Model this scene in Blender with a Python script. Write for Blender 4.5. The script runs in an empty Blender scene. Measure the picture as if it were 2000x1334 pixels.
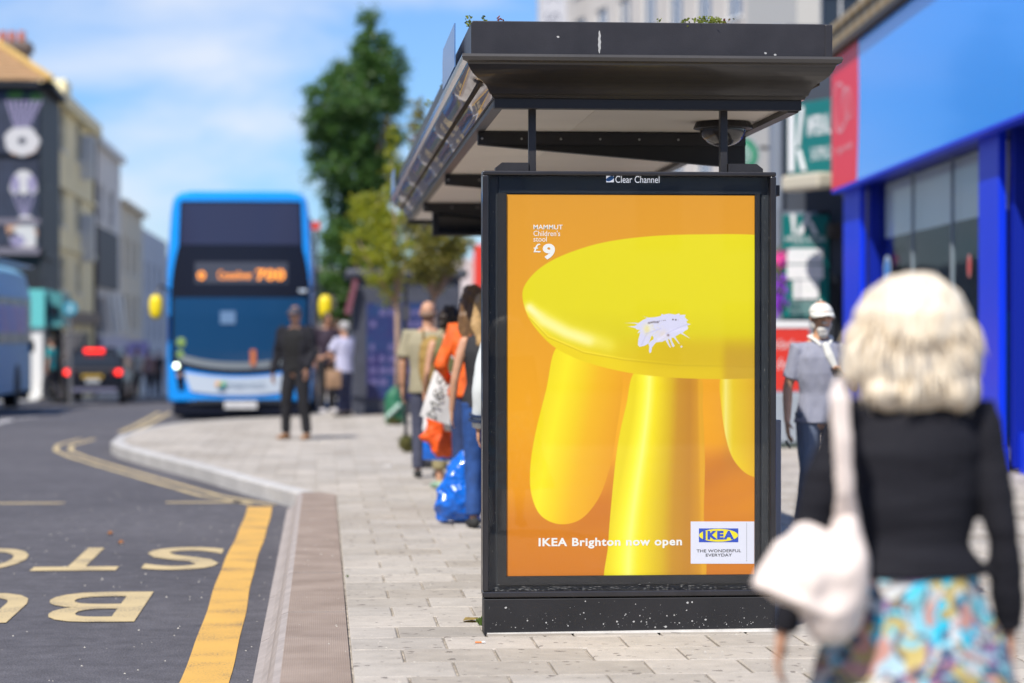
import bpy, bmesh, math, random
import numpy as np
from mathutils import Vector, Matrix, noise as mnoise
R = math.radians
random.seed(7)
rng = np.random.default_rng(11)
scene = bpy.context.scene
COL = scene.collection

# ------------------------------------------------------------------ camera, sky, sun, exposure
CAM_H = 1.37
FPX = 4722.0                      # 85 mm on a 36 mm sensor, in pixels of a 2000 px wide frame
YAW = math.atan(372 / FPX)        # the lens looks a little to the right of the street's direction
PITCH = math.atan(12 / FPX)
cam = bpy.data.cameras.new("camera")
cam_o = bpy.data.objects.new("camera", cam)
COL.objects.link(cam_o)
cam.lens = 85.0
cam.sensor_width = 36.0
cam.clip_start = 0.1
cam.clip_end = 3000
cam_o.location = (0, 0, CAM_H)
cam_o.rotation_euler = (math.pi / 2 - PITCH, 0, -YAW)
cam.dof.use_dof = True
cam.dof.focus_distance = 11.12
cam.dof.aperture_fstop = 1.7
cam.dof.aperture_blades = 0
scene.camera = cam_o

SUN_EL = R(51)
SUN_A = R(57)                     # sun stands to the left and a little behind the camera
sun_dir = Vector((-math.cos(SUN_EL) * math.cos(SUN_A), -math.cos(SUN_EL) * math.sin(SUN_A), math.sin(SUN_EL)))
world = bpy.data.worlds.new("World")
scene.world = world
world.use_nodes = True
wn, wl = world.node_tree.nodes, world.node_tree.links
wn.clear()
w_out = wn.new("ShaderNodeOutputWorld")
w_bg = wn.new("ShaderNodeBackground")
sky = wn.new("ShaderNodeTexSky")
sky.sky_type = 'NISHITA'
sky.sun_disc = False
sky.sun_elevation = SUN_EL
sky.sun_rotation = math.atan2(sun_dir.x, sun_dir.y)
sky.air_density = 1.0
sky.dust_density = 0.25
sky.ozone_density = 2.2
w_bg.inputs[1].default_value = 0.105
tc = wn.new("ShaderNodeTexCoord")
mp = wn.new("ShaderNodeMapping")
mp.inputs['Scale'].default_value = (5.0, 5.0, 15.0)
mp.inputs['Location'].default_value = (1.5, 0.3, 0.55)
nz = wn.new("ShaderNodeTexNoise")
nz.inputs['Scale'].default_value = 1.3
nz.inputs['Detail'].default_value = 7
nz.inputs['Roughness'].default_value = 0.5
nz.inputs['Distortion'].default_value = 0.25
cr = wn.new("ShaderNodeValToRGB")
cr.color_ramp.elements[0].position = 0.47
cr.color_ramp.elements[0].color = (0, 0, 0, 1)
cr.color_ramp.elements[1].position = 0.70
cr.color_ramp.elements[1].color = (0.85, 0.85, 0.85, 1)
mixc = wn.new("ShaderNodeMixRGB")
mixc.inputs[2].default_value = (6.6, 6.9, 7.5, 1)
tint = wn.new("ShaderNodeMixRGB")
tint.blend_type = 'MULTIPLY'
tint.inputs[0].default_value = 1.0
tint.inputs[2].default_value = (0.53, 0.75, 1.10, 1)
wl.new(tc.outputs['Generated'], mp.inputs[0])
wl.new(mp.outputs[0], nz.inputs['Vector'])
wl.new(nz.outputs['Fac'], cr.inputs[0])
wl.new(cr.outputs[0], mixc.inputs[0])
wl.new(sky.outputs[0], tint.inputs[1])
wl.new(tint.outputs[0], mixc.inputs[1])
wl.new(mixc.outputs[0], w_bg.inputs[0])
wl.new(w_bg.outputs[0], w_out.inputs[0])

sun = bpy.data.lights.new("sun", 'SUN')
sun.energy = 4.8
sun.angle = R(0.53)
sun.color = (1.0, 0.945, 0.86)
sun_o = bpy.data.objects.new("sun", sun)
COL.objects.link(sun_o)
sun_o.rotation_euler = sun_dir.to_track_quat('Z', 'Y').to_euler()
sun_o.location = (-20, -5, 30)

scene.view_settings.view_transform = 'Standard'
scene.view_settings.look = 'None'
scene.view_settings.gamma = 1
scene.view_settings.exposure = 0.33
scene.view_settings.use_curve_mapping = False
scene.render.engine = 'CYCLES'
scene.cycles.max_bounces = 8
scene.cycles.transparent_max_bounces = 16
scene.cycles.caustics_reflective = False
scene.cycles.caustics_refractive = False

# ------------------------------------------------------------------ surveying: where a sight line meets a plane
C_R = Vector((math.cos(YAW), -math.sin(YAW), 0))
C_F = Vector((math.sin(YAW) * math.cos(PITCH), math.cos(YAW) * math.cos(PITCH), -math.sin(PITCH)))
C_U = C_R.cross(C_F)
CAM = Vector((0, 0, CAM_H))
def ray(px, py):
    return C_R * ((px - 1000) / FPX) + C_U * ((667 - py) / FPX) + C_F
def P(px, py, Y):
    d = ray(px, py)
    return CAM + d * (Y / d.y)
def G(px, py, z=0.0):
    d = ray(px, py)
    return CAM + d * ((z - CAM_H) / d.z)
def X(px, Y): return P(px, 655, Y).x
def Z(py, Y): return P(900, py, Y).z
def road_z(Y): return -0.15 if Y < 50 else -0.15 - 0.022 * (Y - 50)

# ------------------------------------------------------------------ materials
MATS = {}
def mat(name, col, rough=0.6, metal=0.0, var=0.0, vscale=4.0, bump=0.0, bscale=60.0, spec=0.5, coat=0.0,
        emit=None, estr=0.0, col2=None, rand=0.0, trans=0.0, sss=0.0):
    if name in MATS: return MATS[name]
    m = bpy.data.materials.new(name)
    m.use_nodes = True
    nt = m.node_tree; n = nt.nodes; l = nt.links
    b = n["Principled BSDF"]
    b.inputs['Base Color'].default_value = (*col, 1)
    b.inputs['Roughness'].default_value = rough
    b.inputs['Metallic'].default_value = metal
    b.inputs['Specular IOR Level'].default_value = spec
    b.inputs['Coat Weight'].default_value = coat
    b.inputs['Coat Roughness'].default_value = 0.06
    if sss: 
        b.inputs['Subsurface Weight'].default_value = sss
        b.inputs['Subsurface Radius'].default_value = (0.02, 0.008, 0.004)
        b.inputs['Subsurface Scale'].default_value = 1.0
    if emit:
        b.inputs['Emission Color'].default_value = (*emit, 1)
        b.inputs['Emission Strength'].default_value = estr
    cur = None
    tcn = n.new("ShaderNodeTexCoord")
    if var or col2:
        t = n.new("ShaderNodeTexNoise")
        t.inputs['Scale'].default_value = vscale
        t.inputs['Detail'].default_value = 8
        t.inputs['Roughness'].default_value = 0.6
        l.new(tcn.outputs['Object'], t.inputs['Vector'])
        rp = n.new("ShaderNodeValToRGB")
        a = rp.color_ramp.elements
        a[0].position = 0.32; a[1].position = 0.68
        c2 = col2 if col2 else tuple(min(1, c * (1 + var)) for c in col)
        c1 = col if col2 else tuple(c * (1 - var) for c in col)
        a[0].color = (*c1, 1); a[1].color = (*c2, 1)
        l.new(t.outputs['Fac'], rp.inputs[0])
        cur = rp.outputs[0]
    if rand:
        oi = n.new("ShaderNodeObjectInfo")
        ma = n.new("ShaderNodeMapRange")
        ma.inputs['To Min'].default_value = 1 - rand
        ma.inputs['To Max'].default_value = 1 + rand
        l.new(oi.outputs['Random'], ma.inputs['Value'])
        mx = n.new("ShaderNodeMixRGB"); mx.blend_type = 'MULTIPLY'; mx.inputs[0].default_value = 1
        if cur: l.new(cur, mx.inputs[1])
        else: mx.inputs[1].default_value = (*col, 1)
        l.new(ma.outputs[0], mx.inputs[2])
        cur = mx.outputs[0]
    if cur: l.new(cur, b.inputs['Base Color'])
    if bump:
        t2 = n.new("ShaderNodeTexNoise")
        t2.inputs['Scale'].default_value = bscale
        t2.inputs['Detail'].default_value = 5
        l.new(tcn.outputs['Object'], t2.inputs['Vector'])
        bp = n.new("ShaderNodeBump")
        bp.inputs['Strength'].default_value = bump
        bp.inputs['Distance'].default_value = 0.01
        l.new(t2.outputs['Fac'], bp.inputs['Height'])
        l.new(bp.outputs[0], b.inputs['Normal'])
    if trans:
        tr = n.new("ShaderNodeBsdfTranslucent")
        tr.inputs[0].default_value = (*[min(1, c * 2.2) for c in col], 1)
        mxs = n.new("ShaderNodeMixShader"); mxs.inputs[0].default_value = trans
        l.new(b.outputs[0], mxs.inputs[1]); l.new(tr.outputs[0], mxs.inputs[2])
        l.new(mxs.outputs[0], n["Material Output"].inputs[0])
        if cur: l.new(cur, tr.inputs[0])
    MATS[name] = m
    return m

def glass_mat(name, tint=(0.9, 0.95, 0.97), refl=1.0, rough=0.02, ior=1.5):
    m = bpy.data.materials.new(name); m.use_nodes = True
    n, l = m.node_tree.nodes, m.node_tree.links
    n.remove(n["Principled BSDF"])
    tr = n.new("ShaderNodeBsdfTransparent"); tr.inputs[0].default_value = (*tint, 1)
    gl = n.new("ShaderNodeBsdfGlossy"); gl.inputs['Roughness'].default_value = rough
    fr = n.new("ShaderNodeFresnel"); fr.inputs[0].default_value = ior
    mu = n.new("ShaderNodeMath"); mu.operation = 'MULTIPLY'; mu.inputs[1].default_value = refl; mu.use_clamp = True
    mx = n.new("ShaderNodeMixShader")
    geo = n.new("ShaderNodeNewGeometry"); inv = n.new("ShaderNodeMath"); inv.operation = 'SUBTRACT'; inv.inputs[0].default_value = 1
    m2 = n.new("ShaderNodeMath"); m2.operation = 'MULTIPLY'
    l.new(geo.outputs['Backfacing'], inv.inputs[1]); l.new(inv.outputs[0], m2.inputs[0])   # the far side of a pane only lets light through
    l.new(fr.outputs[0], mu.inputs[0]); l.new(mu.outputs[0], m2.inputs[1]); l.new(m2.outputs[0], mx.inputs[0])
    l.new(tr.outputs[0], mx.inputs[1]); l.new(gl.outputs[0], mx.inputs[2])
    l.new(mx.outputs[0], n["Material Output"].inputs[0])
    return m

# ------------------------------------------------------------------ mesh builder
class MB:
    def __init__(s): s.v = []; s.f = []; s.m = []
    def add(s, vs, fs, mi=0):
        o = len(s.v)
        s.v += [tuple(p) for p in vs]
        s.f += [tuple(i + o for i in f) for f in fs]
        s.m += [mi] * len(fs)
        return s
    def box(s, x0, x1, y0, y1, z0, z1, mi=0):
        vs = [(x0,y0,z0),(x1,y0,z0),(x1,y1,z0),(x0,y1,z0),(x0,y0,z1),(x1,y0,z1),(x1,y1,z1),(x0,y1,z1)]
        return s.add(vs, [(3,2,1,0),(4,5,6,7),(0,1,5,4),(1,2,6,5),(2,3,7,6),(3,0,4,7)], mi)
    def hull8(s, a, b, mi=0):       # a, b: two quads facing each other, same winding
        return s.add(list(a) + list(b), [(3,2,1,0),(4,5,6,7),(0,1,5,4),(1,2,6,5),(2,3,7,6),(3,0,4,7)], mi)
    def obox(s, O, U, V, W, mi=0):  # corner and three edge vectors
        O, U, V, W = Vector(O), Vector(U), Vector(V), Vector(W)
        a = [O, O+U, O+U+V, O+V]; b = [p + W for p in a]
        return s.hull8(a, b, mi)
    def prism(s, poly, W, mi=0):
        W = Vector(W); n = len(poly)
        a = [Vector(p) for p in poly]; b = [p + W for p in a]
        fs = [tuple(range(n-1, -1, -1)), tuple(range(n, 2*n))]
        fs += [(i, (i+1) % n, (i+1) % n + n, i + n) for i in range(n)]
        return s.add(a + b, fs, mi)
    def tube(s, pts, rad, n=10, ref=(0,1,0), cap=True, mi=0, dome=True):
        pts = [Vector(p) for p in pts]; ref = Vector(ref)
        rad = [r if isinstance(r, tuple) else (r, r) for r in rad]
        if dome:                     # rounded ends
            d0 = (pts[0]-pts[1]).normalized(); d1 = (pts[-1]-pts[-2]).normalized()
            a0 = min(rad[0]); a1 = min(rad[-1])
            pts = [pts[0]+d0*a0*0.95, pts[0]+d0*a0*0.7] + pts + [pts[-1]+d1*a1*0.7, pts[-1]+d1*a1*0.95]
            k = lambda r, q: (r[0]*q, r[1]*q)
            rad = [k(rad[0], .3), k(rad[0], .72)] + rad + [k(rad[-1], .72), k(rad[-1], .3)]
        vs = []; N = len(pts)
        for i, p in enumerate(pts):
            t = (pts[min(i+1, N-1)] - pts[max(i-1, 0)]).normalized()
            a = t.cross(ref)
            if a.length < 1e-3: a = t.cross(Vector((1, 0, 0.1)))
            a.normalize(); b = a.cross(t).normalized()
            for j in range(n):
                g = 2*math.pi*j/n
                vs.append(p + a*(math.cos(g)*rad[i][0]) + b*(math.sin(g)*rad[i][1]))
        fs = [(i*n+j, i*n+(j+1)%n, (i+1)*n+(j+1)%n, (i+1)*n+j) for i in range(N-1) for j in range(n)]
        if cap: fs += [tuple(range(n-1, -1, -1)), tuple((N-1)*n+j for j in range(n))]
        return s.add(vs, fs, mi)
    def cyl(s, p0, p1, r0, r1=None, n=14, mi=0):
        return s.tube([p0, p1], [r0, r0 if r1 is None else r1], n, dome=False, mi=mi)
    def ball(s, c, r, n=12, mi=0):
        c = Vector(c); r = Vector(r) if not isinstance(r, (int, float)) else Vector((r, r, r))
        h = n // 2; vs = []
        for i in range(1, h):
            a = math.pi * i / h
            for j in range(n):
                g = 2*math.pi*j/n
                vs.append(c + Vector((math.sin(a)*math.cos(g)*r.x, math.sin(a)*math.sin(g)*r.y, math.cos(a)*r.z)))
        t = len(vs); vs += [c + Vector((0,0,r.z)), c - Vector((0,0,r.z))]
        fs = [(i*n+j, (i+1)*n+j, (i+1)*n+(j+1)%n, i*n+(j+1)%n) for i in range(h-2) for j in range(n)]
        fs += [(t, j, (j+1) % n) for j in range(n)]
        fs += [(t+1, (h-2)*n+(j+1)%n, (h-2)*n+j) for j in range(n)]
        return s.add(vs, fs, mi)
    def build(s, name, m=None, parent=None, local=False, smooth=False, bevel=0, kind=None, label=None, recentre=True):
        me = bpy.data.meshes.new(name)
        v = np.array(s.v, dtype=float).reshape(-1, 3)
        c = Vector(((v.min(0) + v.max(0)) / 2)) if recentre else Vector((0, 0, 0))
        me.from_pydata([tuple(q) for q in (v - np.array(c))], [], s.f)
        ms = m if isinstance(m, (list, tuple)) else [m]
        for q in ms:
            if q: me.materials.append(q)
        if len(ms) > 1: me.polygons.foreach_set('material_index', s.m)
        if smooth: me.polygons.foreach_set('use_smooth', [True] * len(me.polygons))
        me.update()
        o = bpy.data.objects.new(name, me); COL.objects.link(o)
        o.location = c
        if parent is not None:
            o.parent = parent
            if not local: o.location = inv_of(parent) @ c; o.rotation_euler = (inv_of(parent).to_euler())
        if bevel:
            bv = o.modifiers.new("bevel", 'BEVEL'); bv.width = bevel; bv.segments = 2; bv.limit_method = 'ANGLE'; bv.angle_limit = R(35)
        if kind: o['kind'] = kind
        if label: o['label'] = label
        return o

def mat_of(o):
    m = Matrix.Translation(o.location) @ o.rotation_euler.to_matrix().to_4x4()
    return mat_of(o.parent) @ m if o.parent else m
def inv_of(o): return mat_of(o).inverted()

def tag(o, label, cat, group=None):
    o['label'] = label; o['category'] = cat
    if group: o['group'] = group
    return o
def thing(name, label, cat, loc=(0,0,0), rz=0.0, group=None):
    o = bpy.data.objects.new(name, None); COL.objects.link(o)
    o.location = loc; o.rotation_euler = (0, 0, rz); o.empty_display_size = 0.2
    return tag(o, label, cat, group)
def struct(o): o['kind'] = 'structure'; return o

def text_mesh(s, bold=0.0):
    cu = bpy.data.curves.new("lettering", 'FONT')
    cu.body = s; cu.offset = bold; cu.resolution_u = 4; cu.space_character = 1 + max(0, bold)*3.5
    o = bpy.data.objects.new("lettering", cu); COL.objects.link(o)
    dg = bpy.context.evaluated_depsgraph_get()
    me = bpy.data.meshes.new_from_object(o.evaluated_get(dg))
    bpy.data.objects.remove(o); bpy.data.curves.remove(cu)
    return me
def text_on(s, O, U, V, m, parent, name="lettering", bold=0.0, lift=None, italic=0.0):
    """fit the words s into the parallelogram O, O+U, O+V; lift: vector off the surface"""
    me = text_mesh(s, bold)
    co = np.zeros(len(me.vertices) * 3); me.vertices.foreach_get('co', co); co = co.reshape(-1, 3)
    mn, mx = co.min(0), co.max(0)
    O, U, V = Vector(O), Vector(U), Vector(V)
    if lift is not None: O = O + Vector(lift)
    mb = MB(); t = (co - mn) / np.maximum(mx - mn, 1e-6)
    t[:, 0] += italic * (t[:, 1] - .5)
    vs = [O + U * a[0] + V * a[1] for a in t]
    mb.add(vs, [tuple(p.vertices) for p in me.polygons])
    bpy.data.meshes.remove(me)
    return mb.build(name, m, parent)

def blob(name, mb, voxel, m, parent, fold=0.0, fscale=8.0, smooth_it=2, stretch=(1,1,1), seed=0, local=True, shape=None):
    """fuse overlapping closed shapes into ONE continuous surface, relax it and give it folds"""
    me = bpy.data.meshes.new(name)
    me.from_pydata([tuple(q) for q in mb.v], [], mb.f); me.update()
    o = bpy.data.objects.new(name, me); COL.objects.link(o)
    r = o.modifiers.new("r", 'REMESH'); r.mode = 'VOXEL'; r.voxel_size = voxel; r.use_smooth_shade = True
    if smooth_it:
        s = o.modifiers.new("s", 'SMOOTH'); s.factor = 0.6; s.iterations = smooth_it
    dg = bpy.context.evaluated_depsgraph_get()
    me2 = bpy.data.meshes.new_from_object(o.evaluated_get(dg))
    bpy.data.objects.remove(o); bpy.data.meshes.remove(me)
    me2.name = name
    if fold or shape:
        co = np.zeros(len(me2.vertices)*3); me2.vertices.foreach_get('co', co); co = co.reshape(-1, 3)
        no = np.zeros(len(me2.vertices)*3); me2.vertices.foreach_get('normal', no); no = no.reshape(-1, 3)
        if shape: co = shape(co)
        if fold:
            st = np.array(stretch)
            d = np.array([mnoise.fractal(Vector(c * st * fscale) + Vector((seed, seed*2, 0)), 1.0, 2.0, 3) for c in co])
            co = co + no * (d[:, None] * fold)
        me2.vertices.foreach_set('co', co.reshape(-1)); me2.update()
    me2.materials.clear(); me2.materials.append(m)
    me2.polygons.foreach_set('use_smooth', [True] * len(me2.polygons))
    ob = bpy.data.objects.new(name, me2); COL.objects.link(ob)
    if parent is not None:
        ob.parent = parent
        if not local:
            M = inv_of(parent); ob.location = M.translation; ob.rotation_euler = M.to_euler()
    return ob

# common materials
M_black = mat('black_painted_metal', (0.022, 0.021, 0.023), 0.42, 0, var=0.25, vscale=6, bump=0.05, bscale=120)
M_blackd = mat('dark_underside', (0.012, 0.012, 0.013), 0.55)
M_chrome = mat('polished_metal', (0.50, 0.50, 0.53), 0.14, 1.0)
M_white = mat('white_print', (0.80, 0.80, 0.80), 0.55)
M_rubber = mat('rubber', (0.02, 0.02, 0.02), 0.8)
M_skin = mat('skin', (0.50, 0.27, 0.17), 0.5, var=0.12, vscale=14, sss=0.1)
M_skin_d = mat('tanned_skin', (0.38, 0.19, 0.115), 0.5, var=0.12, vscale=14, sss=0.08)
M_glass = glass_mat('clear_glass', (0.86, 0.92, 0.92))
M_darkglass = mat('dark_glass', (0.012, 0.016, 0.022), 0.06, spec=0.8)
POSTER_E = 0.08
# ------------------------------------------------------------------ ground materials
def asphalt_mat():
    m = mat('asphalt', (0.078, 0.075, 0.088), 0.85)
    n, l = m.node_tree.nodes, m.node_tree.links
    b = n["Principled BSDF"]; tcn = n.new("ShaderNodeTexCoord")
    def noise(sc, det=6, ro=.6):
        t = n.new("ShaderNodeTexNoise"); t.inputs['Scale'].default_value = sc; t.inputs['Detail'].default_value = det
        t.inputs['Roughness'].default_value = ro; l.new(tcn.outputs['Object'], t.inputs['Vector']); return t
    big = noise(0.35, 4); mid = noise(6, 5); fine = noise(110, 3, .7)
    vo = n.new("ShaderNodeTexVoronoi"); vo.inputs['Scale'].default_value = 90; l.new(tcn.outputs['Object'], vo.inputs['Vector'])
    r1 = n.new("ShaderNodeValToRGB"); e = r1.color_ramp.elements
    e[0].position = .35; e[0].color = (.070, .067, .077, 1); e[1].position = .65; e[1].color = (.097, .093, .104, 1)
    l.new(big.outputs['Fac'], r1.inputs[0])
    r2 = n.new("ShaderNodeMapRange"); r2.inputs['From Min'].default_value = .3; r2.inputs['From Max'].default_value = .7
    r2.inputs['To Min'].default_value = .78; r2.inputs['To Max'].default_value = 1.22; l.new(mid.outputs['Fac'], r2.inputs['Value'])
    r3 = n.new("ShaderNodeMapRange"); r3.inputs['From Min'].default_value = .3; r3.inputs['From Max'].default_value = .75
    r3.inputs['To Min'].default_value = .62; r3.inputs['To Max'].default_value = 1.5; l.new(fine.outputs['Fac'], r3.inputs['Value'])
    mm = n.new("ShaderNodeMath"); mm.operation = 'MULTIPLY'; l.new(r2.outputs[0], mm.inputs[0]); l.new(r3.outputs[0], mm.inputs[1])
    mx = n.new("ShaderNodeMixRGB"); mx.blend_type = 'MULTIPLY'; mx.inputs[0].default_value = 1
    l.new(r1.outputs[0], mx.inputs[1]); l.new(mm.outputs[0], mx.inputs[2]); l.new(mx.outputs[0], b.inputs['Base Color'])
    bp = n.new("ShaderNodeBump"); bp.inputs['Strength'].default_value = .6; bp.inputs['Distance'].default_value = .006
    l.new(vo.outputs['Distance'], bp.inputs['Height']); l.new(bp.outputs[0], b.inputs['Normal'])
    return m
def paint_mat(name, col, wear=0.62, under=(.078, .075, .088)):
    m = mat(name, col, 0.6)
    n, l = m.node_tree.nodes, m.node_tree.links
    b = n["Principled BSDF"]; tcn = n.new("ShaderNodeTexCoord")
    f = n.new("ShaderNodeTexNoise"); f.inputs['Scale'].default_value = 85; f.inputs['Detail'].default_value = 4; f.inputs['Roughness'].default_value = .75
    g = n.new("ShaderNodeTexNoise"); g.inputs['Scale'].default_value = 2.6; g.inputs['Detail'].default_value = 5
    for t in (f, g): l.new(tcn.outputs['Object'], t.inputs['Vector'])
    a = n.new("ShaderNodeMath"); a.operation = 'MULTIPLY_ADD'; a.inputs[1].default_value = .55
    l.new(g.outputs['Fac'], a.inputs[0]); l.new(f.outputs['Fac'], a.inputs[2])
    r = n.new("ShaderNodeValToRGB"); e = r.color_ramp.elements
    e[0].position = wear + .24; e[0].color = (0, 0, 0, 1); e[1].position = wear + .33; e[1].color = (.85, .85, .85, 1)
    l.new(a.outputs[0], r.inputs[0])
    v = n.new("ShaderNodeMixRGB"); v.inputs[1].default_value = (*col, 1); v.inputs[2].default_value = (*[c * .72 for c in col], 1)
    l.new(g.outputs['Fac'], v.inputs[0])
    mx = n.new("ShaderNodeMixRGB"); mx.inputs[2].default_value = (*under, 1)
    l.new(r.outputs[0], mx.inputs[0]); l.new(v.outputs[0], mx.inputs[1]); l.new(mx.outputs[0], b.inputs['Base Color'])
    bp = n.new("ShaderNodeBump"); bp.inputs['Strength'].default_value = .4; bp.inputs['Distance'].default_value = .004
    l.new(f.outputs['Fac'], bp.inputs['Height']); l.new(bp.outputs[0], b.inputs['Normal'])
    return m
def paver_mat(name, attr=False):
    m = mat(name, (.42, .40, .37), 0.8)
    n, l = m.node_tree.nodes, m.node_tree.links
    b = n["Principled BSDF"]
    geo = n.new("ShaderNodeNewGeometry")
    def noise(sc, det=6, ro=.6):
        t = n.new("ShaderNodeTexNoise"); t.inputs['Scale'].default_value = sc; t.inputs['Detail'].default_value = det
        t.inputs['Roughness'].default_value = ro; l.new(geo.outputs['Position'], t.inputs['Vector']); return t
    if attr:
        at = n.new("ShaderNodeAttribute"); at.attribute_name = 'tint'; src = at.outputs['Fac']
    else:
        oi = n.new("ShaderNodeObjectInfo"); src = oi.outputs['Random']
    r1 = n.new("ShaderNodeValToRGB"); e = r1.color_ramp.elements
    e[0].position = 0; e[0].color = (.36, .32, .27, 1); e[1].position = 1; e[1].color = (.48, .435, .38, 1)
    k = r1.color_ramp.elements.new(.5); k.color = (.425, .39, .345, 1)
    l.new(src, r1.inputs[0])
    def mul(a, t, lo, hi, f0=.3, f1=.7):
        mr = n.new("ShaderNodeMapRange"); mr.inputs['From Min'].default_value = f0; mr.inputs['From Max'].default_value = f1
        mr.inputs['To Min'].default_value = lo; mr.inputs['To Max'].default_value = hi; l.new(t.outputs['Fac'], mr.inputs['Value'])
        mx = n.new("ShaderNodeMixRGB"); mx.blend_type = 'MULTIPLY'; mx.inputs[0].default_value = 1
        l.new(a, mx.inputs[1]); l.new(mr.outputs[0], mx.inputs[2]); return mx.outputs[0]
    c = mul(r1.outputs[0], noise(1.1, 5), .86, 1.1)
    c = mul(c, noise(9, 6), .88, 1.08)
    c = mul(c, noise(150, 3, .7), .80, 1.12)
    sp = noise(17, 1, .4)                                   # trodden-in gum and dark spots
    rr = n.new("ShaderNodeValToRGB"); q = rr.color_ramp.elements
    q[0].position = .690; q[0].color = (1, 1, 1, 1); q[1].position = .705; q[1].color = (.42, .40, .40, 1)
    l.new(sp.outputs['Fac'], rr.inputs[0])
    mx = n.new("ShaderNodeMixRGB"); mx.blend_type = 'MULTIPLY'; mx.inputs[0].default_value = 1
    l.new(c, mx.inputs[1]); l.new(rr.outputs[0], mx.inputs[2])
    l.new(mx.outputs[0], b.inputs['Base Color'])
    fb = noise(70, 5)
    bp = n.new("ShaderNodeBump"); bp.inputs['Strength'].default_value = .35; bp.inputs['Distance'].default_value = .004
    l.new(fb.outputs['Fac'], bp.inputs['Height']); l.new(bp.outputs[0], b.inputs['Normal'])
    return m
M_asph = asphalt_mat()
M_yel = paint_mat('yellow_road_paint', (.74, .43, .085), .60)
M_yel2 = paint_mat('faded_yellow_road_paint', (.64, .50, .26), .58)
M_wpaint = paint_mat('white_road_paint', (.62, .60, .60), .56)
M_paver = paver_mat('concrete_paver')
M_paver_s = paver_mat('concrete_paver_far', True)
M_bed = mat('sand_joint', (.34, .30, .25), .95, var=.5, vscale=9)
M_kerbf = mat('kerb_face', (.34, .30, .28), .8, var=.16, vscale=5, bump=.3, bscale=50)
M_kerbg = mat('granite_kerb', (.44, .43, .42), .8, var=.14, vscale=7, bump=.3, bscale=80, rand=.08)
def ribbed_mat():
    m = mat('ribbed_kerb_top', (.31, .245, .205), .85, rand=.06)
    n, l = m.node_tree.nodes, m.node_tree.links; b = n["Principled BSDF"]
    geo = n.new("ShaderNodeNewGeometry")
    t = n.new("ShaderNodeTexNoise"); t.inputs['Scale'].default_value = 3.2; t.inputs['Detail'].default_value = 8; l.new(geo.outputs['Position'], t.inputs['Vector'])
    r = n.new("ShaderNodeValToRGB"); e = r.color_ramp.elements
    e[0].position = .3; e[0].color = (.235, .18, .145, 1); e[1].position = .7; e[1].color = (.335, .265, .22, 1)
    l.new(t.outputs['Fac'], r.inputs[0])
    w = n.new("ShaderNodeTexWave"); w.bands_direction = 'X'; w.inputs['Scale'].default_value = 34; w.inputs['Distortion'].default_value = .3
    l.new(geo.outputs['Position'], w.inputs['Vector'])
    w2 = n.new("ShaderNodeTexWave"); w2.bands_direction = 'Y'; w2.inputs['Scale'].default_value = 13; l.new(geo.outputs['Position'], w2.inputs['Vector'])
    a = n.new("ShaderNodeMath"); a.operation = 'ADD'; l.new(w.outputs['Fac'], a.inputs[0]); l.new(w2.outputs['Fac'], a.inputs[1])
    mr = n.new("ShaderNodeMapRange"); mr.inputs['From Max'].default_value = 2; mr.inputs['To Min'].default_value = .91; mr.inputs['To Max'].default_value = 1.06
    l.new(a.outputs[0], mr.inputs['Value'])
    mx = n.new("ShaderNodeMixRGB"); mx.blend_type = 'MULTIPLY'; mx.inputs[0].default_value = 1
    l.new(r.outputs[0], mx.inputs[1]); l.new(mr.outputs[0], mx.inputs[2]); l.new(mx.outputs[0], b.inputs['Base Color'])
    bp = n.new("ShaderNodeBump"); bp.inputs['Strength'].default_value = .35; bp.inputs['Distance'].default_value = .002
    l.new(a.outputs[0], bp.inputs['Height']); l.new(bp.outputs[0], b.inputs['Normal'])
    return m
M_rib = ribbed_mat()

# ------------------------------------------------------------------ road, following the street downhill
mb = MB()
ys = [-60, -20, 0, 10, 20, 30, 40, 50, 60, 80, 100, 140, 200]
xs = [-80, -20, -8, -4, 0, 6, 20, 80]
for y in ys:
    for x in xs: mb.v.append((x, y, road_z(y)))
for x in xs: mb.v.append((x * 12, 900, road_z(200)))
nx = len(xs)
for j in range(len(ys)):
    for i in range(nx-1): mb.f.append((j*nx+i, j*nx+i+1, (j+1)*nx+i+1, (j+1)*nx+i)); mb.m.append(0)
road = struct(mb.build('road', M_asph, recentre=False))

# ------------------------------------------------------------------ pavement with kerb and pavers
EDGE = [(-.205, -8), (-.205, 21.2), (-.75, 23.3), (-1.3, 25.6), (-2.0, 28.2), (-2.5, 30.2), (-2.72, 31.6), (-2.78, 33.4),
        (-2.6, 36.3), (-2.2, 38.6), (-1.4, 40.2), (-.4, 41.3), (-.02, 42.6), (.02, 50), (.02, 110)]
EX, EY = [p[0] for p in EDGE], [p[1] for p in EDGE]
def edge_x(y): return float(np.interp(y, EY, EX))
PR = 14.0
mb = MB()
yy = sorted(set([-8, 9, 15, 21.2] + EY + list(np.arange(22, 43, 1.0)) + [60, 70, 90]))
n = len(yy)
BED = -.014
for y in yy:
    e = edge_x(y) + (.12 if y > 21.3 else .30); dz = road_z(y) + .15
    mb.v += [(e, y, BED + dz), (PR, y, BED + dz), (e, y, -.16 + dz), (PR, y, -.16 + dz)]
for i in range(n-1):
    a, b = 4*i, 4*(i+1)
    mb.f += [(a, a+1, b+1, b), (a+2, a, b, b+2), (a+1, a+3, b+3, b+1)]; mb.m += [0, 0, 0]
pavement = struct(mb.build('pavement', M_bed, recentre=False))
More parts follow.
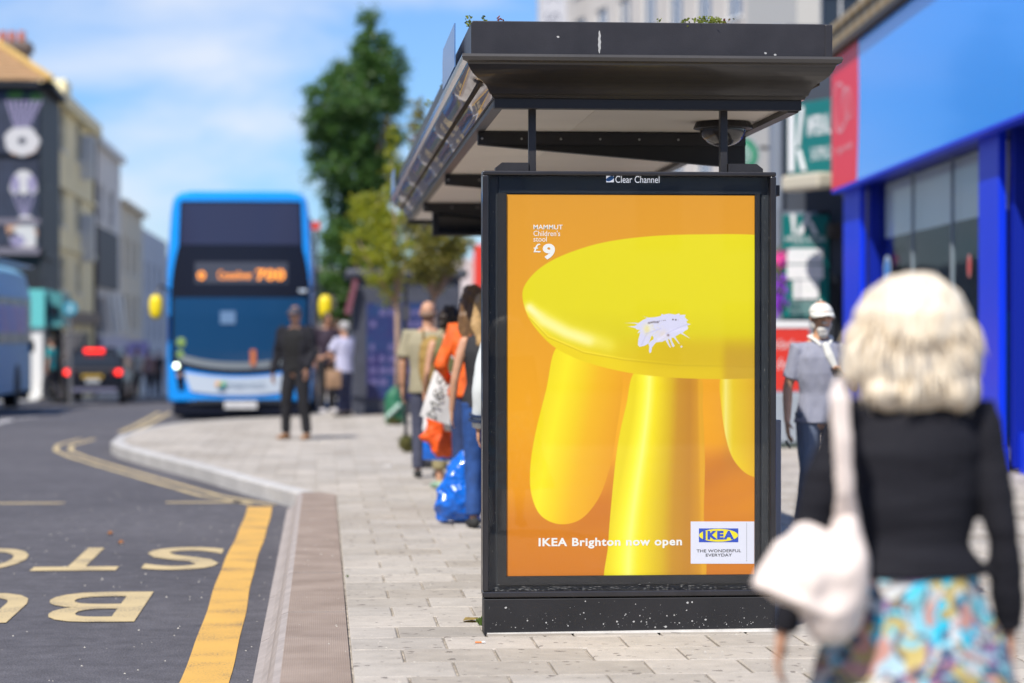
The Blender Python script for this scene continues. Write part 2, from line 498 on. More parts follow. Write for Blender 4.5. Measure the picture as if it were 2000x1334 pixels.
# raised boarding kerb of ribbed blocks
prof = [(.118, 0), (-.165, 0.001), (-.196, -.010), (-.216, -.045), (-.232, -.095), (-.262, -.130), (-.300, -.146), (-.300, -.30), (.118, -.30)]
y = -8.0; k = 0
kb_base = None
while y < 21.15:
    L = min(1.0, 21.2 - y)
    if kb_base is None or abs(L - 1.0) > 1e-3:
        b = MB(); y0, y1 = .004, L - .004
        nP = len(prof)
        b.v = [(p[0], y0, p[1]) for p in prof] + [(p[0], y1, p[1]) for p in prof]
        for i in range(nP):
            j = (i+1) % nP
            b.f.append((i, j, j+nP, i+nP)); b.m.append(1 if i == 0 else 0)
        b.f += [tuple(range(nP-1, -1, -1)), tuple(range(nP, 2*nP))]; b.m += [0, 0]
        o = b.build('kerbstone', [M_kerbf, M_rib], pavement, recentre=False)
        if kb_base is None: kb_base = o
    else:
        o = kb_base.copy(); COL.objects.link(o)
    o.location = (0, y, random.uniform(-.0015, .0015)); y += L; k += 1
# ordinary kerbstones on the flare
pts = []
for i in range(1, len(EDGE)-1):
    a, b_ = Vector((*EDGE[i], 0)), Vector((*EDGE[i+1], 0)); d = (b_-a).length
    m_ = max(1, round(d / .95)) if a.y < 60 else 12
    for j in range(m_): pts.append(a.lerp(b_, j / m_))
pts.append(Vector((*EDGE[-1], 0)))
for i in range(len(pts)-1):
    a, c = pts[i], pts[i+1]
    if a.y > 80: break
    d = (c-a).normalized(); nr = Vector((d.y, -d.x, 0)); a2 = a + d*.006; c2 = c - d*.006
    za, zc = road_z(a.y) + .15, road_z(c.y) + .15
    q = MB(); ch = .018
    def ring(p, z): return [p + Vector((0, 0, z - .3)), p + Vector((0, 0, z - ch)), p + nr*ch + Vector((0, 0, z)), p + nr*.15 + Vector((0, 0, z)), p + nr*.15 + Vector((0, 0, z - .3))]
    A, B = ring(a2, za), ring(c2, zc)
    q.v = [tuple(v) for v in A + B]
    q.f = [(i_, (i_+1) % 5, (i_+1) % 5 + 5, i_ + 5) for i_ in range(5)] + [(4, 3, 2, 1, 0), (5, 6, 7, 8, 9)]; q.m = [0]*7
    q.build('kerbstone', M_kerbg, pavement)
# pavers, half-bonded rows running across the pavement
PW, PL, X0, YR = .40, .414, .125, 9.30
rects = []
row = 0; y = YR - 41 * PL
while y < 47.5:
    off = .025 if row % 2 == 0 else -.175
    xl0, xl1 = edge_x(y) + (.155 if y > 21.2 else .33), edge_x(y + PL) + (.155 if y + PL > 21.2 else .33)
    if 21.0 < y < 42.5:
        s = (edge_x(y+.3) - edge_x(y-.1)) / .4; w = .155 * math.sqrt(1 + s*s)
        xl0, xl1 = edge_x(y) + w, edge_x(y + PL) + w
    i0 = math.floor((min(xl0, xl1) - X0) / PW) - 1
    for i in range(i0, int((PR - X0) / PW)):
        xa, xb = X0 + off + i * PW, X0 + off + (i+1) * PW
        if max(xb - xl0, xb - xl1) < .07: continue
        g = .0055
        a0, a1 = (xl0 if xa - xl0 < .07 else xa) + g, (xl1 if xa - xl1 < .07 else xa) + g
        if xa - max(xl0, xl1) >= .07: a0 = a1 = xa + g
        if a0 > xb - .01: a0 = xb - .012
        if a1 > xb - .01: a1 = xb - .012
        if a0 >= xb - .011 and a1 >= xb - .011: continue
        px = 1000 + FPX * math.tan(math.atan2((xa+xb)/2, y + .2) - YAW)
        rects.append((y, xa, a0, a1, xb - g, y + g * .6, y + PL - g * .6, px))
    y += PL; row += 1
vis = sorted([r for r in rects if 9.0 < r[0] and -60 < r[7] < 2060 and (r[0] < 11.3 or not (.75 < (r[2]+r[4])/2 < 2.1 and r[0] < 11.9))], key=lambda r: r[0])
near = set(id(r) for r in vis[:298])
def paver_geo(r, z=0.0):
    _, xa, a0, a1, xb, y0, y1, _p = r
    c = .006; dz = [random.uniform(-.0012, .0012) + z for _ in range(4)]
    ins = [(a0+c, y0+c), (xb-c, y0+c), (xb-c, y1-c), (a1+c, y1-c)]; out = [(a0, y0), (xb, y0), (xb, y1), (a1, y1)]
    vs = [(p[0], p[1], dz[i]) for i, p in enumerate(ins)] + [(p[0], p[1], z - .004) for p in out] + [(p[0], p[1], z - .03) for p in out]
    fs = [(0, 1, 2, 3)] + [(4+i, 4+(i+1) % 4, (i+1) % 4, i) for i in range(4)] + [(8+i, 8+(i+1) % 4, 4+(i+1) % 4, 4+i) for i in range(4)]
    return vs, fs
far = MB(); tints = []
shared = {}
for r in rects:
    if id(r) in near:
        full = abs(r[2] - (r[1] + .0055)) < 1e-6 and abs(r[3] - r[2]) < 1e-6
        if full and 'p' in shared:
            o = shared['p'].copy(); COL.objects.link(o)
        else:
            v, f = paver_geo(r); b = MB(); b.add(v, f); o = b.build('paver', M_paver, pavement, recentre=False)
            cx, cy = r[1] + PW/2, r[0] + PL/2
            o.data.transform(Matrix.Translation((-cx, -cy, 0)))
            if full: shared['p'] = o
        o.location = (r[1] + PW/2, r[0] + PL/2, random.uniform(-.0012, .0012))
        o.rotation_euler = (random.uniform(-.003, .003), random.uniform(-.003, .003), 0)
    else:
        v, f = paver_geo(r); far.add(v, f); tints += [random.random()] * 12
fo = far.build('paver', M_paver_s, pavement, recentre=False, kind='stuff')
at = fo.data.attributes.new('tint', 'FLOAT', 'POINT'); at.data.foreach_set('value', tints)
# plain slabs farther along the street, and the opposite pavement
mb = MB()
for i, (a, c) in enumerate([(47.5, 50), (50, 60), (60, 70), (70, 90), (90, 110)]):
    za, zc = road_z(a) + .15, road_z(c) + .15
    mb.add([(.17, a, za), (PR, a, za), (PR, c, zc), (.17, c, zc)], [(0, 1, 2, 3)])
mb.build('far_paving', mat('far_paving', (.40, .38, .35), .85, var=.15, vscale=2), pavement)
mb = MB()
for (a, c) in [(30, 50), (50, 60), (60, 80), (80, 100), (100, 140), (140, 200)]:
    za, zc = road_z(a) + .13, road_z(c) + .13
    mb.hull8([(-8.6, a, za-.3), (-7.35, a, za-.3), (-7.35, a, za), (-8.6, a, za)], [(-8.6, c, zc-.3), (-7.35, c, zc-.3), (-7.35, c, zc), (-8.6, c, zc)])
struct(mb.build('far_pavement', M_kerbg))

# ------------------------------------------------------------------ painted markings (thin sheets on the road)
ZM = -.146
def sheet(name, polys, m, lift=0.0, sub=None):
    b = MB()
    for p in polys: b.add([(q[0], q[1], road_z(q[1]) + .004 + lift) for q in p], [tuple(range(len(p)))])
    return b.build(name, m, road)
def ribbon(path, w):
    out = []; P_ = [Vector((*p, 0)) for p in path]; nrm = []
    for i in range(len(P_)):
        t = (P_[min(i+1, len(P_)-1)] - P_[max(i-1, 0)]).normalized(); nrm.append(Vector((-t.y, t.x, 0)) * w/2)
    for i in range(len(P_)-1):
        out.append([(P_[i]+nrm[i])[:2], (P_[i]-nrm[i])[:2], (P_[i+1]-nrm[i+1])[:2], (P_[i+1]+nrm[i+1])[:2]])
    return out
wob = [( -.508 - .030*min(1, max(0, (y-9.5)/6.5)) - .006*math.sin(y*.9) - .003*math.sin(y*2.7) , y) for y in np.arange(-2, 21.75, .25)]
sheet('bay_line', ribbon(wob, .215), M_yel)
dl = [(-.40, 21.72), (-.93, 23.0), (-1.55, 25.3), (-2.25, 27.9), (-2.9, 30.4), (-3.28, 32.2), (-3.42, 33.8), (-3.30, 35.8)]
sheet('double_yellow_line', ribbon([(x-.02, y) for x, y in dl], .07) + ribbon([(x-.22, y+.05) for x, y in dl], .07), M_yel2)
dl2 = [(-2.95, 38.2), (-2.93, 41), (-2.95, 44.5), (-2.98, 48)]
sheet('double_yellow_line', ribbon(dl2, .09) + ribbon([(x-.2, y) for x, y in dl2], .09), M_yel2)
sheet('bay_end_line', [[(x0, 22.05), (x1, 22.05), (x1, 22.2), (x0, 22.2)] for x0, x1 in ((-5.1, -4.1), (-3.3, -2.32), (-1.41, -.62))], M_yel2)
# letters, 1.5 m long, to be read from the far end of the bay
def road_word(s, x_right, widths, gap, y_far, y_near):
    x = x_right
    for ch, w in zip(s, widths):
        text_on(ch, (x, y_far, ZM + .001), (-w, 0, 0), (0, y_near - y_far, 0), M_yel2, road, name='road_letter', bold=.012, lift=(0, 0, 0))
        x -= w + gap
road_word('STOP', -.685, (.52, .55, .58, .54), .12, 17.42, 15.75)
road_word('BUS', -.99, (.56, .58, .56), .11, 14.42, 12.92)
sheet('lane_dash', [[(-5.6-.05, y), (-5.45-.05, y), (-5.45-.05, y+2.6), (-5.6-.05, y+2.6)] for y in (33, 41.5, 50, 58.5)] , M_wpaint)
sheet('centre_line', [[(X(0, 44.0)-.05, 44.0), (X(62, 44.5), 45.3), (X(62, 44.5), 45.75), (X(0, 44.0)-.05, 44.45)], [(X(76, 48), 48), (X(130, 49), 49.3), (X(130, 49), 49.9), (X(76, 48), 48.6)]], M_wpaint, .002)
# litter and weeds
def litter(px, py, r, m, nm, lab, cat):
    c = G(px, py, 0.002); b = MB(); n_ = 7
    top = [(c.x + r*math.cos(2*math.pi*i/n_)*random.uniform(.6, 1.1), c.y + r*math.sin(2*math.pi*i/n_)*random.uniform(.6, 1.1), .003 + random.uniform(0, .012)) for i in range(n_)]
    b.add(top + [(p[0], p[1], .001) for p in top], [tuple(range(n_)), tuple(range(2*n_-1, n_-1, -1))] + [(i, i+n_, (i+1) % n_+n_, (i+1) % n_) for i in range(n_)])
    tag(b.build(nm, m), lab, cat)
M_paper = mat('scrap_paper', (.78, .77, .75), .8)
litter(757, 910, .045, M_paper, 'paper_scrap', 'scrap of white paper lying on the pavement left of the queue', 'litter')
b = MB(); c = G(938, 1257, 0)
b.tube([c + Vector((-.022, 0, .006)), c + Vector((.006, .003, .006))], [.0042, .0042], 8, dome=False, mi=0)
b.tube([c + Vector((.006, .003, .006)), c + Vector((.022, .006, .006))], [.0042, .0042], 8, dome=False, mi=1)
tag(b.build('cigarette_end', [mat('filter_orange', (.75, .25, .08), .8), M_paper]), 'orange and white cigarette end on the paving in front of the shelter', 'litter')
M_dleaf = mat('dead_leaf', (.16, .11, .03), .8, col2=(.28, .20, .05), vscale=30)
b = MB(); c = G(922, 1213, 0.004)
pts_ = [(-.045, 0), (-.03, .03), (0, .05), (.03, .035), (.05, .0), (.03, -.02), (0, -.03), (-.03, -.02)]
b.add([(c.x + p[0], c.y + p[1], .006 + .014*math.sin(i*1.7)**2) for i, p in enumerate(pts_)] + [(c.x, c.y, .022)], [(i, (i+1) % 8, 8) for i in range(8)])
b.add([(c.x + p[0], c.y + p[1], .003) for i, p in enumerate(pts_)], [tuple(range(7, -1, -1))])
tag(b.build('fallen_leaf', M_dleaf), 'curled brown leaf on the paving at the shelter panel\'s left foot', 'leaf')
M_weed = mat('weed_green', (.10, .17, .03), .6, var=.3, vscale=40, trans=.3)
def weed(c, n_, h, lab, m=M_weed, spread=.04):
    b = MB()
    for i in range(n_):
        a = random.uniform(0, 6.28); t = random.uniform(.3, 1) * h; o = Vector((math.cos(a), math.sin(a), 0)) * random.uniform(0, spread)
        base = Vector(c) + o*.3; tip = Vector(c) + o + Vector((0, 0, t)); s = Vector((-math.sin(a), math.cos(a), 0))*h*.16
        mid = (base + tip)/2 + Vector((0, 0, h*.1))
        b.add([base, mid + s, tip, mid - s], [(0, 1, 2, 3)])
    return tag(b.build('weed', m), lab, 'weed')
weed(G(941, 1222, 0), 26, .05, 'tuft of green weed growing at the left corner of the shelter panel')
weed(G(1095, 1233, 0) , 12, .022, 'small green weed sprouting at the foot of the panel near its left third', spread=.02)
weed(G(1010, 1229, 0) , 8, .014, 'tiny weed in the joint under the left end of the panel plinth', spread=.03)
weed(G(679, 1128, 0), 12, .02, 'green sprig growing between the ribbed kerb and the pavers', spread=.02)

for k, (px, py, lab) in enumerate(((214, 1044, 'small brown leaf on the asphalt left of the letter T'), (235, 1062, 'small brown leaf on the asphalt just above the letter T'))):
    c = G(px, py, -.146); b = MB(); n_ = 8
    b.add([(c.x + .03*math.cos(2*math.pi*i/n_)*(1 if i % 2 else .6), c.y + .05*math.sin(2*math.pi*i/n_)*(1 if i % 2 else .7), c.z + .004 + .012*(i % 3)) for i in range(n_)] + [(c.x, c.y, c.z + .002)], [(i, (i+1) % n_, n_) for i in range(n_)])
    tag(b.build('fallen_leaf', mat('rust_leaf', (.30, .12, .04), .8)), lab, 'leaf')
b = MB()                                   # crumbs of grit on road and paving
for _ in range(900):
    if random.random() < .5: x, y, z = random.uniform(-3.2, -.66), random.uniform(9, 24), -.150
    else: x, y, z = random.uniform(-.29, 2.6) , random.uniform(9, 20), .0
    if x > -.32 and z < -.1: continue
    if -.31 < x < -.17: z = -.146; x = random.uniform(-.37, -.30)
    s = random.choice((.003, .004, .006)) * random.uniform(.6, 1.3)
    b.add([(x-s, y, z), (x+s, y-s, z), (x+s*.4, y+s, z), (x, y, z+s)], [(0, 1, 3), (1, 2, 3), (2, 0, 3)])
b.build('grit', mat('grit', (.42, .40, .36), .9), road, kind='stuff', recentre=False)
# ------------------------------------------------------------------ bus shelter
sh = thing('bus_shelter', 'black metal bus shelter with planted roof, curved cornice and a glazed advert panel', 'bus shelter', (1.5, 11.1, 0))
YF, YB = 10.93, 22.3
XL, XR_ = .676, 2.325
# roof: top fascia boards
M_fascia = mat('fascia_grey', (.028, .026, .029), .38, var=.2, vscale=5, bump=.06, bscale=140)
t = .03
zf0, zf1 = 2.635, 2.795
M_dirt = mat('bird_lime', (.42, .42, .41), .8)
f1 = MB().box(XL+.004, XR_-.004, YF, YF+t, zf0, zf1).build('fascia_board', M_fascia, sh, bevel=.004)
MB().box(XL-.0, XL+t-.004, YF+.006, YB, zf0-.001, zf1-.004).build('fascia_board', M_fascia, sh, bevel=.004)
MB().box(XR_-t+.004, XR_+.008, YF-.005, YB, zf0-.001, zf1-.003).build('fascia_board', M_fascia, sh, bevel=.004)
MB().box(XL+.004, XR_-.004, YB-t, YB+.002, zf0, zf1-.002).build('fascia_board', M_fascia, sh)
# streak of bird lime and scuffs on the front fascia
b = MB()
def fleck(px, py, w, h, Y=YF-.0012, n_=9):
    c = P(px, py, Y); ph = random.uniform(0, 6)
    b.add([(c.x + w*math.cos(2*math.pi*i/n_)*random.uniform(.6, 1.1), Y, c.z + h*math.sin(2*math.pi*i/n_)*random.uniform(.75, 1.1)) for i in range(n_)], [tuple(range(n_))])
sL = [(60, .8, .6), (64, 2, 1.2), (70, 1.6, 2.6), (76, 3, 1.6), (82, 2.2, 3), (88, 3.2, 2), (94, 2, 2.6), (99, 2.4, 1), (104, .8, .6)]
sp0 = [P(1171 - a_, y, YF-.0012) for y, a_, c_ in sL] + [P(1171 + c_, y, YF-.0012) for y, a_, c_ in sL[::-1]]
b.add(sp0, [tuple(range(len(sp0)))])
for px, py in ((1495, 104), (1514, 107), (1090, 72), (1426, 112), (1585, 114)): fleck(px, py, .007, .005)
b.build('bird_lime', M_dirt, sh, kind='stuff')
# ogee cornice swept round the roof
def ogee():
    pr = [(.062, 2.640), (.066, 2.628), (.060, 2.612), (.040, 2.604), (.036, 2.596)]
    for i in range(9):
        q = i / 8; pr.append((.030 - .105*(q**1.5 if q < .5 else 1 - (1-q)**1.5 - (.293)*(1-q)*0) , 2.590 - .118*q))
    pr += [(-.078, 2.468), (-.082, 2.456), (-.12, 2.456)]
    return pr
og = ogee()
og[5:14] = [(.034, 2.590), (.026, 2.574), (.012, 2.556), (-.008, 2.540), (-.030, 2.527), (-.046, 2.514), (-.057, 2.500), (-.064, 2.486), (-.068, 2.474)]
inner = [(-.12, 2.64)]
def sweep_side(p0, p1, nrm, m_, nm, mit0=1, mit1=1, n_split=1):
    """cornice length from p0 to p1, outward normal nrm, mitred at both ends"""
    p0, p1, nrm = Vector(p0), Vector(p1), Vector(nrm); d = (p1-p0).normalized()
    pr = og + inner
    L = (p1-p0).length
    for k in range(n_split):
        b = MB(); A = []; B = []
        for (o, z) in pr:
            a = p0 + d*(L*k/n_split + (.0015 if k else 0)) + nrm*o + Vector((0, 0, z)); c = p0 + d*(L*(k+1)/n_split - (.0015 if k < n_split-1 else 0)) + nrm*o + Vector((0, 0, z))
            if k == 0: a -= d*o*mit0
            if k == n_split-1: c += d*o*mit1
            A.append(a); B.append(c)
        n_ = len(pr); b.v = [tuple(q) for q in A+B]
        b.f = [(i, (i+1) % n_, (i+1) % n_+n_, i+n_) for i in range(n_)] + [tuple(range(n_-1, -1, -1)), tuple(range(n_, 2*n_))]; b.m = [0]*len(b.f)
        o_ = b.build(nm, m_, sh)
        o_.data.polygons.foreach_set('use_smooth', [4 <= i <= 14 for i in range(len(o_.data.polygons))])
M_corn = mat('cornice_dark', (.050, .046, .043), .34, 0.0, var=.12, vscale=4, bump=.05, bscale=60, coat=.2)
sweep_side((XL+.02, YF+.006, 0), (XR_-.02, YF+.006, 0), (0, -1, 0), M_corn, 'cornice')
sweep_side((XL+.02, YB, 0), (XL+.02, YF+.006, 0), (-1, 0, 0), M_chrome, 'cornice', n_split=5)
sweep_side((XR_-.02, YF+.006, 0), (XR_-.02, YB, 0), (1, 0, 0), M_chrome, 'cornice', n_split=5)
sweep_side((XR_-.02, YB, 0), (XL+.02, YB, 0), (0, 1, 0), M_corn, 'cornice')
# under-frame, ceiling, crossbeams
xl, xr = .790, 2.21
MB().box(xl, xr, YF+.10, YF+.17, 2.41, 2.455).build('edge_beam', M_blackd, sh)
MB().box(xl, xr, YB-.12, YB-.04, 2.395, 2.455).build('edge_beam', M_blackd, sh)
MB().box(xl, xl+.05, YF+.172, YB-.122, 2.425, 2.454).build('edge_beam', M_black, sh)
MB().box(xr-.05, xr, YF+.172, YB-.122, 2.405, 2.454).build('edge_beam', M_black, sh)
M_ceil = mat('ceiling_panel', (.82, .76, .68), .6, var=.05, vscale=1.5)
M_lite = mat('ceiling_panel_darker', (.74, .68, .60), .6, var=.05, vscale=1.5)  # slightly darker tone for the right-hand panels
ybs = [YF+.14, 12.55, 15.9, 19.3, YB-.12]
for i in range(4):
    for j, (a, c) in enumerate(((xl+.052, 1.285), (1.287, xr-.052))):
        MB().box(a, c, ybs[i]+.04, ybs[i+1]-.04, 2.43, 2.44).build('ceiling_panel', M_ceil if j == 0 else M_lite, sh)
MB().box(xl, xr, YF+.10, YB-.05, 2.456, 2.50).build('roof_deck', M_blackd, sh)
for i, yb in enumerate(ybs[1:4]):
    b = MB()
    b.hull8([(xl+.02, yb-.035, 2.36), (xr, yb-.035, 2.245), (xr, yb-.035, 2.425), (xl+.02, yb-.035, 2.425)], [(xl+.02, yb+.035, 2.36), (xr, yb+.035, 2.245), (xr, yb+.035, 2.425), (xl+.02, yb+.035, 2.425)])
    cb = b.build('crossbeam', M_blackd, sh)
    MB().box(xl+.02, xr, yb-.045, yb-.036, 2.36, 2.424).build('beam_plate', M_black, cb)
    b2 = MB()
    for x in np.arange(.83, 2.2, .205): b2.ball((x, yb-.048, 2.39), .0065, 8)
    b2.build('rivets', M_dirt, cb, kind='stuff')
# short posts joining panel and roof
for (px0, px1, side) in ((1033, 1047, -1), (1407, 1421, 1)):
    x0, x1 = X(px0, 11.14), X(px1, 11.14)
    MB().box(x0, x1, 11.14, 11.19, 2.105, 2.43).build('post', M_black, sh, bevel=.003)
    xa, xb = (x0-.155, x0-.002) if side < 0 else (x1+.002, x1+.165)
    b = MB(); ch = .03
    poly = [(xa, 11.13, 2.125), (xb, 11.13, 2.125), (xb, 11.13, 2.168), (xa + (ch if side < 0 else 0), 11.13, 2.168), (xa, 11.13, 2.145)] if side < 0 else \
           [(xa, 11.13, 2.125), (xb, 11.13, 2.125), (xb, 11.13, 2.145), (xb-ch, 11.13, 2.168), (xa, 11.13, 2.168)]
    b.prism(poly, (0, .08, 0)).build('foot_bracket', M_black, sh)
# dark domed lamp under the roof
c = P(1412, 236, 11.9)
b = MB(); b.cyl((c.x, c.y, 2.43), (c.x, c.y, 2.395), .135, .15, 24)
lb = b.build('lamp_housing', M_black, sh, bevel=.006)
b = MB(); b.ball((c.x, c.y, 2.392), (.115, .115, .085), 24)
b.build('lamp_dome', mat('smoked_dome', (.05, .048, .05), .12, spec=.8), lb, smooth=True)
# back wall with posts, rails and panes; bench; far end panel
b = MB()
for yb in (12.6, 15.9, 19.3, 22.1):
    MB().box(2.10, 2.17, yb-.035, yb+.035, 0, 2.24).build('post', M_black, sh, bevel=.004)
for i, (a, c_) in enumerate(((11.3, 12.56), (12.64, 15.86), (15.94, 19.26), (19.34, 22.06))):
    MB().box(2.128, 2.142, a, c_, .22, 2.02).build('glass_pane', M_glass, sh)
    MB().box(2.11, 2.16, a, c_, 2.03, 2.08).build('rail', M_black, sh)
    MB().box(2.11, 2.16, a, c_, .15, .2).build('rail', M_black, sh)
MB().box(1.72, 1.98, 13.4, 15.4, .50, .54).build('bench_seat', mat('bench_red_brown', (.09, .03, .02), .5), sh, bevel=.01)
for yb in (13.6, 15.2): MB().cyl((1.85, yb, 0), (1.85, yb, .5), .03).build('bench_leg', M_black, sh)
# hanging information display
x0, x1 = .90, 1.55
ds = MB().box(x0, x1, 19.5, 19.62, 2.175, 2.415).build('display_unit', M_blackd, sh, bevel=.006)
MB().box(x0+.04, x1-.04, 19.492, 19.498, 2.20, 2.39).build('display_screen', M_darkglass, ds)
MB().box(x0-.006, x0-.001, 19.5, 19.62, 2.18, 2.41).build('end_cap', M_fascia, ds)
# flag plates clipped on the left fascia
M_flag = mat('blue_plate', (.10, .20, .42), .25, spec=.6)
def flag_plate(y0, y1, z0, z1, lab):
    b = MB(); xx = XL - .034
    b.prism([(xx, y0, z0), (xx, y1-.05, z0-.0), (xx, y1, z0+.05), (xx, y1, z1-.06), (xx, y1-.06, z1), (xx, y0, z1)], (-.006, 0, 0))
    b.build('name_plate', M_flag, sh)
flag_plate(11.6, 12.75, 2.66, 2.87, '')
flag_plate(21.3, 22.2, 2.62, 2.84, '')
# plants on the roof
M_sedum = mat('sedum', (.20, .24, .03), .6, var=.4, vscale=25, trans=.3)
M_sedr = mat('sedum_red', (.25, .06, .04), .6, var=.3, vscale=25, trans=.3)
MB().box(XL+.04, XR_-.04, YF+.05, YB-.06, 2.52, 2.765).build('planting_bed', mat('soil', (.05, .035, .02), .95), sh)
def sedum(name, cs, m_):
    b = MB()
    for (c_, r, n_) in cs:
        for _ in range(n_):
            p = Vector(c_) + Vector((random.gauss(0, r), random.gauss(0, .04), random.uniform(-.01, .035)))
            a = random.uniform(0, 6.28); s = random.uniform(.004, .010)
            u = Vector((math.cos(a), math.sin(a)*.6, random.uniform(-.5, .9))).normalized()*s; w = u.cross(Vector((random.random(), 1, .3))).normalized()*s*.6
            b.add([p-u, p+w, p+u, p-w], [(0, 1, 2, 3)])
    o = b.build(name, m_, sh); o['kind'] = 'stuff'
sedum('roof_plants', [((P(1385, 46, 11.0).x, 11.02, 2.795), .045, 260), ((P(1290, 46, 11.0).x, 11.02, 2.79), .008, 24), ((P(1340, 46, 11).x, 11.02, 2.788), .01, 20),
       ((P(906, 52, 11.2).x+.01, 11.06, 2.80), .008, 26), ((P(945, 45, 11).x, 11.0, 2.795), .006, 16), ((XL+.03, 13.9, 2.80), .01, 30), ((XL+.05, 17.2, 2.84), .03, 90), ((XL+.06, 16.3, 2.92), .035, 80), ((XL+.05, 18.6, 2.82), .03, 60)], M_sedum)
sedum('roof_plants', [((P(977, 45, 11.0).x, 11.02, 2.79), .006, 20), ((XL+.04, 17.9, 2.82), .04, 60), ((P(1410, 46, 11.0).x, 11.02, 2.79), .02, 30)], M_sedr)

# ---- advertising panel at the near end
YP = 11.08
px0, px1 = X(942.5, YP), X(1516, YP)
zt, zb = Z(333, YP), Z(1168, YP)
D_ = .17
case = MB().box(px0+.004, px1-.004, YP+.075, YP+D_, zb+.003, zt-.003).build('advert_case', M_black, sh, bevel=.004)
M_frame = mat('frame_metal', (.020, .019, .022), .30, 0.0, var=.2, vscale=8, bump=.04, bscale=120, coat=.3)
fw = .028
def bar(x0, x1, z0, z1, nm='frame_rail', m_=M_frame, y0=YP-.004, y1=YP+.074, bv=.006, par=case):
    return MB().box(x0, x1, y0, y1, z0, z1).build(nm, m_, par, bevel=bv)
bar(px0, px0+fw, zb+fw, zt-.020); bar(px1-fw, px1, zb+fw, zt-.020)
bar(px0, px1, zt-.0195, zt); bar(px0, px1, zb, zb+fw-.0005)
# grey mount between frame and poster, in two steps
M_mount = mat('mount_grey', (.026, .030, .036), .55, var=.25, vscale=3)
M_mountd = mat('mount_black', (.014, .013, .014), .6)
pA = P(989, 379, YP+.05); pB = P(1473.5, 1121.5, YP+.05)
ax0, ax1, az1, az0 = pA.x, pB.x, pA.z, pB.z
MB().box(px0+fw, px1-fw, YP+.056, YP+.072, zb+fw, zt-.020).build('mount_board', M_mount, case)
b = MB(); w_ = .040
for (a, c_, e, g) in ((ax0-w_, ax0-.001, az0-w_, az1+.004), (ax1+.001, ax1+w_*.55, az0-w_, az1+.004), (ax0-.001, ax1+.001, az0-w_, az0-.001)):
    b.box(a, c_, YP+.038, YP+.0555, e, g)
b.build('inner_border', M_mountd, case)
MB().box(ax0-w_*.9, ax1+.03, YP+.045, YP+.0555, az1+.004, zt-.021).build('header_strip', mat('header_black', (.012, .016, .022), .35), case)
M_pane = glass_mat('poster_glass', (.96, .97, .97), 1.05, .01)
MB().box(px0+fw, px1-fw, YP+.018, YP+.024, zb+fw, zt-.020).build('glass_pane', M_pane, case)
# grime along the bottom of the pane
b = MB()
for _ in range(160):
    x = random.uniform(px0+.05, px1-.04); z = zb + fw + abs(random.gauss(0, .012)); w = random.uniform(.001, .012)
    b.add([(x-w, YP+.0172, z), (x, YP+.0172, z-.0012), (x+w, YP+.0172, z), (x, YP+.0172, z+random.uniform(.0006, .002))], [(0, 1, 2, 3)])
for _ in range(70):
    x = random.uniform(px1-.06, px1-.031) if random.random() < .6 else random.uniform(px0+.03, px0+.06); z = random.uniform(zb+.1, zt-.1); w = random.uniform(.0008, .002)
    b.add([(x-w, YP+.0172, z), (x, YP+.0172, z-w), (x+w, YP+.0172, z), (x, YP+.0172, z+w*3)], [(0, 1, 2, 3)])
b.build('grime', mat('grime', (.20, .20, .19), .9), case, kind='stuff')
# plinth
M_pl = mat('plinth_black', (.013, .0125, .014), .5, var=.2, vscale=5, bump=.06, bscale=100)
pl = MB().box(px0+.008, px1-.004, YP+.002, YP+D_-.01, -.02, zb-.006).build('plinth', M_pl, sh, bevel=.004)
b = MB()
for _ in range(150):
    x = random.uniform(px0+.02, px1-.02); z = .02 + abs(random.gauss(0, .045)); w = random.choice((.0008, .0012, .0016, .0035)) * random.uniform(.7, 1.2)
    if z > zb - .02: continue
    b.add([(x + w*math.cos(i*1.05)*random.uniform(.6, 1.2), YP+.0010, z + w*math.sin(i*1.05)*random.uniform(.6, 1.2)) for i in range(6)], [tuple(range(6))])
for px_, py_ in ((1343, 1177), (1352, 1176), (1341, 1192), (1238, 1214), (1252, 1214), (1280, 1225), (1300, 1224), (1352, 1213), (1205, 1214), (1378, 1210), (988, 1187)):
    c_ = P(px_, py_, YP); w = random.uniform(.0025, .006)
    b.add([(c_.x + w*math.cos(i*1.05)*random.uniform(.6, 1.3), YP+.0008, c_.z + w*math.sin(i*1.05)*random.uniform(.6, 1.1)) for i in range(6)], [tuple(range(6))])
b.build('paint_specks', M_dirt, pl, kind='stuff')
b = MB()   # strip of mortar under the plinth
b.hull8([(px0+.02, YP-.02, 0), (px1, YP-.04, 0), (px1, YP-.035, .012), (px0+.02, YP-.018, .003)], [(px0+.02, YP+.1, 0), (px1, YP+.1, 0), (px1, YP+.1, .012), (px0+.02, YP+.1, .003)])
b.build('mortar_bed', mat('mortar', (.52, .50, .47), .9, var=.15, vscale=12), sh)
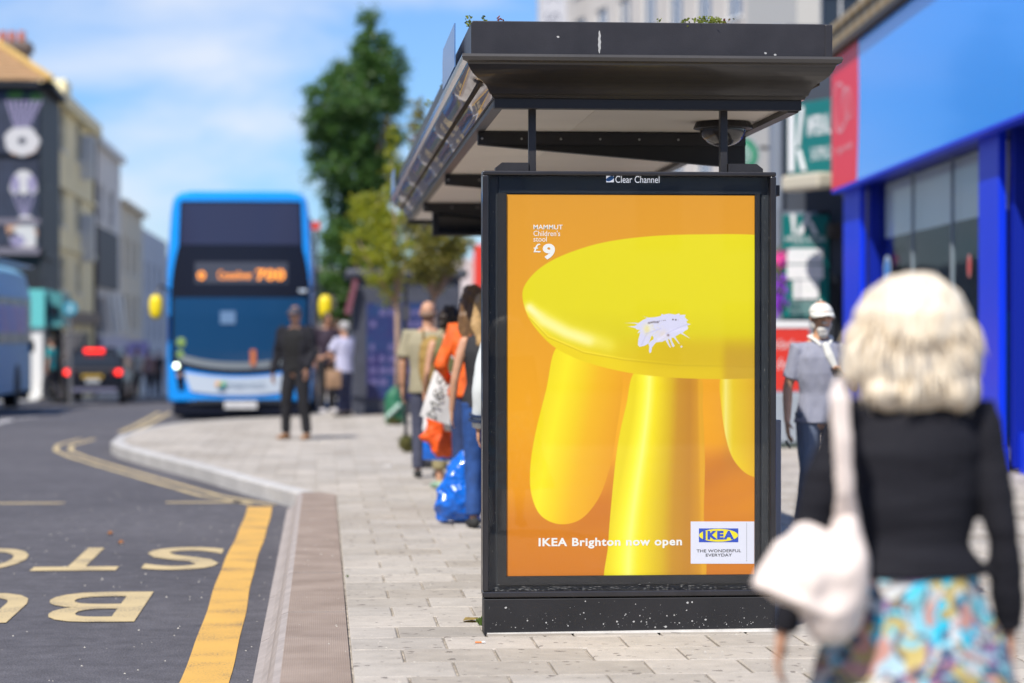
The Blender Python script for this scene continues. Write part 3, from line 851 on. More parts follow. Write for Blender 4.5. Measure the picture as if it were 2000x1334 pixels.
# maker's mark at the top of the glass
tc_ = mat('mark_white', (.75, .75, .80), .5, emit=(.75, .75, .80), estr=.6)  # glow added so the mark stays readable in the shade
YL = YP + .040
def lay(s, box, m_, par, Y, bold=0.0, italic=0.0, nm='lettering'):
    x0, y0, x1, y1 = box
    a, c_ = P(x0, y1, Y), P(x1, y0, Y)
    return text_on(s, (a.x, Y, a.z), (c_.x-a.x, 0, 0), (0, 0, c_.z-a.z), m_, par, nm, bold, italic=italic)
lay('Clear Channel', (1202, 344, 1288, 357), tc_, case, YL, .0)
def flat(pts_px, Y, m_, par, nm, th=.0):
    b = MB(); b.add([P(x, y, Y) for x, y in pts_px], [tuple(range(len(pts_px)-1, -1, -1))]); return b.build(nm, m_, par)
flat([(1184, 343), (1199, 343), (1199, 356), (1184, 356)], YL, tc_, case, 'logo')
flat([(1191.5 + 8.2*math.cos(a)*.95 + 0*1, 349 - 4.6*math.sin(a) - 2.5*math.cos(a)) for a in np.linspace(0, 2*math.pi, 20)[:-1]], YL-.001, mat('logo_blue', (.03, .20, .62), .5), case, 'logo')

# ------------------------------------------------------------------ the poster (printed sheet)
poster = thing('advertising_poster', 'orange poster of a yellow children\'s stool splashed by a bird, behind the shelter\'s glass', 'poster', ((ax0+ax1)/2, YP+.05, az0))
W, H = 484, 742
NX, NY = 430, 660
gx, gy = np.meshgrid(np.linspace(989.5, 1473.5, NX), np.linspace(379.5, 1121.5, NY))
def lin(c): 
    c = np.asarray(c, float)/255
    return np.where(c < .04045, c/12.92, ((c+.055)/1.055)**2.4)
def spl(pts, k=10):
    p = np.array(pts, float); n_ = len(p); out = []
    for i in range(n_):
        a, b_, c_, d = p[(i-1) % n_], p[i], p[(i+1) % n_], p[(i+2) % n_]
        for t_ in np.arange(k)/k:
            out.append(.5*((2*b_) + (c_-a)*t_ + (2*a-5*b_+4*c_-d)*t_**2 + (3*b_-a-3*c_+d)*t_**3))
    return np.array(out)
def cover(poly, soft=1.0):
    poly = np.asarray(poly, float)
    x0, y0 = poly.min(0) - 3*soft - 2; x1, y1 = poly.max(0) + 3*soft + 2
    sel = (gx > x0) & (gx < x1) & (gy > y0) & (gy < y1)
    X_, Y_ = gx[sel], gy[sel]
    ins = np.zeros(X_.shape, bool); dist = np.full(X_.shape, 1e9)
    for i in range(len(poly)):
        (xa, ya), (xb, yb) = poly[i], poly[(i+1) % len(poly)]
        if ya != yb:
            c_ = (ya > Y_) != (yb > Y_); ins ^= c_ & (X_ < (xb-xa)*(Y_-ya)/(yb-ya) + xa)
        L = (xb-xa)**2 + (yb-ya)**2 + 1e-9
        t_ = np.clip(((X_-xa)*(xb-xa) + (Y_-ya)*(yb-ya))/L, 0, 1)
        dist = np.minimum(dist, np.hypot(X_-xa-t_*(xb-xa), Y_-ya-t_*(yb-ya)))
    sd = np.where(ins, dist, -dist); out = np.zeros(gx.shape)
    out[sel] = np.clip(.5 + sd/(1.4*soft), 0, 1); return out
def near_line(pts, w, poly=None):
    pts = np.asarray(pts, float); dist = np.full(gx.shape, 1e9)
    for (xa, ya), (xb, yb) in zip(pts[:-1], pts[1:]):
        L = (xb-xa)**2 + (yb-ya)**2 + 1e-9
        t_ = np.clip(((gx-xa)*(xb-xa) + (gy-ya)*(yb-ya))/L, 0, 1)
        dist = np.minimum(dist, np.hypot(gx-xa-t_*(xb-xa), gy-ya-t_*(yb-ya)))
    return np.exp(-(dist/w)**2)
def ss(a, b_, x): t_ = np.clip((x-a)/(b_-a), 0, 1); return t_*t_*(3-2*t_)
def grad(stops, x):
    xs_ = [s[0] for s in stops]; cs = np.array([s[1] for s in stops], float)
    return np.stack([np.interp(x, xs_, cs[:, k_]) for k_ in range(3)], -1)
img = grad([(380, (218, 148, 30)), (600, (226, 153, 20)), (820, (236, 160, 10)), (960, (228, 146, 6)), (1010, (210, 124, 4)), (1121, (202, 114, 6))], gy)
def over(col, a): 
    global img
    col = np.asarray(col, float)
    img = img*(1-a[..., None]) + col*a[..., None]
over((200, 104, 14), .5*np.exp(-(((gx-1180)/60)**2 + ((gy-985)/34)**2)))      # printed stool shadow
over((198, 110, 10), .55*cover(spl([(1170, 960), (1215, 900), (1470, 885), (1500, 960), (1380, 1000), (1150, 1040), (1120, 1020)]), 24))
over((244, 176, 24), .6*np.exp(-(((gx-1215)/30)**2 + ((gy-830)/90)**2)))
over((214, 140, 60), .55*np.exp(-(((gx-1440)/40)**2 + ((gy-800)/70)**2)))
over((190, 108, 20), .6*near_line([(1376, 935), (1420, 905), (1473, 895)], 26))
leg3 = spl([(1407, 736), (1409, 800), (1420, 865), (1438, 905), (1470, 930), (1520, 930), (1520, 730), (1440, 730)])
l3 = grad([(1407, (228, 190, 8)), (1417, (250, 238, 120)), (1432, (238, 206, 10)), (1473, (228, 176, 14))], gx)
over(l3, cover(leg3))
leg1 = spl([(1088, 676), (1066, 760), (1044, 850), (1035, 915), (1038, 965), (1056, 1004), (1092, 1021), (1133, 1012), (1166, 975), (1186, 925), (1200, 860), (1213, 722), (1150, 690)])
s1 = (gx - (1088 - (gy-676)*.215)) / 150
l1 = grad([(0, (238, 214, 6)), (.18, (246, 226, 20)), (.40, (240, 204, 4)), (.62, (238, 178, 6)), (1.0, (230, 156, 8))], s1)
over(l1, cover(leg1)); 
leg2 = spl([(1240, 724), (1222, 790), (1205, 870), (1194, 970), (1187, 1060), (1185, 1150), (1280, 1160), (1372, 1150), (1374, 1000), (1376, 900), (1372, 800), (1366, 735), (1300, 725)])
s2 = (gx - (1240 - 55*ss(724, 1121, gy))) / (125 + 62*ss(724, 1121, gy))
l2 = grad([(0, (232, 208, 4)), (.12, (248, 232, 40)), (.22, (250, 240, 110)), (.34, (240, 216, 4)), (.55, (214, 174, 6)), (.68, (196, 138, 22)), (.85, (190, 126, 24)), (.96, (206, 140, 20)), (1, (222, 158, 20))], s2)
over(l2, cover(leg2))
seat = spl([(1020, 573), (1032, 545), (1062, 517), (1110, 493), (1180, 472), (1270, 460), (1370, 456), (1480, 457), (1540, 470), (1540, 738), (1470, 738), (1395, 739), (1300, 735), (1215, 724), (1140, 704), (1085, 678), (1050, 645), (1029, 612)])
c_seat = cover(seat)
base = grad([(450, (228, 212, 0)), (600, (225, 209, 0)), (650, (218, 200, 0)), (690, (222, 196, 2)), (738, (228, 192, 4))], gy)
over(base, c_seat)
rim_sh = spl([(1028, 600), (1080, 655), (1180, 690), (1300, 712), (1480, 716), (1540, 716), (1540, 760), (1200, 760), (1020, 660)])
over((236, 205, 0), .8*c_seat*cover(rim_sh, 2)*ss(1600, 1100, gx))
over((252, 240, 170), .95*c_seat*near_line([(1034, 600), (1062, 625), (1105, 648), (1150, 664)], 11)*ss(1210, 1130, gx))
over((250, 236, 130), .6*c_seat*near_line([(1060, 622), (1110, 648), (1190, 672)], 17)*ss(1260, 1150, gx))
over((208, 172, 4), .75*c_seat*ss(645, 680, gy)*ss(1180, 1320, gx)*(1-.5*ss(700, 730, gy)))
over((196, 160, 0), .5*c_seat*near_line([(1034, 620), (1070, 658), (1140, 688), (1220, 702), (1320, 712), (1475, 715)], 1.1))
over((250, 232, 90), .5*c_seat*near_line([(1034, 617), (1070, 655), (1140, 685), (1220, 699), (1320, 709), (1475, 712)], 1.1)*ss(1400, 1100, gx))
over((190, 140, 50), .38*ss(645, 700, gy)*ss(1400, 1425, gx)*c_seat)  # brown cast of a reflection in the glass, painted into the print
over((176, 128, 60), .22*ss(1405, 1422, gx)*ss(650, 690, gy)*ss(950, 850, gy))  # same painted reflection, fainter and reaching beyond the seat
# bird splash
spz = [(330,580),(500,573),(545,580),(620,530),(690,495),(616,466),(720,490),(840,480),(915,462),(925,428),(960,440),(1040,425),(1090,430),(1150,440),(1215,420),(1225,445),(1322,443),(1305,480),(1340,520),(1364,532),(1335,550),(1345,580),(1402,598),(1375,612),(1345,620),(1364,660),(1350,685),(1310,705),(1270,740),(1300,760),(1397,832),(1375,825),(1280,772),(1235,750),(1190,775),(1150,800),(1180,850),(1228,922),(1205,915),(1130,825),(1090,815),(1095,870),(1142,950),(1122,972),(1100,960),(1060,850),(1030,840),(1045,900),(1082,977),(1060,977),(1030,930),(990,860),(940,885),(880,890),(835,895),(800,940),(770,980),(760,1050),(735,1072),(720,1040),(725,960),(710,915),(650,950),(570,967),(540,940),(545,850),(565,780),(575,730),(528,752),(560,700),(575,690),(520,685),(500,665),(450,650),(368,637),(480,626),(530,605),(490,588)]
zc = lambda L: [(1180 + x/8.336, 560 + y/8.336) for x, y in L]
M_s = cover(zc(spz), .8)
M_s = M_s*(1 - cover(spl(zc([(765, 788), (735, 868), (722, 902), (752, 868), (790, 846), (790, 808)]), 4), .6))
M_s = np.maximum(M_s, np.clip(1.6*np.exp(-((gx-1330)**2+(gy-675.5)**2)/3.5), 0, 1))
over((212, 208, 230), M_s)
over((232, 226, 200), .8*M_s*np.exp(-(((gx-1264)/9)**2 + ((gy-639)/9)**2)))
over((232, 214, 130), .7*M_s*np.exp(-(((gx-1262)/5)**2 + ((gy-642)/8)**2)))
over((222, 205, 190), .7*M_s*np.exp(-(((gx-1294)/10)**2 + ((gy-652)/8)**2)))
over((228, 222, 245), .6*M_s*near_line([(1285, 662), (1310, 645), (1340, 640)], 3))
over((190, 186, 214), .6*M_s*(near_line([(1252, 672), (1262, 650), (1290, 640)], 1.3) + near_line([(1300, 650), (1330, 636), (1342, 632)], 1.2)))
tex = np.sin(gx*.5+np.sin(gy*.3)*3)*np.sin(gy*.41+gx*.13)
over((226, 210, 150), .5*M_s*np.clip(tex, 0, 1)*np.exp(-(((gx-1272)/18)**2 + ((gy-642)/16)**2)))
over((70, 55, 50), M_s*np.clip(near_line([(1266, 629.5), (1275, 627.5), (1284, 628)], 1.6)*1.2*(np.sin(gx*2.3+gy)*.5+.6) + near_line([(1284, 626), (1300, 624)], .8)*.6*(np.sin(gx*1.7) > 0) + near_line([(1312, 622.5), (1322, 623.5)], 1.2)*.9*(np.sin(gx*1.1+2) > -.2), 0, .8))
over((90, 60, 60), M_s*.7*np.exp(-((gx-1304)**2+(gy-653)**2)/5))
me = bpy.data.meshes.new('printed_sheet')
tl, br = P(989.5, 379.5, YP+.05), P(1473.5, 1121.5, YP+.05)
vx, vz = np.linspace(tl.x, br.x, NX), np.linspace(tl.z, br.z, NY)
VX, VZ = np.meshgrid(vx, vz)
verts = np.stack([VX, np.full_like(VX, YP+.050), VZ], -1).reshape(-1, 3)
idx = np.arange(NX*NY).reshape(NY, NX)
q = np.stack([idx[1:, :-1], idx[1:, 1:], idx[:-1, 1:], idx[:-1, :-1]], -1).reshape(-1, 4)
me.vertices.add(len(verts)); me.vertices.foreach_set('co', verts.reshape(-1))
me.loops.add(q.size); me.loops.foreach_set('vertex_index', q.reshape(-1).astype(np.int32))
me.polygons.add(len(q)); me.polygons.foreach_set('loop_start', np.arange(0, q.size, 4, dtype=np.int32)); me.polygons.foreach_set('loop_total', np.full(len(q), 4, dtype=np.int32))
me.update(calc_edges=True)
ca = me.color_attributes.new('print', 'FLOAT_COLOR', 'POINT')
rgba = np.ones((NX*NY, 4)); rgba[:, :3] = lin(np.clip(img, 0, 255)).reshape(-1, 3)
ca.data.foreach_set('color', rgba.reshape(-1))
m = mat('poster_print', (1, 1, 1), .55); n_, l_ = m.node_tree.nodes, m.node_tree.links
at = n_.new("ShaderNodeAttribute"); at.attribute_name = 'print'; l_.new(at.outputs['Color'], n_["Principled BSDF"].inputs['Base Color'])
# faint glow added to the print to lift the sheet's brightness
l_.new(at.outputs['Color'], n_["Principled BSDF"].inputs['Emission Color']); n_["Principled BSDF"].inputs['Emission Strength'].default_value = POSTER_E
me.materials.append(m)
ps = bpy.data.objects.new('printed_sheet', me); COL.objects.link(ps); ps.parent = poster; ps.location = -Vector(poster.location)
M_pw = mat('poster_white', (.82, .80, .76), .6, emit=(.82, .80, .76), estr=POSTER_E)
M_pb = mat('poster_logo_white', (.72, .71, .80), .6, emit=(.72, .71, .80), estr=POSTER_E)
M_pk = mat('poster_ink', (.03, .03, .04), .6)
YT = YP + .049
lay('MAMMUT', (1042, 439, 1099, 448), M_pw, poster, YT, .012)
lay("Children's", (1042, 450.5, 1094, 461), M_pw, poster, YT, .002)
lay('stool', (1042, 462, 1068, 472), M_pw, poster, YT, .002)
lay('£', (1042, 476, 1056, 493), M_pw, poster, YT, .006)
lay('9', (1060, 476, 1084, 507), M_pw, poster, YT, .045)
lay('IKEA Brighton now open', (1052, 1049, 1332, 1072), M_pw, poster, YT, .030)
lgo = flat([(1349, 1018.5), (1473.2, 1018.5), (1473.2, 1101), (1349, 1101)], YT, M_pb, poster, 'logo_panel')
flat([(1365, 1032), (1442, 1032), (1442, 1059), (1365, 1059)], YT-.0006, mat('logo_deep_blue', (.02, .07, .48), .6, emit=(.02, .07, .48), estr=POSTER_E), lgo, 'logo')
flat([(1403.5+38*math.cos(a), 1045.5+12.5*math.sin(a)) for a in np.linspace(0, 2*math.pi, 40)[:-1]], YT-.0012, mat('logo_yellow', (.85, .72, .01), .6, emit=(.85, .72, .01), estr=POSTER_E), lgo, 'logo')
lay('IKEA', (1373, 1036.5, 1434, 1054), mat('logo_deep_blue', (0, 0, 0)), lgo, YT-.0018, .06)
lay('THE WONDERFUL', (1360.5, 1072.5, 1447.5, 1079), M_pk, lgo, YT-.0008, .01)
lay('EVERYDAY', (1378.5, 1081, 1429.5, 1087), M_pk, lgo, YT-.0008, .01)
b = MB()
for y in np.arange(1022, 1097, 3.6): 
    a_, c_ = P(1458, y+2.0, YT-.0008), P(1458.8, y, YT-.0008); b.add([(a_.x, YT-.0008, a_.z), (c_.x, YT-.0008, a_.z), (c_.x, YT-.0008, c_.z), (a_.x, YT-.0008, c_.z)], [(0, 1, 2, 3)])
b.build('dotted_line', M_pk, lgo)
# ------------------------------------------------------------------ buildings
Zv = Vector((0, 0, 1))
M_pane_d = mat('window_pane', (.025, .035, .05), .15, spec=.35)
M_sash = mat('white_sash', (.72, .72, .70), .5)
def facade(root, O, U, N, w, h, holes, wall, back=6.0, pane=None, sash=None, dep=.14, bars=(1, 1), wname='wall', body=None):
    O, U, N = Vector(O), Vector(U).normalized(), Vector(N).normalized()
    us = sorted({0, w} | {a for q in holes for a in (q[0], q[1])}); vs = sorted({0, h} | {a for q in holes for a in (q[2], q[3])})
    b = MB(); pt = lambda u, v, d=0: O + U*u + Zv*v - N*d
    for i in range(len(us)-1):
        for j in range(len(vs)-1):
            cu, cv = (us[i]+us[i+1])/2, (vs[j]+vs[j+1])/2
            if any(q[0] < cu < q[1] and q[2] < cv < q[3] for q in holes): continue
            b.add([pt(us[i], vs[j]), pt(us[i+1], vs[j]), pt(us[i+1], vs[j+1]), pt(us[i], vs[j+1])], [(0, 1, 2, 3)])
    for (a, c, e, g) in [q[:4] for q in holes] + [(0, w, 0, h)]:
        b.add([pt(a, e), pt(c, e), pt(c, g), pt(a, g), pt(a, e, dep), pt(c, e, dep), pt(c, g, dep), pt(a, g, dep)],
              [(0, 1, 5, 4), (1, 2, 6, 5), (2, 3, 7, 6), (3, 0, 4, 7)])
    b.build(wname, wall, root)
    b = MB(); b.obox(pt(.004, 0, dep+.002), U*(w-.008), -N*(back-dep), Zv*(h-.004)); b.build('side_wall', body or wall, root)
    for q in holes:
        a, c, e, g = q[:4]
        wd = MB().obox(pt(a+.003, e+.003, dep), U*(c-a-.006), N*.015, Zv*(g-e-.006)).build('window', q[4] if len(q) > 4 else (pane or M_pane_d), root)
        if sash:
            f = MB(); t_ = .055; y = dep-.017
            for (ua, ub, va, vb) in [(a, a+t_, e, g), (c-t_, c, e, g), (a+t_, c-t_, e, e+t_), (a+t_, c-t_, g-t_, g)] + \
                [(a + (c-a)*(k+1)/(bars[0]+1) - .02, a + (c-a)*(k+1)/(bars[0]+1) + .02, e+t_, g-t_) for k in range(bars[0])]:
                f.obox(pt(ua+.004, va+.004, y), U*(ub-ua-.008), N*.04, Zv*(vb-va-.008))
            for k in range(bars[1]):
                v = e + (g-e)*(k+1)/(bars[1]+1); f.obox(pt(a+t_, v-.025, y-.042), U*(c-a-2*t_), N*.02, Zv*.05)
            f.build('frame', sash, wd)
            MB().obox(pt(a-.06, e-.07, 0), U*(c-a+.12), N*.07, Zv*.066).build('sill', sash, wd)
def ledge(root, O, U, N, w, z0, z1, out, m_, nm='cornice'):
    U, N = Vector(U).normalized(), Vector(N).normalized()
    return MB().obox(Vector(O) + Zv*z0 - N*.01, U*w, N*(out+.01), Zv*(z1-z0)).build(nm, m_, root)

# ---- left side of the street: frontage on x = -8.2
XF = -8.2
def street_building(name, y0, y1, ztop, wall, lab, cat='building', holes=(), **kw):
    zb_ = road_z(y0) - .3
    r = thing(name, lab, cat, (XF, (y0+y1)/2, road_z((y0+y1)/2)))
    facade(r, (XF, y0, zb_), (0, 1, 0), (1, 0, 0), y1-y0, ztop-zb_, list(holes), wall, back=9, **kw)
    return r, zb_
M_cream = mat('cream_render', (.82, .74, .47), .75, var=.1, vscale=.8)
M_pale = mat('pale_grey_render', (.74, .71, .67), .75, var=.1, vscale=.8)
M_beige = mat('beige_render', (.74, .65, .49), .75, var=.1, vscale=.8)
M_greyw = mat('grey_white_render', (.62, .62, .64), .75, var=.12, vscale=.8)
M_brownp = mat('brown_cladding', (.045, .030, .028), .6)
# cream house
zb_ = road_z(75.4) - .3
def hz(py, Y): return Z(py, Y) - zb_
hol = []
for (z0, z1) in ((Z(650, 84), Z(588, 84)), (Z(575, 84), Z(515, 84)), (Z(460, 84), Z(390, 84)), (Z(325, 84), Z(250, 84))):
    if z0 < 1.6: continue
    hol.append((6.6, 8.0, z0 - zb_, z1 - zb_))
    hol.append((1.6, 3.0, z0 - zb_, z1 - zb_))
hol.append((.8, 11.5, .5, 2.5))
r, _ = street_building('terraced_house', 75.4, 88.4, 8.55, M_cream, 'tall cream rendered house with sash windows, next to the black mural corner building', holes=hol, sash=M_sash)
ledge(r, (XF, 75.4, 0), (0, 1, 0), (1, 0, 0), 13, 8.55, 8.95, .28, M_cream); ledge(r, (XF, 75.4, 0), (0, 1, 0), (1, 0, 0), 13, 6.0, 6.15, .10, M_cream)
ledge(r, (XF, 75.4, 0), (0, 1, 0), (1, 0, 0), 13, 4.1, 4.25, .10, M_cream); ledge(r, (XF, 75.4, 0), (0, 1, 0), (1, 0, 0), 13, 1.75, 2.15, .25, mat('brown_fascia', (.20, .15, .11), .7), 'shop_fascia')
MB().box(XF-1.6, XF-.1, 79.5, 81.3, 8.95, 9.7).build('chimney', M_cream, r)
MB().tube([(XF+.06, 88.2, -1), (XF+.06, 88.2, 8.3)], [.07, .07], 8).build('drainpipe', M_brownp, r)
for (za, zc_) in ((7.3, 8.5), (4.5, 5.8)):     # white bay casings beside the windows
    MB().box(XF+.002, XF+.45, 75.4+7.95, 75.4+8.5, za-.6, zc_-.3).build('bay_frame', M_sash, r)
# pale house with brown panel
zb_ = road_z(88.4) - .3
hol = [(2.0, 3.6, 5.6-zb_, 7.0-zb_), (6.2, 8.0, 5.6-zb_, 7.0-zb_), (1.5, 4.2, 1.4-zb_, 2.8-zb_), (.8, 10.4, .5, 2.0)]
r, _ = street_building('terraced_house', 88.42, 99.8, 8.35, M_pale, 'pale grey rendered house with a dark brown panel on its upper storey', holes=hol, sash=M_sash)
ledge(r, (XF, 88.42, 0), (0, 1, 0), (1, 0, 0), 11.38, 8.35, 8.6, .25, M_sash)
MB().box(XF+.004, XF+.12, 88.6, 97.5, 3.15, 5.35).build('brown_panel', M_brownp, r)
ledge(r, (XF, 88.42, 0), (0, 1, 0), (1, 0, 0), 11.38, .85, 1.3, .3, mat('purple_white_sign', (.45, .42, .55), .5), 'shop_fascia')
for k in range(3):                            # slanting white boards under the panel
    y = 90.5 + k*2.6
    MB().prism([(XF+.3, y, 2.9), (XF+.3, y+1.2, 2.9), (XF+.3, y+2.9, 1.5), (XF+.3, y+1.7, 1.5)], (.05, 0, 0)).build('slanted_board', M_sash, r)
# beige and grey houses farther on
zb_ = road_z(100) - .3
hol = [(u, u+1.3, z0-zb_, z0+1.5-zb_) for u in (1.5, 5, 8.5) for z0 in (1.6, 4.0)]
r, _ = street_building('terraced_house', 99.82, 112, 6.75, M_beige, 'lower beige rendered house beyond the pale house with the brown panel', holes=hol, sash=M_sash)
ledge(r, (XF, 99.82, 0), (0, 1, 0), (1, 0, 0), 12.1, 6.75, 6.95, .25, M_beige)
MB().box(XF-3, XF-1.6, 108, 109.4, 6.7, 8.1).build('chimney', mat('brick', (.28, .12, .07), .85), r)
ledge(r, (XF, 99.82, 0), (0, 1, 0), (1, 0, 0), 12.1, .4, 1.1, .3, mat('violet_sign', (.16, .10, .45), .5), 'shop_fascia')
hol = [(u, u+1.3, z0-zb_, z0+1.5-zb_) for u in (1.5, 5.5, 9.5, 13) for z0 in (1.4, 3.6)]
r, _ = street_building('terraced_house', 112.02, 130, 6.3, M_greyw, 'grey white house with an orange chimney pot, farthest of the row left of the bus', holes=hol, sash=M_sash)
MB().box(XF-2.4, XF-1.0, 117, 118.4, 6.3, 7.0).build('chimney', mat('brick', (.28, .12, .07), .85), r)
MB().cyl((XF-1.7, 117.7, 7.0), (XF-1.7, 117.7, 7.75), .22, .17).build('chimney_pot', mat('terracotta', (.50, .13, .04), .8), r)
hol = [(u, u+1.3, z0-zb_, z0+1.5-zb_) for u in (2, 6, 11, 15, 20) for z0 in (1.4, 3.9)]
r, _ = street_building('terraced_house', 130.02, 156, 5.6, M_pale, 'farthest pale terrace just showing between the houses and the bus', holes=hol, sash=M_sash)
# far cross building that closes the street
cb_ = thing('terraced_house', 'distant brown and white shop row closing the street behind the bus', 'building', (-3, 172, -3))
facade(cb_, (-9, 172, -4), (1, 0, 0), (0, -1, 0), 16, 10.2, [(u, u+1.4, v, v+1.7) for u in (1.2, 4.2, 7.2, 10.2, 13.2) for v in (4.2, 7.0)], mat('brownish_render', (.26, .21, .19), .8), sash=M_sash)

# ---- black corner building with painted boards
M_bk = mat('black_render', (.012, .014, .020), .6, var=.3, vscale=1.2)
YB0 = 70.4
r = thing('corner_building', 'black painted corner building with a tiled roof, chimney pots and food murals', 'building', (-10, 73, road_z(72)))
xa, xb = X(-120, YB0), X(79, YB0)
zt_ = Z(178, YB0)
ww = xb - xa
z0b = road_z(YB0) - .3
hol = [(X(-60, YB0)-xa, X(-38, YB0)-xa, 5.2-z0b, 7.6-z0b), (X(-60, YB0)-xa, X(-38, YB0)-xa, 1.9-z0b, 4.0-z0b)]
facade(r, (xa, YB0, z0b), (1, 0, 0), (0, -1, 0), ww, zt_-z0b, hol, M_bk, back=5.2, sash=M_bk)
# splayed corner face towards the street
U = Vector((XF - xb, 4.6, 0)); L = U.length; U.normalize(); N = Vector((U.y, -U.x, 0))
hol = [(1.2, 2.6, v-z0b, v+1.9-z0b) for v in (2.9, 5.8)]
facade(r, (xb, YB0, z0b), U, N, L, zt_-z0b, hol, M_bk, back=.6, sash=mat('dark_sash', (.05, .05, .06), .5))
ledge(r, (xb, YB0, 0), U, N, L, 3.6, 3.85, .14, M_bk); ledge(r, (xa, YB0, 0), (1, 0, 0), (0, -1, 0), ww, 4.55, 4.72, .12, mat('grey_band', (.16, .14, .18), .7))
ledge(r, (xa, YB0, 0), (1, 0, 0), (0, -1, 0), ww, Z(500, YB0), Z(486, YB0), .22, mat('grey_band', (.16, .14, .18), .7))
ledge(r, (xa, YB0, 0), (1, 0, 0), (0, -1, 0), ww, zt_, zt_+.18, .35, M_bk); ledge(r, (xb, YB0, 0), U, N, L, zt_, zt_+.16, .4, M_bk)
M_tile = mat('clay_tiles', (.36, .22, .11), .85, var=.3, vscale=6, bump=.5, bscale=12)
b = MB(); pk = Z(92, 76)
e0, e1 = Vector((xa, YB0-.4, zt_+.18)), Vector((xb+.35, YB0-.4, zt_+.18)); e2 = Vector((XF+.2, 75.4, zt_+.18))
p0, p1 = Vector((xa, 75.6, pk)), Vector((X(-14, 75.6), 75.6, pk))
nr_ = 12
for k in range(nr_):                          # overlapping courses of tiles
    t0, t1 = k/nr_, (k+1)/nr_+.01; up = Vector((0, 0, .05))
    A0, A1, B0, B1 = e0.lerp(p0, t0)+up, e1.lerp(p1, t0)+up, e0.lerp(p0, t1), e1.lerp(p1, t1)
    b.add([A0, A1, B1, B0, A0-up, A1-up], [(0, 1, 2, 3), (4, 5, 1, 0)])
    C0 = e2.lerp(p1, t0)+up; C1 = e2.lerp(p1, t1)
    b.add([A1, C0, C1, B1, A1-up, C0-up], [(0, 1, 2, 3), (4, 5, 1, 0)])
b.build('roof', M_tile, r)
b = MB(); b.tube([e1+Vector((0, 0, .06)), p1+Vector((0, 0, .06))], [.1, .1], 8); b.build('ridge_tiles', mat('ridge_ochre', (.50, .33, .10), .8, var=.2), r)
M_brk = mat('chimney_brick', (.17, .13, .11), .9, var=.2, vscale=5)
YC = 75.5
st = MB().box(X(-30, YC), X(51, YC), YC, YC+1.2, 7.2, Z(104, YC)).build('chimney', M_brk, r)
MB().box(X(-34, YC), X(57, YC), YC-.08, YC+1.28, Z(104, YC)+.002, Z(88, YC)).build('chimney_cap', M_brk, st)
M_pot = mat('terracotta', (.50, .13, .04), .8)
for px in (-16, 2, 20, 39): 
    x = X(px, YC); MB().tube([(x, YC+.5, Z(88, YC)+.002), (x, YC+.5, Z(66, YC))], [.115, .10], 12, dome=False).build('chimney_pot', M_pot, st)
# painted boards: a ringed bun, a hanging canopy, a heap of food
M_mb = mat('mural_ground', (.022, .030, .058), .7, var=.35, vscale=1.5)
def mural(px_, py_, pr, m_, par, Y, n_=22, sq=.85, jit=.08, nm='painted_shape'):
    b = MB(); c = P(px_, py_, Y); s = pr/62.6
    pts_ = [c + Vector((s*math.cos(2*math.pi*i/n_)*random.uniform(1-jit, 1+jit), 0, s*sq*math.sin(2*math.pi*i/n_)*random.uniform(1-jit, 1+jit))) for i in range(n_)]
    b.add(pts_, [tuple(range(n_-1, -1, -1))]); return b.build(nm, m_, par)
M_m1, M_m2, M_m3, M_m4 = mat('mural_white', (.55, .53, .53), .7), mat('mural_peach', (.50, .27, .17), .7), mat('mural_violet', (.27, .24, .38), .7), mat('mural_brown', (.22, .12, .09), .7)
bd = MB().box(xa+.3, X(76, YB0), YB0-.09, YB0-.003, Z(305, YB0), Z(186, YB0)).build('mural_board', M_mb, r)
Ym = YB0 - .094
mural(44, 288, 26, M_m2, bd, Ym, sq=.6); mural(42, 276, 31, M_m1, bd, Ym-.004, sq=.85); mural(43, 275, 7.5, M_mb, bd, Ym-.008)
mural(70, 190, 14, mat('mural_green', (.08, .20, .03), .7), bd, Ym-.002, sq=.5); mural(30, 180+6, 16, mat('mural_green', (.08, .20, .03), .7), bd, Ym-.002, sq=.4)
for k in range(7):
    a_, c_ = P(14+k*11, 196, Ym-.002), P(30+k*4, 250, Ym-.002)
    b = MB(); b.add([a_-Vector((.04, 0, 0)), a_+Vector((.04, 0, 0)), c_+Vector((.02, 0, 0)), c_-Vector((.02, 0, 0))], [(0, 1, 2, 3)]); b.build('painted_line', M_m3, bd)
bd = MB().box(xa+.3, X(76, YB0), YB0-.09, YB0-.003, Z(484, YB0), Z(318, YB0)).build('mural_board', M_mb, r)
b = MB(); top = [P(46 + 27*math.cos(a), 372 - 40*math.sin(a), Ym) for a in np.linspace(0, math.pi, 14)] + [P(x, y, Ym) for x, y in ((28, 382), (37, 374), (46, 382), (56, 374), (64, 382))]
b.add(top, [tuple(range(len(top)-1, -1, -1))]); b.build('painted_canopy', M_m1, bd)
for (x, m_) in ((30, M_m3), (62, M_m3)): mural(x, 360, 8, m_, bd, Ym-.003, sq=2)
for k in range(5):
    a_, c_ = P(26+k*10, 382, Ym-.002), P(44+k*2, 425, Ym-.002)
    b = MB(); b.add([a_-Vector((.02, 0, 0)), a_+Vector((.02, 0, 0)), c_+Vector((.02, 0, 0)), c_-Vector((.02, 0, 0))], [(0, 1, 2, 3)]); b.build('painted_line', M_m3, bd)
for (x, y, pr, m_) in ((28, 446, 15, M_m2), (50, 438, 20, M_m1), (44, 462, 24, M_m1), (60, 456, 12, M_m2), (34, 470, 14, M_m3), (56, 474, 14, M_m1), (24, 458, 8, M_m4)):
    mural(x, y, pr, m_, bd, Ym-.003-.001*(x % 5), sq=.8)
mural(95, 425, 7, M_m3, r, 71.6, sq=1.3) if False else None
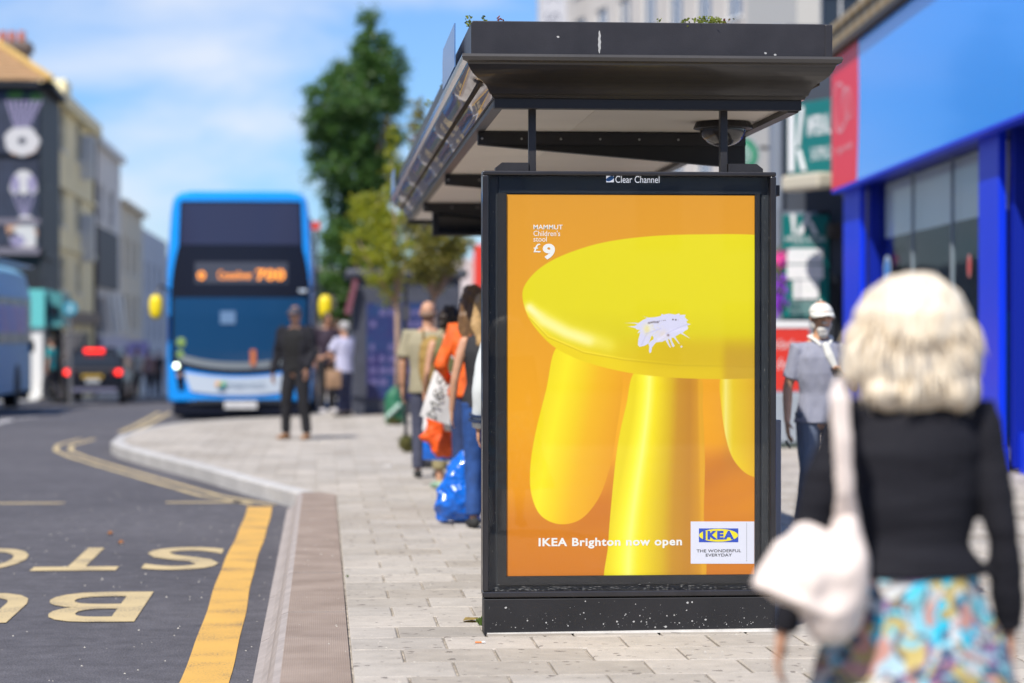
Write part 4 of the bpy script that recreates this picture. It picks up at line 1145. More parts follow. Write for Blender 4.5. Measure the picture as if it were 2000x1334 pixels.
# turquoise corner shop front
r = thing('corner_shop', 'turquoise boxy shop sign on a white column at the black building\'s foot', 'shop', (-7.9, 67.5, road_z(67)))
MB().box(X(-120, 67), X(87, 67), 67, 69.6, Z(640, 67), Z(566, 67)).build('sign_box', mat('turquoise_paint', (.12, .50, .50), .5), r)
MB().box(X(90, 67), X(119, 67), 67.3, 69.6, Z(638, 67), Z(572, 67)).build('sign_box', mat('dark_teal', (.06, .24, .25), .5), r)
MB().box(X(94, 67), X(112, 67), 67.2, 67.28, Z(618, 67), Z(598, 67)).build('sign_window', M_darkglass, r)
MB().box(X(60, 67), X(82, 67), 67.1, 67.5, road_z(67), Z(640, 67)-.003).build('column', M_sash, r)
MB().box(X(56, 67), X(86, 67), 67.0, 67.6, road_z(67), road_z(67)+.28).build('column_base', M_sash, r)
MB().box(X(84, 68), X(112, 68), 69.3, 69.5, road_z(69), Z(642, 68)).build('shop_window', M_darkglass, r)
b = MB(); 
for k in range(9): b.ball((X(99 + 3*math.sin(k), 68.8), 68.9, road_z(68) + .35 + k*.19), (.09, .09, .08), 8)
b.build('window_display', mat('display_cream', (.6, .45, .30), .7), r)
# round blue sign on a pole, belisha-like lamp posts
def round_sign(px, py, rpx, Y, m_, lab, base_px=None):
    s = FPX/Y; c = P(px, py, Y); rr = thing('road_sign', lab, 'road sign', (c.x, Y, road_z(Y)))
    MB().cyl((c.x, Y, road_z(Y)), (c.x, Y, c.z + .1), .045).build('pole', mat('grey_post', (.14, .14, .15), .5), rr)
    d = MB().cyl((c.x, Y-.05, c.z), (c.x, Y-.075, c.z), rpx/s, n=28).build('sign_plate', m_, rr)
    return rr, c, d
M_tq = mat('sign_blue', (.03, .25, .36), .5)
rr, c, d = round_sign(138, 602, 14, 58, M_tq, 'round blue arrow sign on a grey pole left of the dark car')
b = MB(); b.add([c + Vector((x*.1, -.079, z*.1)) for x, z in ((-.3, 1), (.3, 1), (.3, -.2), (.9, -.2), (0, -1.1), (-.9, -.2), (-.3, -.2))], [tuple(range(7))]); b.build('arrow', mat('arrow_white', (.4, .6, .65), .5), d)
round_sign(617, 441, 9, 52, mat('sign_red', (.62, .05, .03), .5), 'small red disc sign above the bus\'s right shoulder, in front of the tall tree')
for k, (px, Y) in enumerate(((283, 88), (296, 96), (306, 75))):
    c = P(px, 700, Y); rr = thing('bollard', ['white posts'][0], 'bollard')
    bpy.data.objects.remove(rr)

# ---- right side: blue phone shop. Its frontage runs at a slight angle to the street.
PH = math.atan(372/FPX) - math.atan(70/FPX)
SA = CAM + C_R*4.8 + Vector((C_F.x, C_F.y, 0)).normalized()*33.5; SA.z = 0
SU = -Vector((math.sin(PH), math.cos(PH), 0))        # towards the camera
SN = Vector((SU.y, -SU.x, 0))
if SN.x > 0: SN = -SN                                 # faces the street
def S(px, py, d=0.0):
    rr = ray(px, py); A = SA + SN*d
    t_ = (A - CAM).dot(SN) / rr.dot(SN); return CAM + rr*t_
def St(px, d=0.0): return (S(px, 655, d) - SA).dot(SU)
def Sz(px, py, d=0.0): return S(px, py, d).z
def SP(t_, z, d=0.0): return SA + SU*t_ + SN*d + Vector((0, 0, z))
M_o2 = mat('blue_gloss_sign', (.0, .31, 1.0), .25, spec=.3, coat=.2)
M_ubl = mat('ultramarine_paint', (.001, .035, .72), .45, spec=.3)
M_shopglass = glass_mat('shop_glass', (.9, .94, .95), .45)
M_post = mat('grey_mullion', (.28, .32, .36), .5)
M_dbl = mat('shaded_blue_paint', (.001, .014, .30), .5, spec=.3)  # darker copy of the ultramarine, shadow under the sign put into its colour
M_vred = mat('red_gloss_sign', (.85, .02, .05), .4, spec=.25)
FT = St(2420); D1 = .22
zs0, zs1 = Sz(1676, 351, D1), Sz(1676, 79, D1)
tL, tM = St(1625, D1), St(1676, D1)
shop = thing('phone_shop', 'blue painted shop front with tall pilasters, grey blinds and dark windows at the right', 'shop', tuple(SP(5, 0)))
def sbox(t0, t1, z0, z1, d0, d1, nm, m_, par, bevel=0): return MB().obox(SP(t0, z0, d0), SU*(t1-t0), SN*(d1-d0), Vector((0, 0, z1-z0))).build(nm, m_, par, bevel=bevel)
tE = St(1655)
sbox(tE, FT, zs0-.05, 5.75, -7.0, -.30, 'upper_wall', mat('shop_upper_wall', (.40, .37, .32), .8), shop)
sbox(tE-.3, tE+.02, 0, 5.75, -7.0, -.32, 'side_wall', mat('shop_side', (.10, .11, .13), .8), shop)
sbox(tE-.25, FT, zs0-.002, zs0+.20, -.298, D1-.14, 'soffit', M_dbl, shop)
def pil(t0, t1):
    sbox(t0, t1, .25, zs0-.004, -.02, .06, 'pilaster', M_ubl, shop, bevel=.01)
    sbox(t0-.03, t1+.03, 0, .245, -.03, .10, 'pilaster_base', M_ubl, shop, bevel=.01)
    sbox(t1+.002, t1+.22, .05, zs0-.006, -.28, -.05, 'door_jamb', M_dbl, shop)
p1 = (St(1655), St(1688)); p2 = (St(1922), St(1962)); p3 = (St(2380), St(2420))
for p in (p1, p2, p3): pil(*p)
# window bays: interior box, blind, glazing, stall riser
M_blind = mat('grey_blind', (.66, .70, .71), .8)
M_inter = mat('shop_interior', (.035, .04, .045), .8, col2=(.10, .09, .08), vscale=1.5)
for (t0, t1, kk) in ((p1[1]+.22, p2[0]-.01, 0), (p2[1]+.22, p3[0]-.01, 1)):
    sbox(t0, t1, 0, .40, -.24, -.10, 'stall_riser', M_ubl, shop)
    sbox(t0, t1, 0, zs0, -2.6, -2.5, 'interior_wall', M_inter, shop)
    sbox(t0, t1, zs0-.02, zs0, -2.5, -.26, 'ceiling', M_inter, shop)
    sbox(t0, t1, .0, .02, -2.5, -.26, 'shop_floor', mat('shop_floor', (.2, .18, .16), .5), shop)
    for q in range(5):
        tt = t0 + (t1-t0)*(q+.25)/5
        sbox(tt, tt+.5, .02, random.uniform(.9, 1.7), -2.0, -1.6, 'display_stand', mat('display_%d' % q, random.choice(((.5, .45, .4), (.05, .12, .4), (.3, .3, .3), (.08, .25, .12), (.25, .18, .10))), .6), shop)
        sbox(tt+.1, tt+.45, 1.6, 2.2, -2.45, -2.41, 'wall_picture', mat('display_%d' % ((q*2+1) % 5), (.5, .5, .5), .6), shop)
    n_p = 3
    for q in range(n_p):
        a_, c_ = t0 + (t1-t0)*q/n_p, t0 + (t1-t0)*(q+1)/n_p
        g_ = sbox(a_+.02, c_-.02, .42, zs0-.01, -.17, -.16, 'window_pane', M_shopglass, shop)
        sbox(a_-.012 if q else a_, a_+.012, .40, zs0-.01, -.19, -.15, 'mullion', M_post if q else M_dbl, shop)
        zl = Sz(1712, 472) if q == 0 else Sz(1921, 418)
        zz = (Sz(1712, 472, -.25) + Sz(1921, 418, -.25))/2
        sbox(a_+.01, c_-.01, zz, zs0-.03, -.26, -.25, 'blind', M_blind, shop)
# stickers on the glass
def sticker(px, py, w, h, m_, nm='sticker', n_=24):
    c = S(px, py, -.155); b = MB()
    b.add([c + SU*(-w*math.cos(2*math.pi*i/n_)) + Vector((0, 0, h*math.sin(2*math.pi*i/n_))) for i in range(n_)], [tuple(range(n_))]); return b.build(nm, m_, shop)
sticker(1733, 526, .27, .19, mat('sticker_white', (.5, .62, .72), .5)); sticker(1733, 528, .20, .145, mat('sticker_blue', (.02, .22, .60), .5)).location += SN*.002
sticker(1893, 519, .10, .13, mat('sticker_pink', (.75, .30, .28), .5)); sticker(1893, 520, .06, .10, mat('sticker_red', (.60, .03, .02), .5)).location += SN*.002
# cornice with mossy bricks above the sign
M_moss = mat('mossy_stone', (.40, .36, .27), .9, col2=(.24, .14, .035), vscale=2.2, bump=.4, bscale=20)
sbox(tE-.35, FT, zs1+.03, zs1+.10, -.30, D1+.10, 'cornice', mat('lead_edge', (.08, .07, .06), .7), shop)
k = 0; t_ = tE-.35
while t_ < FT:
    sbox(t_+.004, t_+.62, zs1+.105, zs1+.34, -.30, D1+.05, 'coping_stone', M_moss, shop); 
    sbox(t_+.004, t_+.62, zs1+.345, zs1+.44, -.30, D1+.09, 'coping_stone', M_moss, shop); t_ += .625
# sign: red end with loops, blue body
sg = thing('shop_sign', 'glossy shop sign, red with pink loops at its left end and plain bright blue beyond', 'sign', tuple(SP(3, zs0)))
nseg = 14
def bnd(z):                              # curved joint between red and blue
    v = (z - zs0)/(zs1 - zs0); return tM + .10*math.sin(v*math.pi) - .12*(1-v)
b = MB(); Lq = [(tL, zs0), *[(bnd(zs0+(zs1-zs0)*i/nseg)-.006, zs0+(zs1-zs0)*i/nseg) for i in range(nseg+1)], (tL, zs1)]
b.prism([SP(t0, z, D1-.12) for t0, z in Lq], SN*.12); b.build('red_panel', M_vred, sg)
b = MB(); Lq = [(FT, zs0), (FT, zs1), *[(bnd(zs1-(zs1-zs0)*i/nseg)+.006, zs1-(zs1-zs0)*i/nseg) for i in range(nseg+1)]]
b.prism([SP(t0, z, D1-.12) for t0, z in Lq], SN*.12); b.build('blue_panel', M_o2, sg)
MB().prism([SP(tL, zs0-.03, D1-.13), SP(tL, zs1+.028, D1-.13), SP(tL-.05, zs1+.028, D1-.13), SP(tL-.05, zs0-.03, D1-.13)], SN*.13).build('end_trim', M_vred, sg)
MB().obox(SP(tL, zs0-.045, D1-.14), SU*(FT-tL), SN*.15, Vector((0, 0, .04))).build('bottom_trim', M_ubl, sg)
for tj in (St(2150, D1),): MB().obox(SP(tj, zs0+.01, D1), SU*.012, SN*.006, Vector((0, 0, zs1-zs0-.02))).build('panel_joint', M_o2, sg)
M_pink = mat('sign_pink', (.85, .40, .42), .4)
def loop(px, py, rx, ry, tilt, w=.035):
    b = MB(); N_ = 28; vs = []
    for i in range(N_):
        a = 2*math.pi*i/N_
        for rr_ in (1-w*3, 1):
            u_, v_ = rx*rr_*math.cos(a), ry*rr_*math.sin(a); p = S(px + u_ + tilt*v_, py + v_, D1+.004); vs.append(p)
    b.add(vs, [(2*i, 2*i+1, (2*i+3) % (2*N_), (2*i+2) % (2*N_)) for i in range(N_)]); b.build('loop_emblem', M_pink, sg)
loop(1640, 210, 13, 50, 0); loop(1656, 200, 9, 32, .05); loop(1648, 212, 10, 40, -.1)
a_, c_ = S(1633, 307, D1+.004), S(1664, 290, D1+.004)
text_on('Virgin media', a_, (c_-a_) - Vector((0, 0, (c_-a_).z)), (0, 0, .13), M_pink, sg, bold=.02)
# ---- arcade beyond: dark grey front, green signs
M_arc = mat('dark_slate_paint', (.055, .065, .085), .6, var=.1, vscale=1)
M_arcl = mat('light_slate_paint', (.20, .23, .28), .6)
M_grn = mat('green_sign', (.006, .16, .15), .35, coat=.3)
arc = thing('arcade_entrance', 'dark slate painted arcade entrance with a light grey pillar beside the blue shop', 'building', tuple(SP(-2, 0)))
Ya = 37.2
xa_, xb_ = X(1536, Ya), X(1700, Ya)
b = MB().box(X(1596+26, Ya), xb_, Ya, Ya+1.0, 0, 6.2).build('wall', M_arc, arc)
MB().box(X(1536, Ya), X(1622, Ya)-.002, Ya, Ya+.4, 3.3, 6.2).build('wall', M_arc, arc)
MB().box(X(1530, Ya), X(1596, Ya), Ya-.02, Ya+.6, 0, 3.298).build('pillar', M_arcl, arc)
MB().box(X(1596, Ya)+.002, X(1622, Ya)-.002, Ya+.2, Ya+.5, 0, 3.298).build('pillar', M_arc, arc)
MB().box(X(1508, Ya), X(1527, Ya), Ya-.06, Ya+.3, 0, 6.2).build('pillar', M_arcl, arc, bevel=.03)
MB().box(X(1622, Ya-.4), X(1660, Ya-.4), Ya-.45, Ya-.02, 2.9, 3.1).build('lintel', mat('dark_brown', (.04, .03, .025), .7), arc)
b = MB()
for k in range(5): b.box(X(1624+8*k, Ya), X(1626+8*k, Ya), Ya-.08, Ya-.04, 0, 2.3)
b.build('gate_bars', M_blackd, arc)
# projecting curved sign
gs = thing('arcade_sign', 'green arcade sign with a white double-slash emblem and lettering above the entrance', 'sign', (X(1585, 38), 38, 4.0))
gA = P(1538, 345, 36.6); gC = P(1628, 330, 35.4)
gU = (Vector((gC.x, gC.y, 0)) - Vector((gA.x, gA.y, 0))); gw = gU.length; gU.normalize(); gN = Vector((gU.y, -gU.x, 0))
if gN.y > 0: gN = -gN
zz0, zz1 = P(1538, 345, 36.6).z, P(1538, 205, 36.6).z
gO = Vector((gA.x, gA.y, 0))
MB().obox(gO + Vector((0, 0, zz0)), gU*gw*1.5, -gN*.25, Vector((0, 0, zz1-zz0))).build('sign_board', M_grn, gs, bevel=.01)
MB().obox(gO + Vector((0, 0, zz0-.25)) - gN*.02 + gU*.25, gU*(gw-.25), gN*.30, Vector((0, 0, .24))).build('canopy_light', mat('canopy_cream', (.50, .46, .36), .6), gs, bevel=.05)
def gtext(s, t0, t1, z0, z1, bold=0): return text_on(s, gO + gU*t0 + Vector((0, 0, z0)) + gN*.004, gU*(t1-t0), (0, 0, z1-z0), M_white, gs, bold=bold)
hh = zz1-zz0
b = MB()
for poly in ([(.05, .06), (.16, .06), (.16, .94), (.05, .94)], [(.22, .40), (.30, .94), (.38, .94), (.28, .40)], [(.22, .36), (.29, .36), (.42, .06), (.33, .06)]):
    b.prism([gO + gU*(p[0]*gw) + Vector((0, 0, zz0 + p[1]*hh)) + gN*.003 for p in poly], gN*.02)
b.build('emblem', M_white, gs)
gtext('IMPERIAL ARCADE', .44*gw, gw*1.45, zz0+.52*hh, zz0+.80*hh, .02); gtext('SHOPPING CENTRE', .52*gw, gw*1.25, zz0+.18*hh, zz0+.36*hh)
# directory board
db = thing('directory_board', 'green directory board with a white emblem and three white name plates on the grey pillar', 'sign board', tuple(P(1575, 620, Ya-.1)))
Yd = Ya - .08
MB().box(X(1529, Yd), X(1619, Yd), Yd, Yd+.055, Z(621, Yd), Z(417, Yd)).build('board', M_grn, db, bevel=.01)
b = MB()
def ipoly(pts_, Y, th=.01): b.prism([P(x, y, Y) for x, y in pts_], (0, -th, 0))
ipoly([(1544, 418), (1553, 418), (1553, 458), (1548, 458)], Yd-.001); ipoly([(1561, 445), (1577, 416), (1584, 416), (1567, 458), (1556, 458)], Yd-.001); ipoly([(1578, 432), (1584, 430), (1598, 458), (1588, 458)], Yd-.001)
b.build('emblem', M_white, db)
lay('IMPERIAL ARCADE', (1534, 462, 1612, 471), M_white, db, Yd-.003, .01); lay('SHOPPING CENTRE', (1547, 476, 1600, 479), M_white, db, Yd-.003)
for (x0, y0, x1, y1, s_, c_) in ((1537, 484, 1606, 513, 'SERVICES', (.1, .4, .35)), (1537, 516, 1607, 544, 'TAILOR', (.4, .4, .5)), (1549, 546, 1598, 583, 'CAFE', (.25, .5, .2))):
    pl_ = MB().box(X(x0, Yd), X(x1, Yd), Yd-.02, Yd-.002, Z(y1, Yd), Z(y0, Yd)).build('name_plate', M_white, db)
    lay(s_ if False else '. . . . .', (x0+14, (y0+y1)/2-1.5, x1-10, (y0+y1)/2+1.5), mat('plate_ink_%d' % y0, c_, .6), pl_, Yd-.022)
# illegible small print at the foot of the board
b = MB()
for (y, xa2, xb2) in ((592, 1543, 1600), (599, 1548, 1594), (606, 1540, 1590), (613, 1545, 1585)):
    x = xa2
    while x < xb2:
        w = random.uniform(2, 6); p = P(x, y, Yd-.002); q = P(x+w, y-3, Yd-.002); b.add([(p.x, p.y, p.z), (q.x, p.y, p.z), (q.x, p.y, q.z), (p.x, p.y, q.z)], [(0, 1, 2, 3)]); x += w + 1.5
b.build('small_print', mat('print_grey', (.45, .5, .5), .6), db, kind='stuff')
# red promotion stand with white lettering
Yr = 29.0
rs = thing('promotion_stand', 'red board with white handwriting on a grey cabinet, behind the man in the white cap', 'stand', (X(1545, Yr), Yr, 0))
MB().box(X(1440, Yr), X(1583, Yr), Yr, Yr+.6, .06, Z(768, Yr)).build('cabinet', mat('cabinet_grey', (.30, .34, .38), .6), rs, bevel=.02)
MB().box(X(1438, Yr), X(1584, Yr), Yr-.02, Yr+.62, 0.0, .055).build('cabinet_base', mat('cabinet_dark', (.05, .07, .06), .6), rs)
rp = MB().box(X(1437, Yr), X(1584, Yr), Yr+.1, Yr+.16, Z(765, Yr), Z(641, Yr)).build('red_board', mat('red_board', (.62, .035, .02), .5), rs)
MB().box(X(1436, Yr), X(1585, Yr), Yr+.09, Yr+.17, Z(640, Yr), Z(626, Yr)).build('board_rail', M_sash, rs)
M_wr = mat('writing_white', (.75, .6, .58), .6)
lay('Piddinhoe', (1470, 663, 1578, 682), M_wr, rp, Yr+.096, .0, .2); lay('fresh', (1518, 700, 1560, 722), M_wr, rp, Yr+.096, .0, .2)
# flower basket
fb_ = thing('hanging_basket', 'hanging basket of pink and purple flowers by the light grey pillar', 'flower basket', tuple(P(1522, 560, 36.4)))
fc = P(1521, 560, 36.4)
def flowers(cx, cy, sx, sz, n_, m_, nm):
    b = MB(); c = P(cx, cy, 36.4)
    for _ in range(n_):
        p = c + Vector((random.gauss(0, sx), random.gauss(0, .1), random.gauss(0, sz))); a = random.uniform(0, 6.28); s = random.uniform(.02, .04)
        u = Vector((math.cos(a), random.uniform(-.4, .4), math.sin(a)))*s; w = Vector((-math.sin(a), random.uniform(-.4, .4), math.cos(a)))*s
        b.add([p-u, p-w, p+u, p+w], [(0, 1, 2, 3)])
    b.build(nm, m_, fb_)
flowers(1523, 510, .045, .07, 90, mat('pink_petals', (.75, .05, .30), .6), 'blossom'); flowers(1522, 570, .045, .17, 220, mat('purple_petals', (.25, .03, .55), .6), 'blossom')
flowers(1520, 540, .05, .2, 120, M_weed, 'foliage')
MB().cyl((fc.x, fc.y, 2.5), (fc.x, fc.y, 3.3), .008).build('chain', M_black, fb_)
# round green and white coffee sign on a bracket
cf = thing('coffee_sign', 'round white and green coffee house sign seen between the shelter posts', 'sign', tuple(P(1447, 300, 44)))
cc = P(1447, 302, 44); 
dk = MB().cyl(cc, cc + Vector((0, .12, 0)), .36, n=36).build('disc', mat('disc_rim', (.30, .33, .34), .5), cf)
MB().cyl(cc + Vector((0, -.012, 0)), cc + Vector((0, -.002, 0)), .31, n=36).build('disc_face', mat('disc_green', (.0, .22, .10), .5), dk)
MB().cyl(cc + Vector((0, -.02, 0)), cc + Vector((0, -.014, 0)), .20, n=30).build('disc_face', mat('disc_white', (.62, .68, .64), .5), dk)
b = MB()
for k in range(5):
    z = -.13 + k*.065; w = math.sqrt(max(.19**2 - z*z, .002))
    b.tube([cc + Vector((-w*.9, -.026, z)), cc + Vector((-w*.3, -.026, z+.03)), cc + Vector((w*.3, -.026, z-.02)), cc + Vector((w*.9, -.026, z+.03))], [.012]*4, 6)
b.build('wavy_emblem', mat('disc_green', (0, .2, .1)), dk)
MB().box(cc.x+.36, cc.x+.8, cc.y+.03, cc.y+.09, cc.z+.1, cc.z+.16).build('bracket', M_black, cf)
# ---- tall pale block behind, windows in vertical bands
bA, bB = P(1050, 655, 96), P(1700, 655, 62)
bU = Vector((bB.x-bA.x, bB.y-bA.y, 0)); bw = bU.length; bU.normalize(); bN = Vector((bU.y, -bU.x, 0))
if bN.y > 0: bN = -bN
M_conc = mat('pale_concrete', (.52, .48, .44), .8, var=.08, vscale=.6)
pb = thing('office_block', 'tall pale concrete block with vertical window bands above the shelter roof', 'building', tuple(P(1350, 655, 80)))
hol = []; u = 2.6
while u < bw - 2:
    for v in range(0, 5): hol.append((u, u+1.5, 3.2+v*3.1, 5.4+v*3.1))
    u += 2.9
facade(pb, (bA.x, bA.y, -1.5), bU, bN, bw, 19, hol, M_conc, back=10, sash=M_sash, dep=.12, bars=(1, 0), pane=mat('blue_grey_pane', (.10, .13, .19), .1, spec=.8))
for k in range(0): MB().obox(Vector((bA.x, bA.y, 4)) + bU*(.9 + 2.9*k), bU*.5, bN*.45, Vector((0, 0, 12))).build('pilaster', M_conc, pb)
lt = thing('slab_block', 'lower white building with a cornice between the block and the blue shop', 'building', tuple(P(1590, 655, 50)))
Yw = 50
facade(lt, (X(1556, Yw), Yw, 0), (1, 0, 0), (0, -1, 0), 5, 9.6, [(u, u+.9, v, v+2.2) for u in (.5, 2.0, 3.5) for v in (6.4,)], mat('white_stucco', (.48, .46, .42), .8), sash=M_sash, back=6)
ban = thing('banner_sign', 'grey vertical banner with rotated letters on the pale block, above the shelter roof', 'sign', tuple(P(1078, 40, 90)))
Yk = 88
MB().box(X(1056, Yk), X(1106, Yk), Yk, Yk+.2, Z(170, Yk), Z(-60, Yk)).build('banner', mat('banner_grey', (.50, .50, .53), .6), ban)
Mk = mat('banner_ink', (.16, .17, .22), .6)
for (s_, y0, y1) in (('K', 5, -12), ('S', 42, 24), ('N', 62, 46), ('A', 82, 66), ('B', 102, 86)):
    a_ = P(1066, y0, Yk-.004); c_ = P(1093, y1, Yk-.004)
    text_on(s_, (a_.x, a_.y, c_.z), (0, 0, a_.z-c_.z), (c_.x-a_.x, 0, 0), Mk, ban)
# shop pieces glimpsed behind the queue
rw = thing('shop_row', 'white and red shop fronts glimpsed between the small trees and the panel', 'building', (X(900, 78), 78, road_z(78)))
facade(rw, (X(790, 78), 78, road_z(78)), (1, 0, 0), (0, -1, 0), 12, 4.6, [(1, 3.4, .3, 2.2), (4.2, 7, .3, 2.2)], mat('pinkish_white', (.55, .50, .50), .7), sash=M_sash, back=4)
MB().box(X(925, 78), X(960, 78), 77.8, 77.98, Z(560, 78), Z(478, 78)).build('red_banner', mat('red_board', (.6, .03, .02)), rw)
MB().box(X(700, 78), X(880, 78), 77.7, 77.98, Z(590, 78), Z(520, 78)).build('shop_fascia', mat('slate_fascia', (.09, .09, .12), .6), rw)
# kiosk
Yq = 41.8
ki = thing('street_kiosk', 'dark slate kiosk with blue poster windows and a curved roof edge, behind the small tree', 'kiosk', (X(750, Yq), Yq, 0))
x0, x1 = X(688, Yq), X(900, Yq)
M_ki = mat('kiosk_slate', (.05, .055, .075), .5, var=.15)
MB().box(x0, x1, Yq, Yq+1.9, .0, 2.35).build('cabin', M_ki, ki, bevel=.04)
MB().box(x0-.12, x1+.12, Yq-.12, Yq+2.0, 2.352, 2.52).build('roof', M_ki, ki, bevel=.06)
M_kp = mat('kiosk_poster', (.015, .05, .14), .3, col2=(.03, .02, .10), vscale=2)
M_kl = mat('kiosk_print', (.10, .09, .22), .5)
for (a_, c_) in ((716, 775), (785, 850)):
    pp = MB().box(X(a_, Yq), X(c_, Yq), Yq-.03, Yq-.002, Z(790, Yq)+.1, Z(592, Yq)).build('poster_window', M_kp, ki)
    b = MB()
    for rr_ in range(7):
        for cc_ in range(3):
            if random.random() < .8:
                xx = X(a_, Yq)+.06 + cc_*.16; zz = Z(600, Yq) - .15 - rr_*.2; b.box(xx, xx+random.uniform(.06, .13), Yq-.036, Yq-.032, zz, zz+.11)
    b.build('printed_squares', M_kl, pp, kind='stuff')
MB().prism([P(672, 612, Yq-.2), P(690, 545, Yq-.2), P(700, 548, Yq-.2), P(684, 615, Yq-.2)], (0, .1, 0)).build('side_flag', mat('dull_red', (.16, .05, .07), .6), ki)
MB().box(X(1656, 36), X(1657, 36), 36, 36.01, 4, 4.01).build('bolt', M_black, arc)
# the side of the street opposite, out of the picture, is seen in the metal and the glass
for k in range(5):
    y0 = -22 + k*17.5
    op = thing('terraced_house', ('cream', 'pale grey', 'beige', 'brown brick', 'grey white')[k] + ' two-storey terrace across the road, left of the picture', 'building', (-15, y0+8, -.15))
    facade(op, (-15, y0, -.2), (0, 1, 0), (1, 0, 0), 17, 8.4 + .6*(k % 2), [(u, u+1.4, v, v+2) for u in (2, 6, 10, 14) for v in (.6, 4.6)], (M_cream, M_pale, M_beige, M_brk, M_greyw)[k], back=8)

# the street goes on behind the camera: its far houses are what the shelter's glass mirrors
for k, (x0, w_, h_, m_, nm) in enumerate(((-26, 12, 12, M_brk, 'brown brick'), (-13.9, 9, 10.5, M_greyw, 'grey white'), (-4.8, 11, 13, M_arcl, 'slate grey'), (6.3, 12, 11, M_beige, 'sandy'), (18.4, 14, 12.5, M_brk, 'dark red brick'))):
    op = thing('town_house', nm + ' town house closing the street behind the camera', 'building', (x0+w_/2, -52, -.15))
    facade(op, (x0+w_, -52, -.2), (-1, 0, 0), (0, 1, 0), w_, h_, [(u, u+1.4, v, v+2) for u in (1.5, 4.5, 7.2) for v in (.6, 4.2, 7.6)], m_, back=8)
# ------------------------------------------------------------------ double-decker bus
BX, BY = X(468, 43.6), 43.6
BZ = -.15
bus = thing('double_decker_bus', 'bright blue double-decker bus facing the camera with yellow mirrors and an orange display', 'bus', (BX, BY, BZ))
M_bb = mat('bus_blue', (.002, .28, .85), .28, coat=.5)
M_bbl = mat('bus_light_band', (.52, .60, .70), .35, coat=.4)
M_scr = mat('windscreen', (.018, .028, .05), .09, spec=.6)
M_bblack = mat('bus_black', (.008, .010, .020), .3, spec=.3)
HWf = 1.28
def hw(v): return 1.26 - .03*ss(.6, .0, v) - .07*ss(2.5, 3.9, v)
def yb_(u): return .13*(abs(u)/1.28)**2.4
def outline(sc=1.0, top=3.98):
    pts_ = []
    zs_ = [.28, .34, .6, 1.2, 2.0, 2.6, 3.2, 3.6, 3.78, 3.88, 3.95, top]
    for i, z in enumerate(zs_):
        w = hw(z) - (.035 if i == 0 else 0) - {8: .02, 9: .06, 10: .16, 11: .34}.get(i, 0); pts_.append((w*sc, z))
    cz = 2.1
    R_ = [(w, cz + (z-cz)*sc) for w, z in pts_]
    return [(-w, z) for w, z in R_] + [(w, z) for w, z in R_[::-1]]
def rake(z): return .10*max(0, z-1.9)/2.0 + .04*ss(1.2, .3, z)
b = MB(); secs = [(0.0, .965), (.03, .985), (.10, 1.0), (1.0, 1.0), (9.6, 1.0), (10.2, .99), (10.35, .95)]
No = len(outline())
for (yy_, sc) in secs:
    for (u, z) in outline(sc):
        b.v.append((BX+u, BY + yy_ + (yb_(u) + rake(z) if yy_ < .5 else 0), BZ+z))
for i in range(len(secs)-1):
    for j in range(No): b.f.append((i*No+j, i*No+(j+1) % No, (i+1)*No+(j+1) % No, (i+1)*No+j)); b.m.append(0)
# domed front: strips between mirrored outline points
h_ = No//2; prev = None; ncol = 9
base = len(b.v)
for i in range(h_):
    u0, z0 = outline(.965)[i]
    for k in range(ncol):
        u = u0 + (-2*u0)*k/(ncol-1); b.v.append((BX+u, BY + yb_(u) + rake(z0), BZ+z0))
for i in range(h_-1):
    for k in range(ncol-1): b.f.append((base+i*ncol+k, base+i*ncol+k+1, base+(i+1)*ncol+k+1, base+(i+1)*ncol+k)); b.m.append(0)
b.f.append(tuple(6*No + j for j in range(No))); b.m.append(0)
body = b.build('body', M_bb, bus)
body.data.polygons.foreach_set('use_smooth', [True]*len(body.data.polygons))
def bp_(px, py): return (px-468)/108.0, (815-py)/108.0
def patch(vlo, vhi, ulo, uhi, m_, nm, par, off=.014, nu=14, nv=4, th=True):
    """a shaped panel lying on the curved front; ulo/uhi are functions of height fraction, vlo/vhi of u"""
    b = MB()
    for j in range(nv+1):
        for i in range(nu+1):
            s_ = j/nv; a_, c_ = ulo(s_), uhi(s_); u = a_ + (c_-a_)*i/nu
            v = vlo(u) + (vhi(u)-vlo(u))*s_
            b.v.append((BX+u, BY + yb_(u) + rake(v) - off, BZ+v))
    n1 = len(b.v)
    for p in list(b.v): b.v.append((p[0], p[1]+.02, p[2]))
    w = nu+1
    for j in range(nv):
        for i in range(nu): b.f.append((j*w+i, j*w+i+1, (j+1)*w+i+1, (j+1)*w+i)); b.m.append(0)
    ring = [i for i in range(w)] + [j*w+nu for j in range(1, nv+1)] + [nv*w+i for i in range(nu-1, -1, -1)] + [j*w for j in range(nv-1, 0, -1)]
    for a_, c_ in zip(ring, ring[1:]+ring[:1]): b.f.append((a_, a_+n1, c_+n1, c_)); b.m.append(0)
    return b.build(nm, m_, par, smooth=False)
C_ = lambda v: (lambda *_: v)
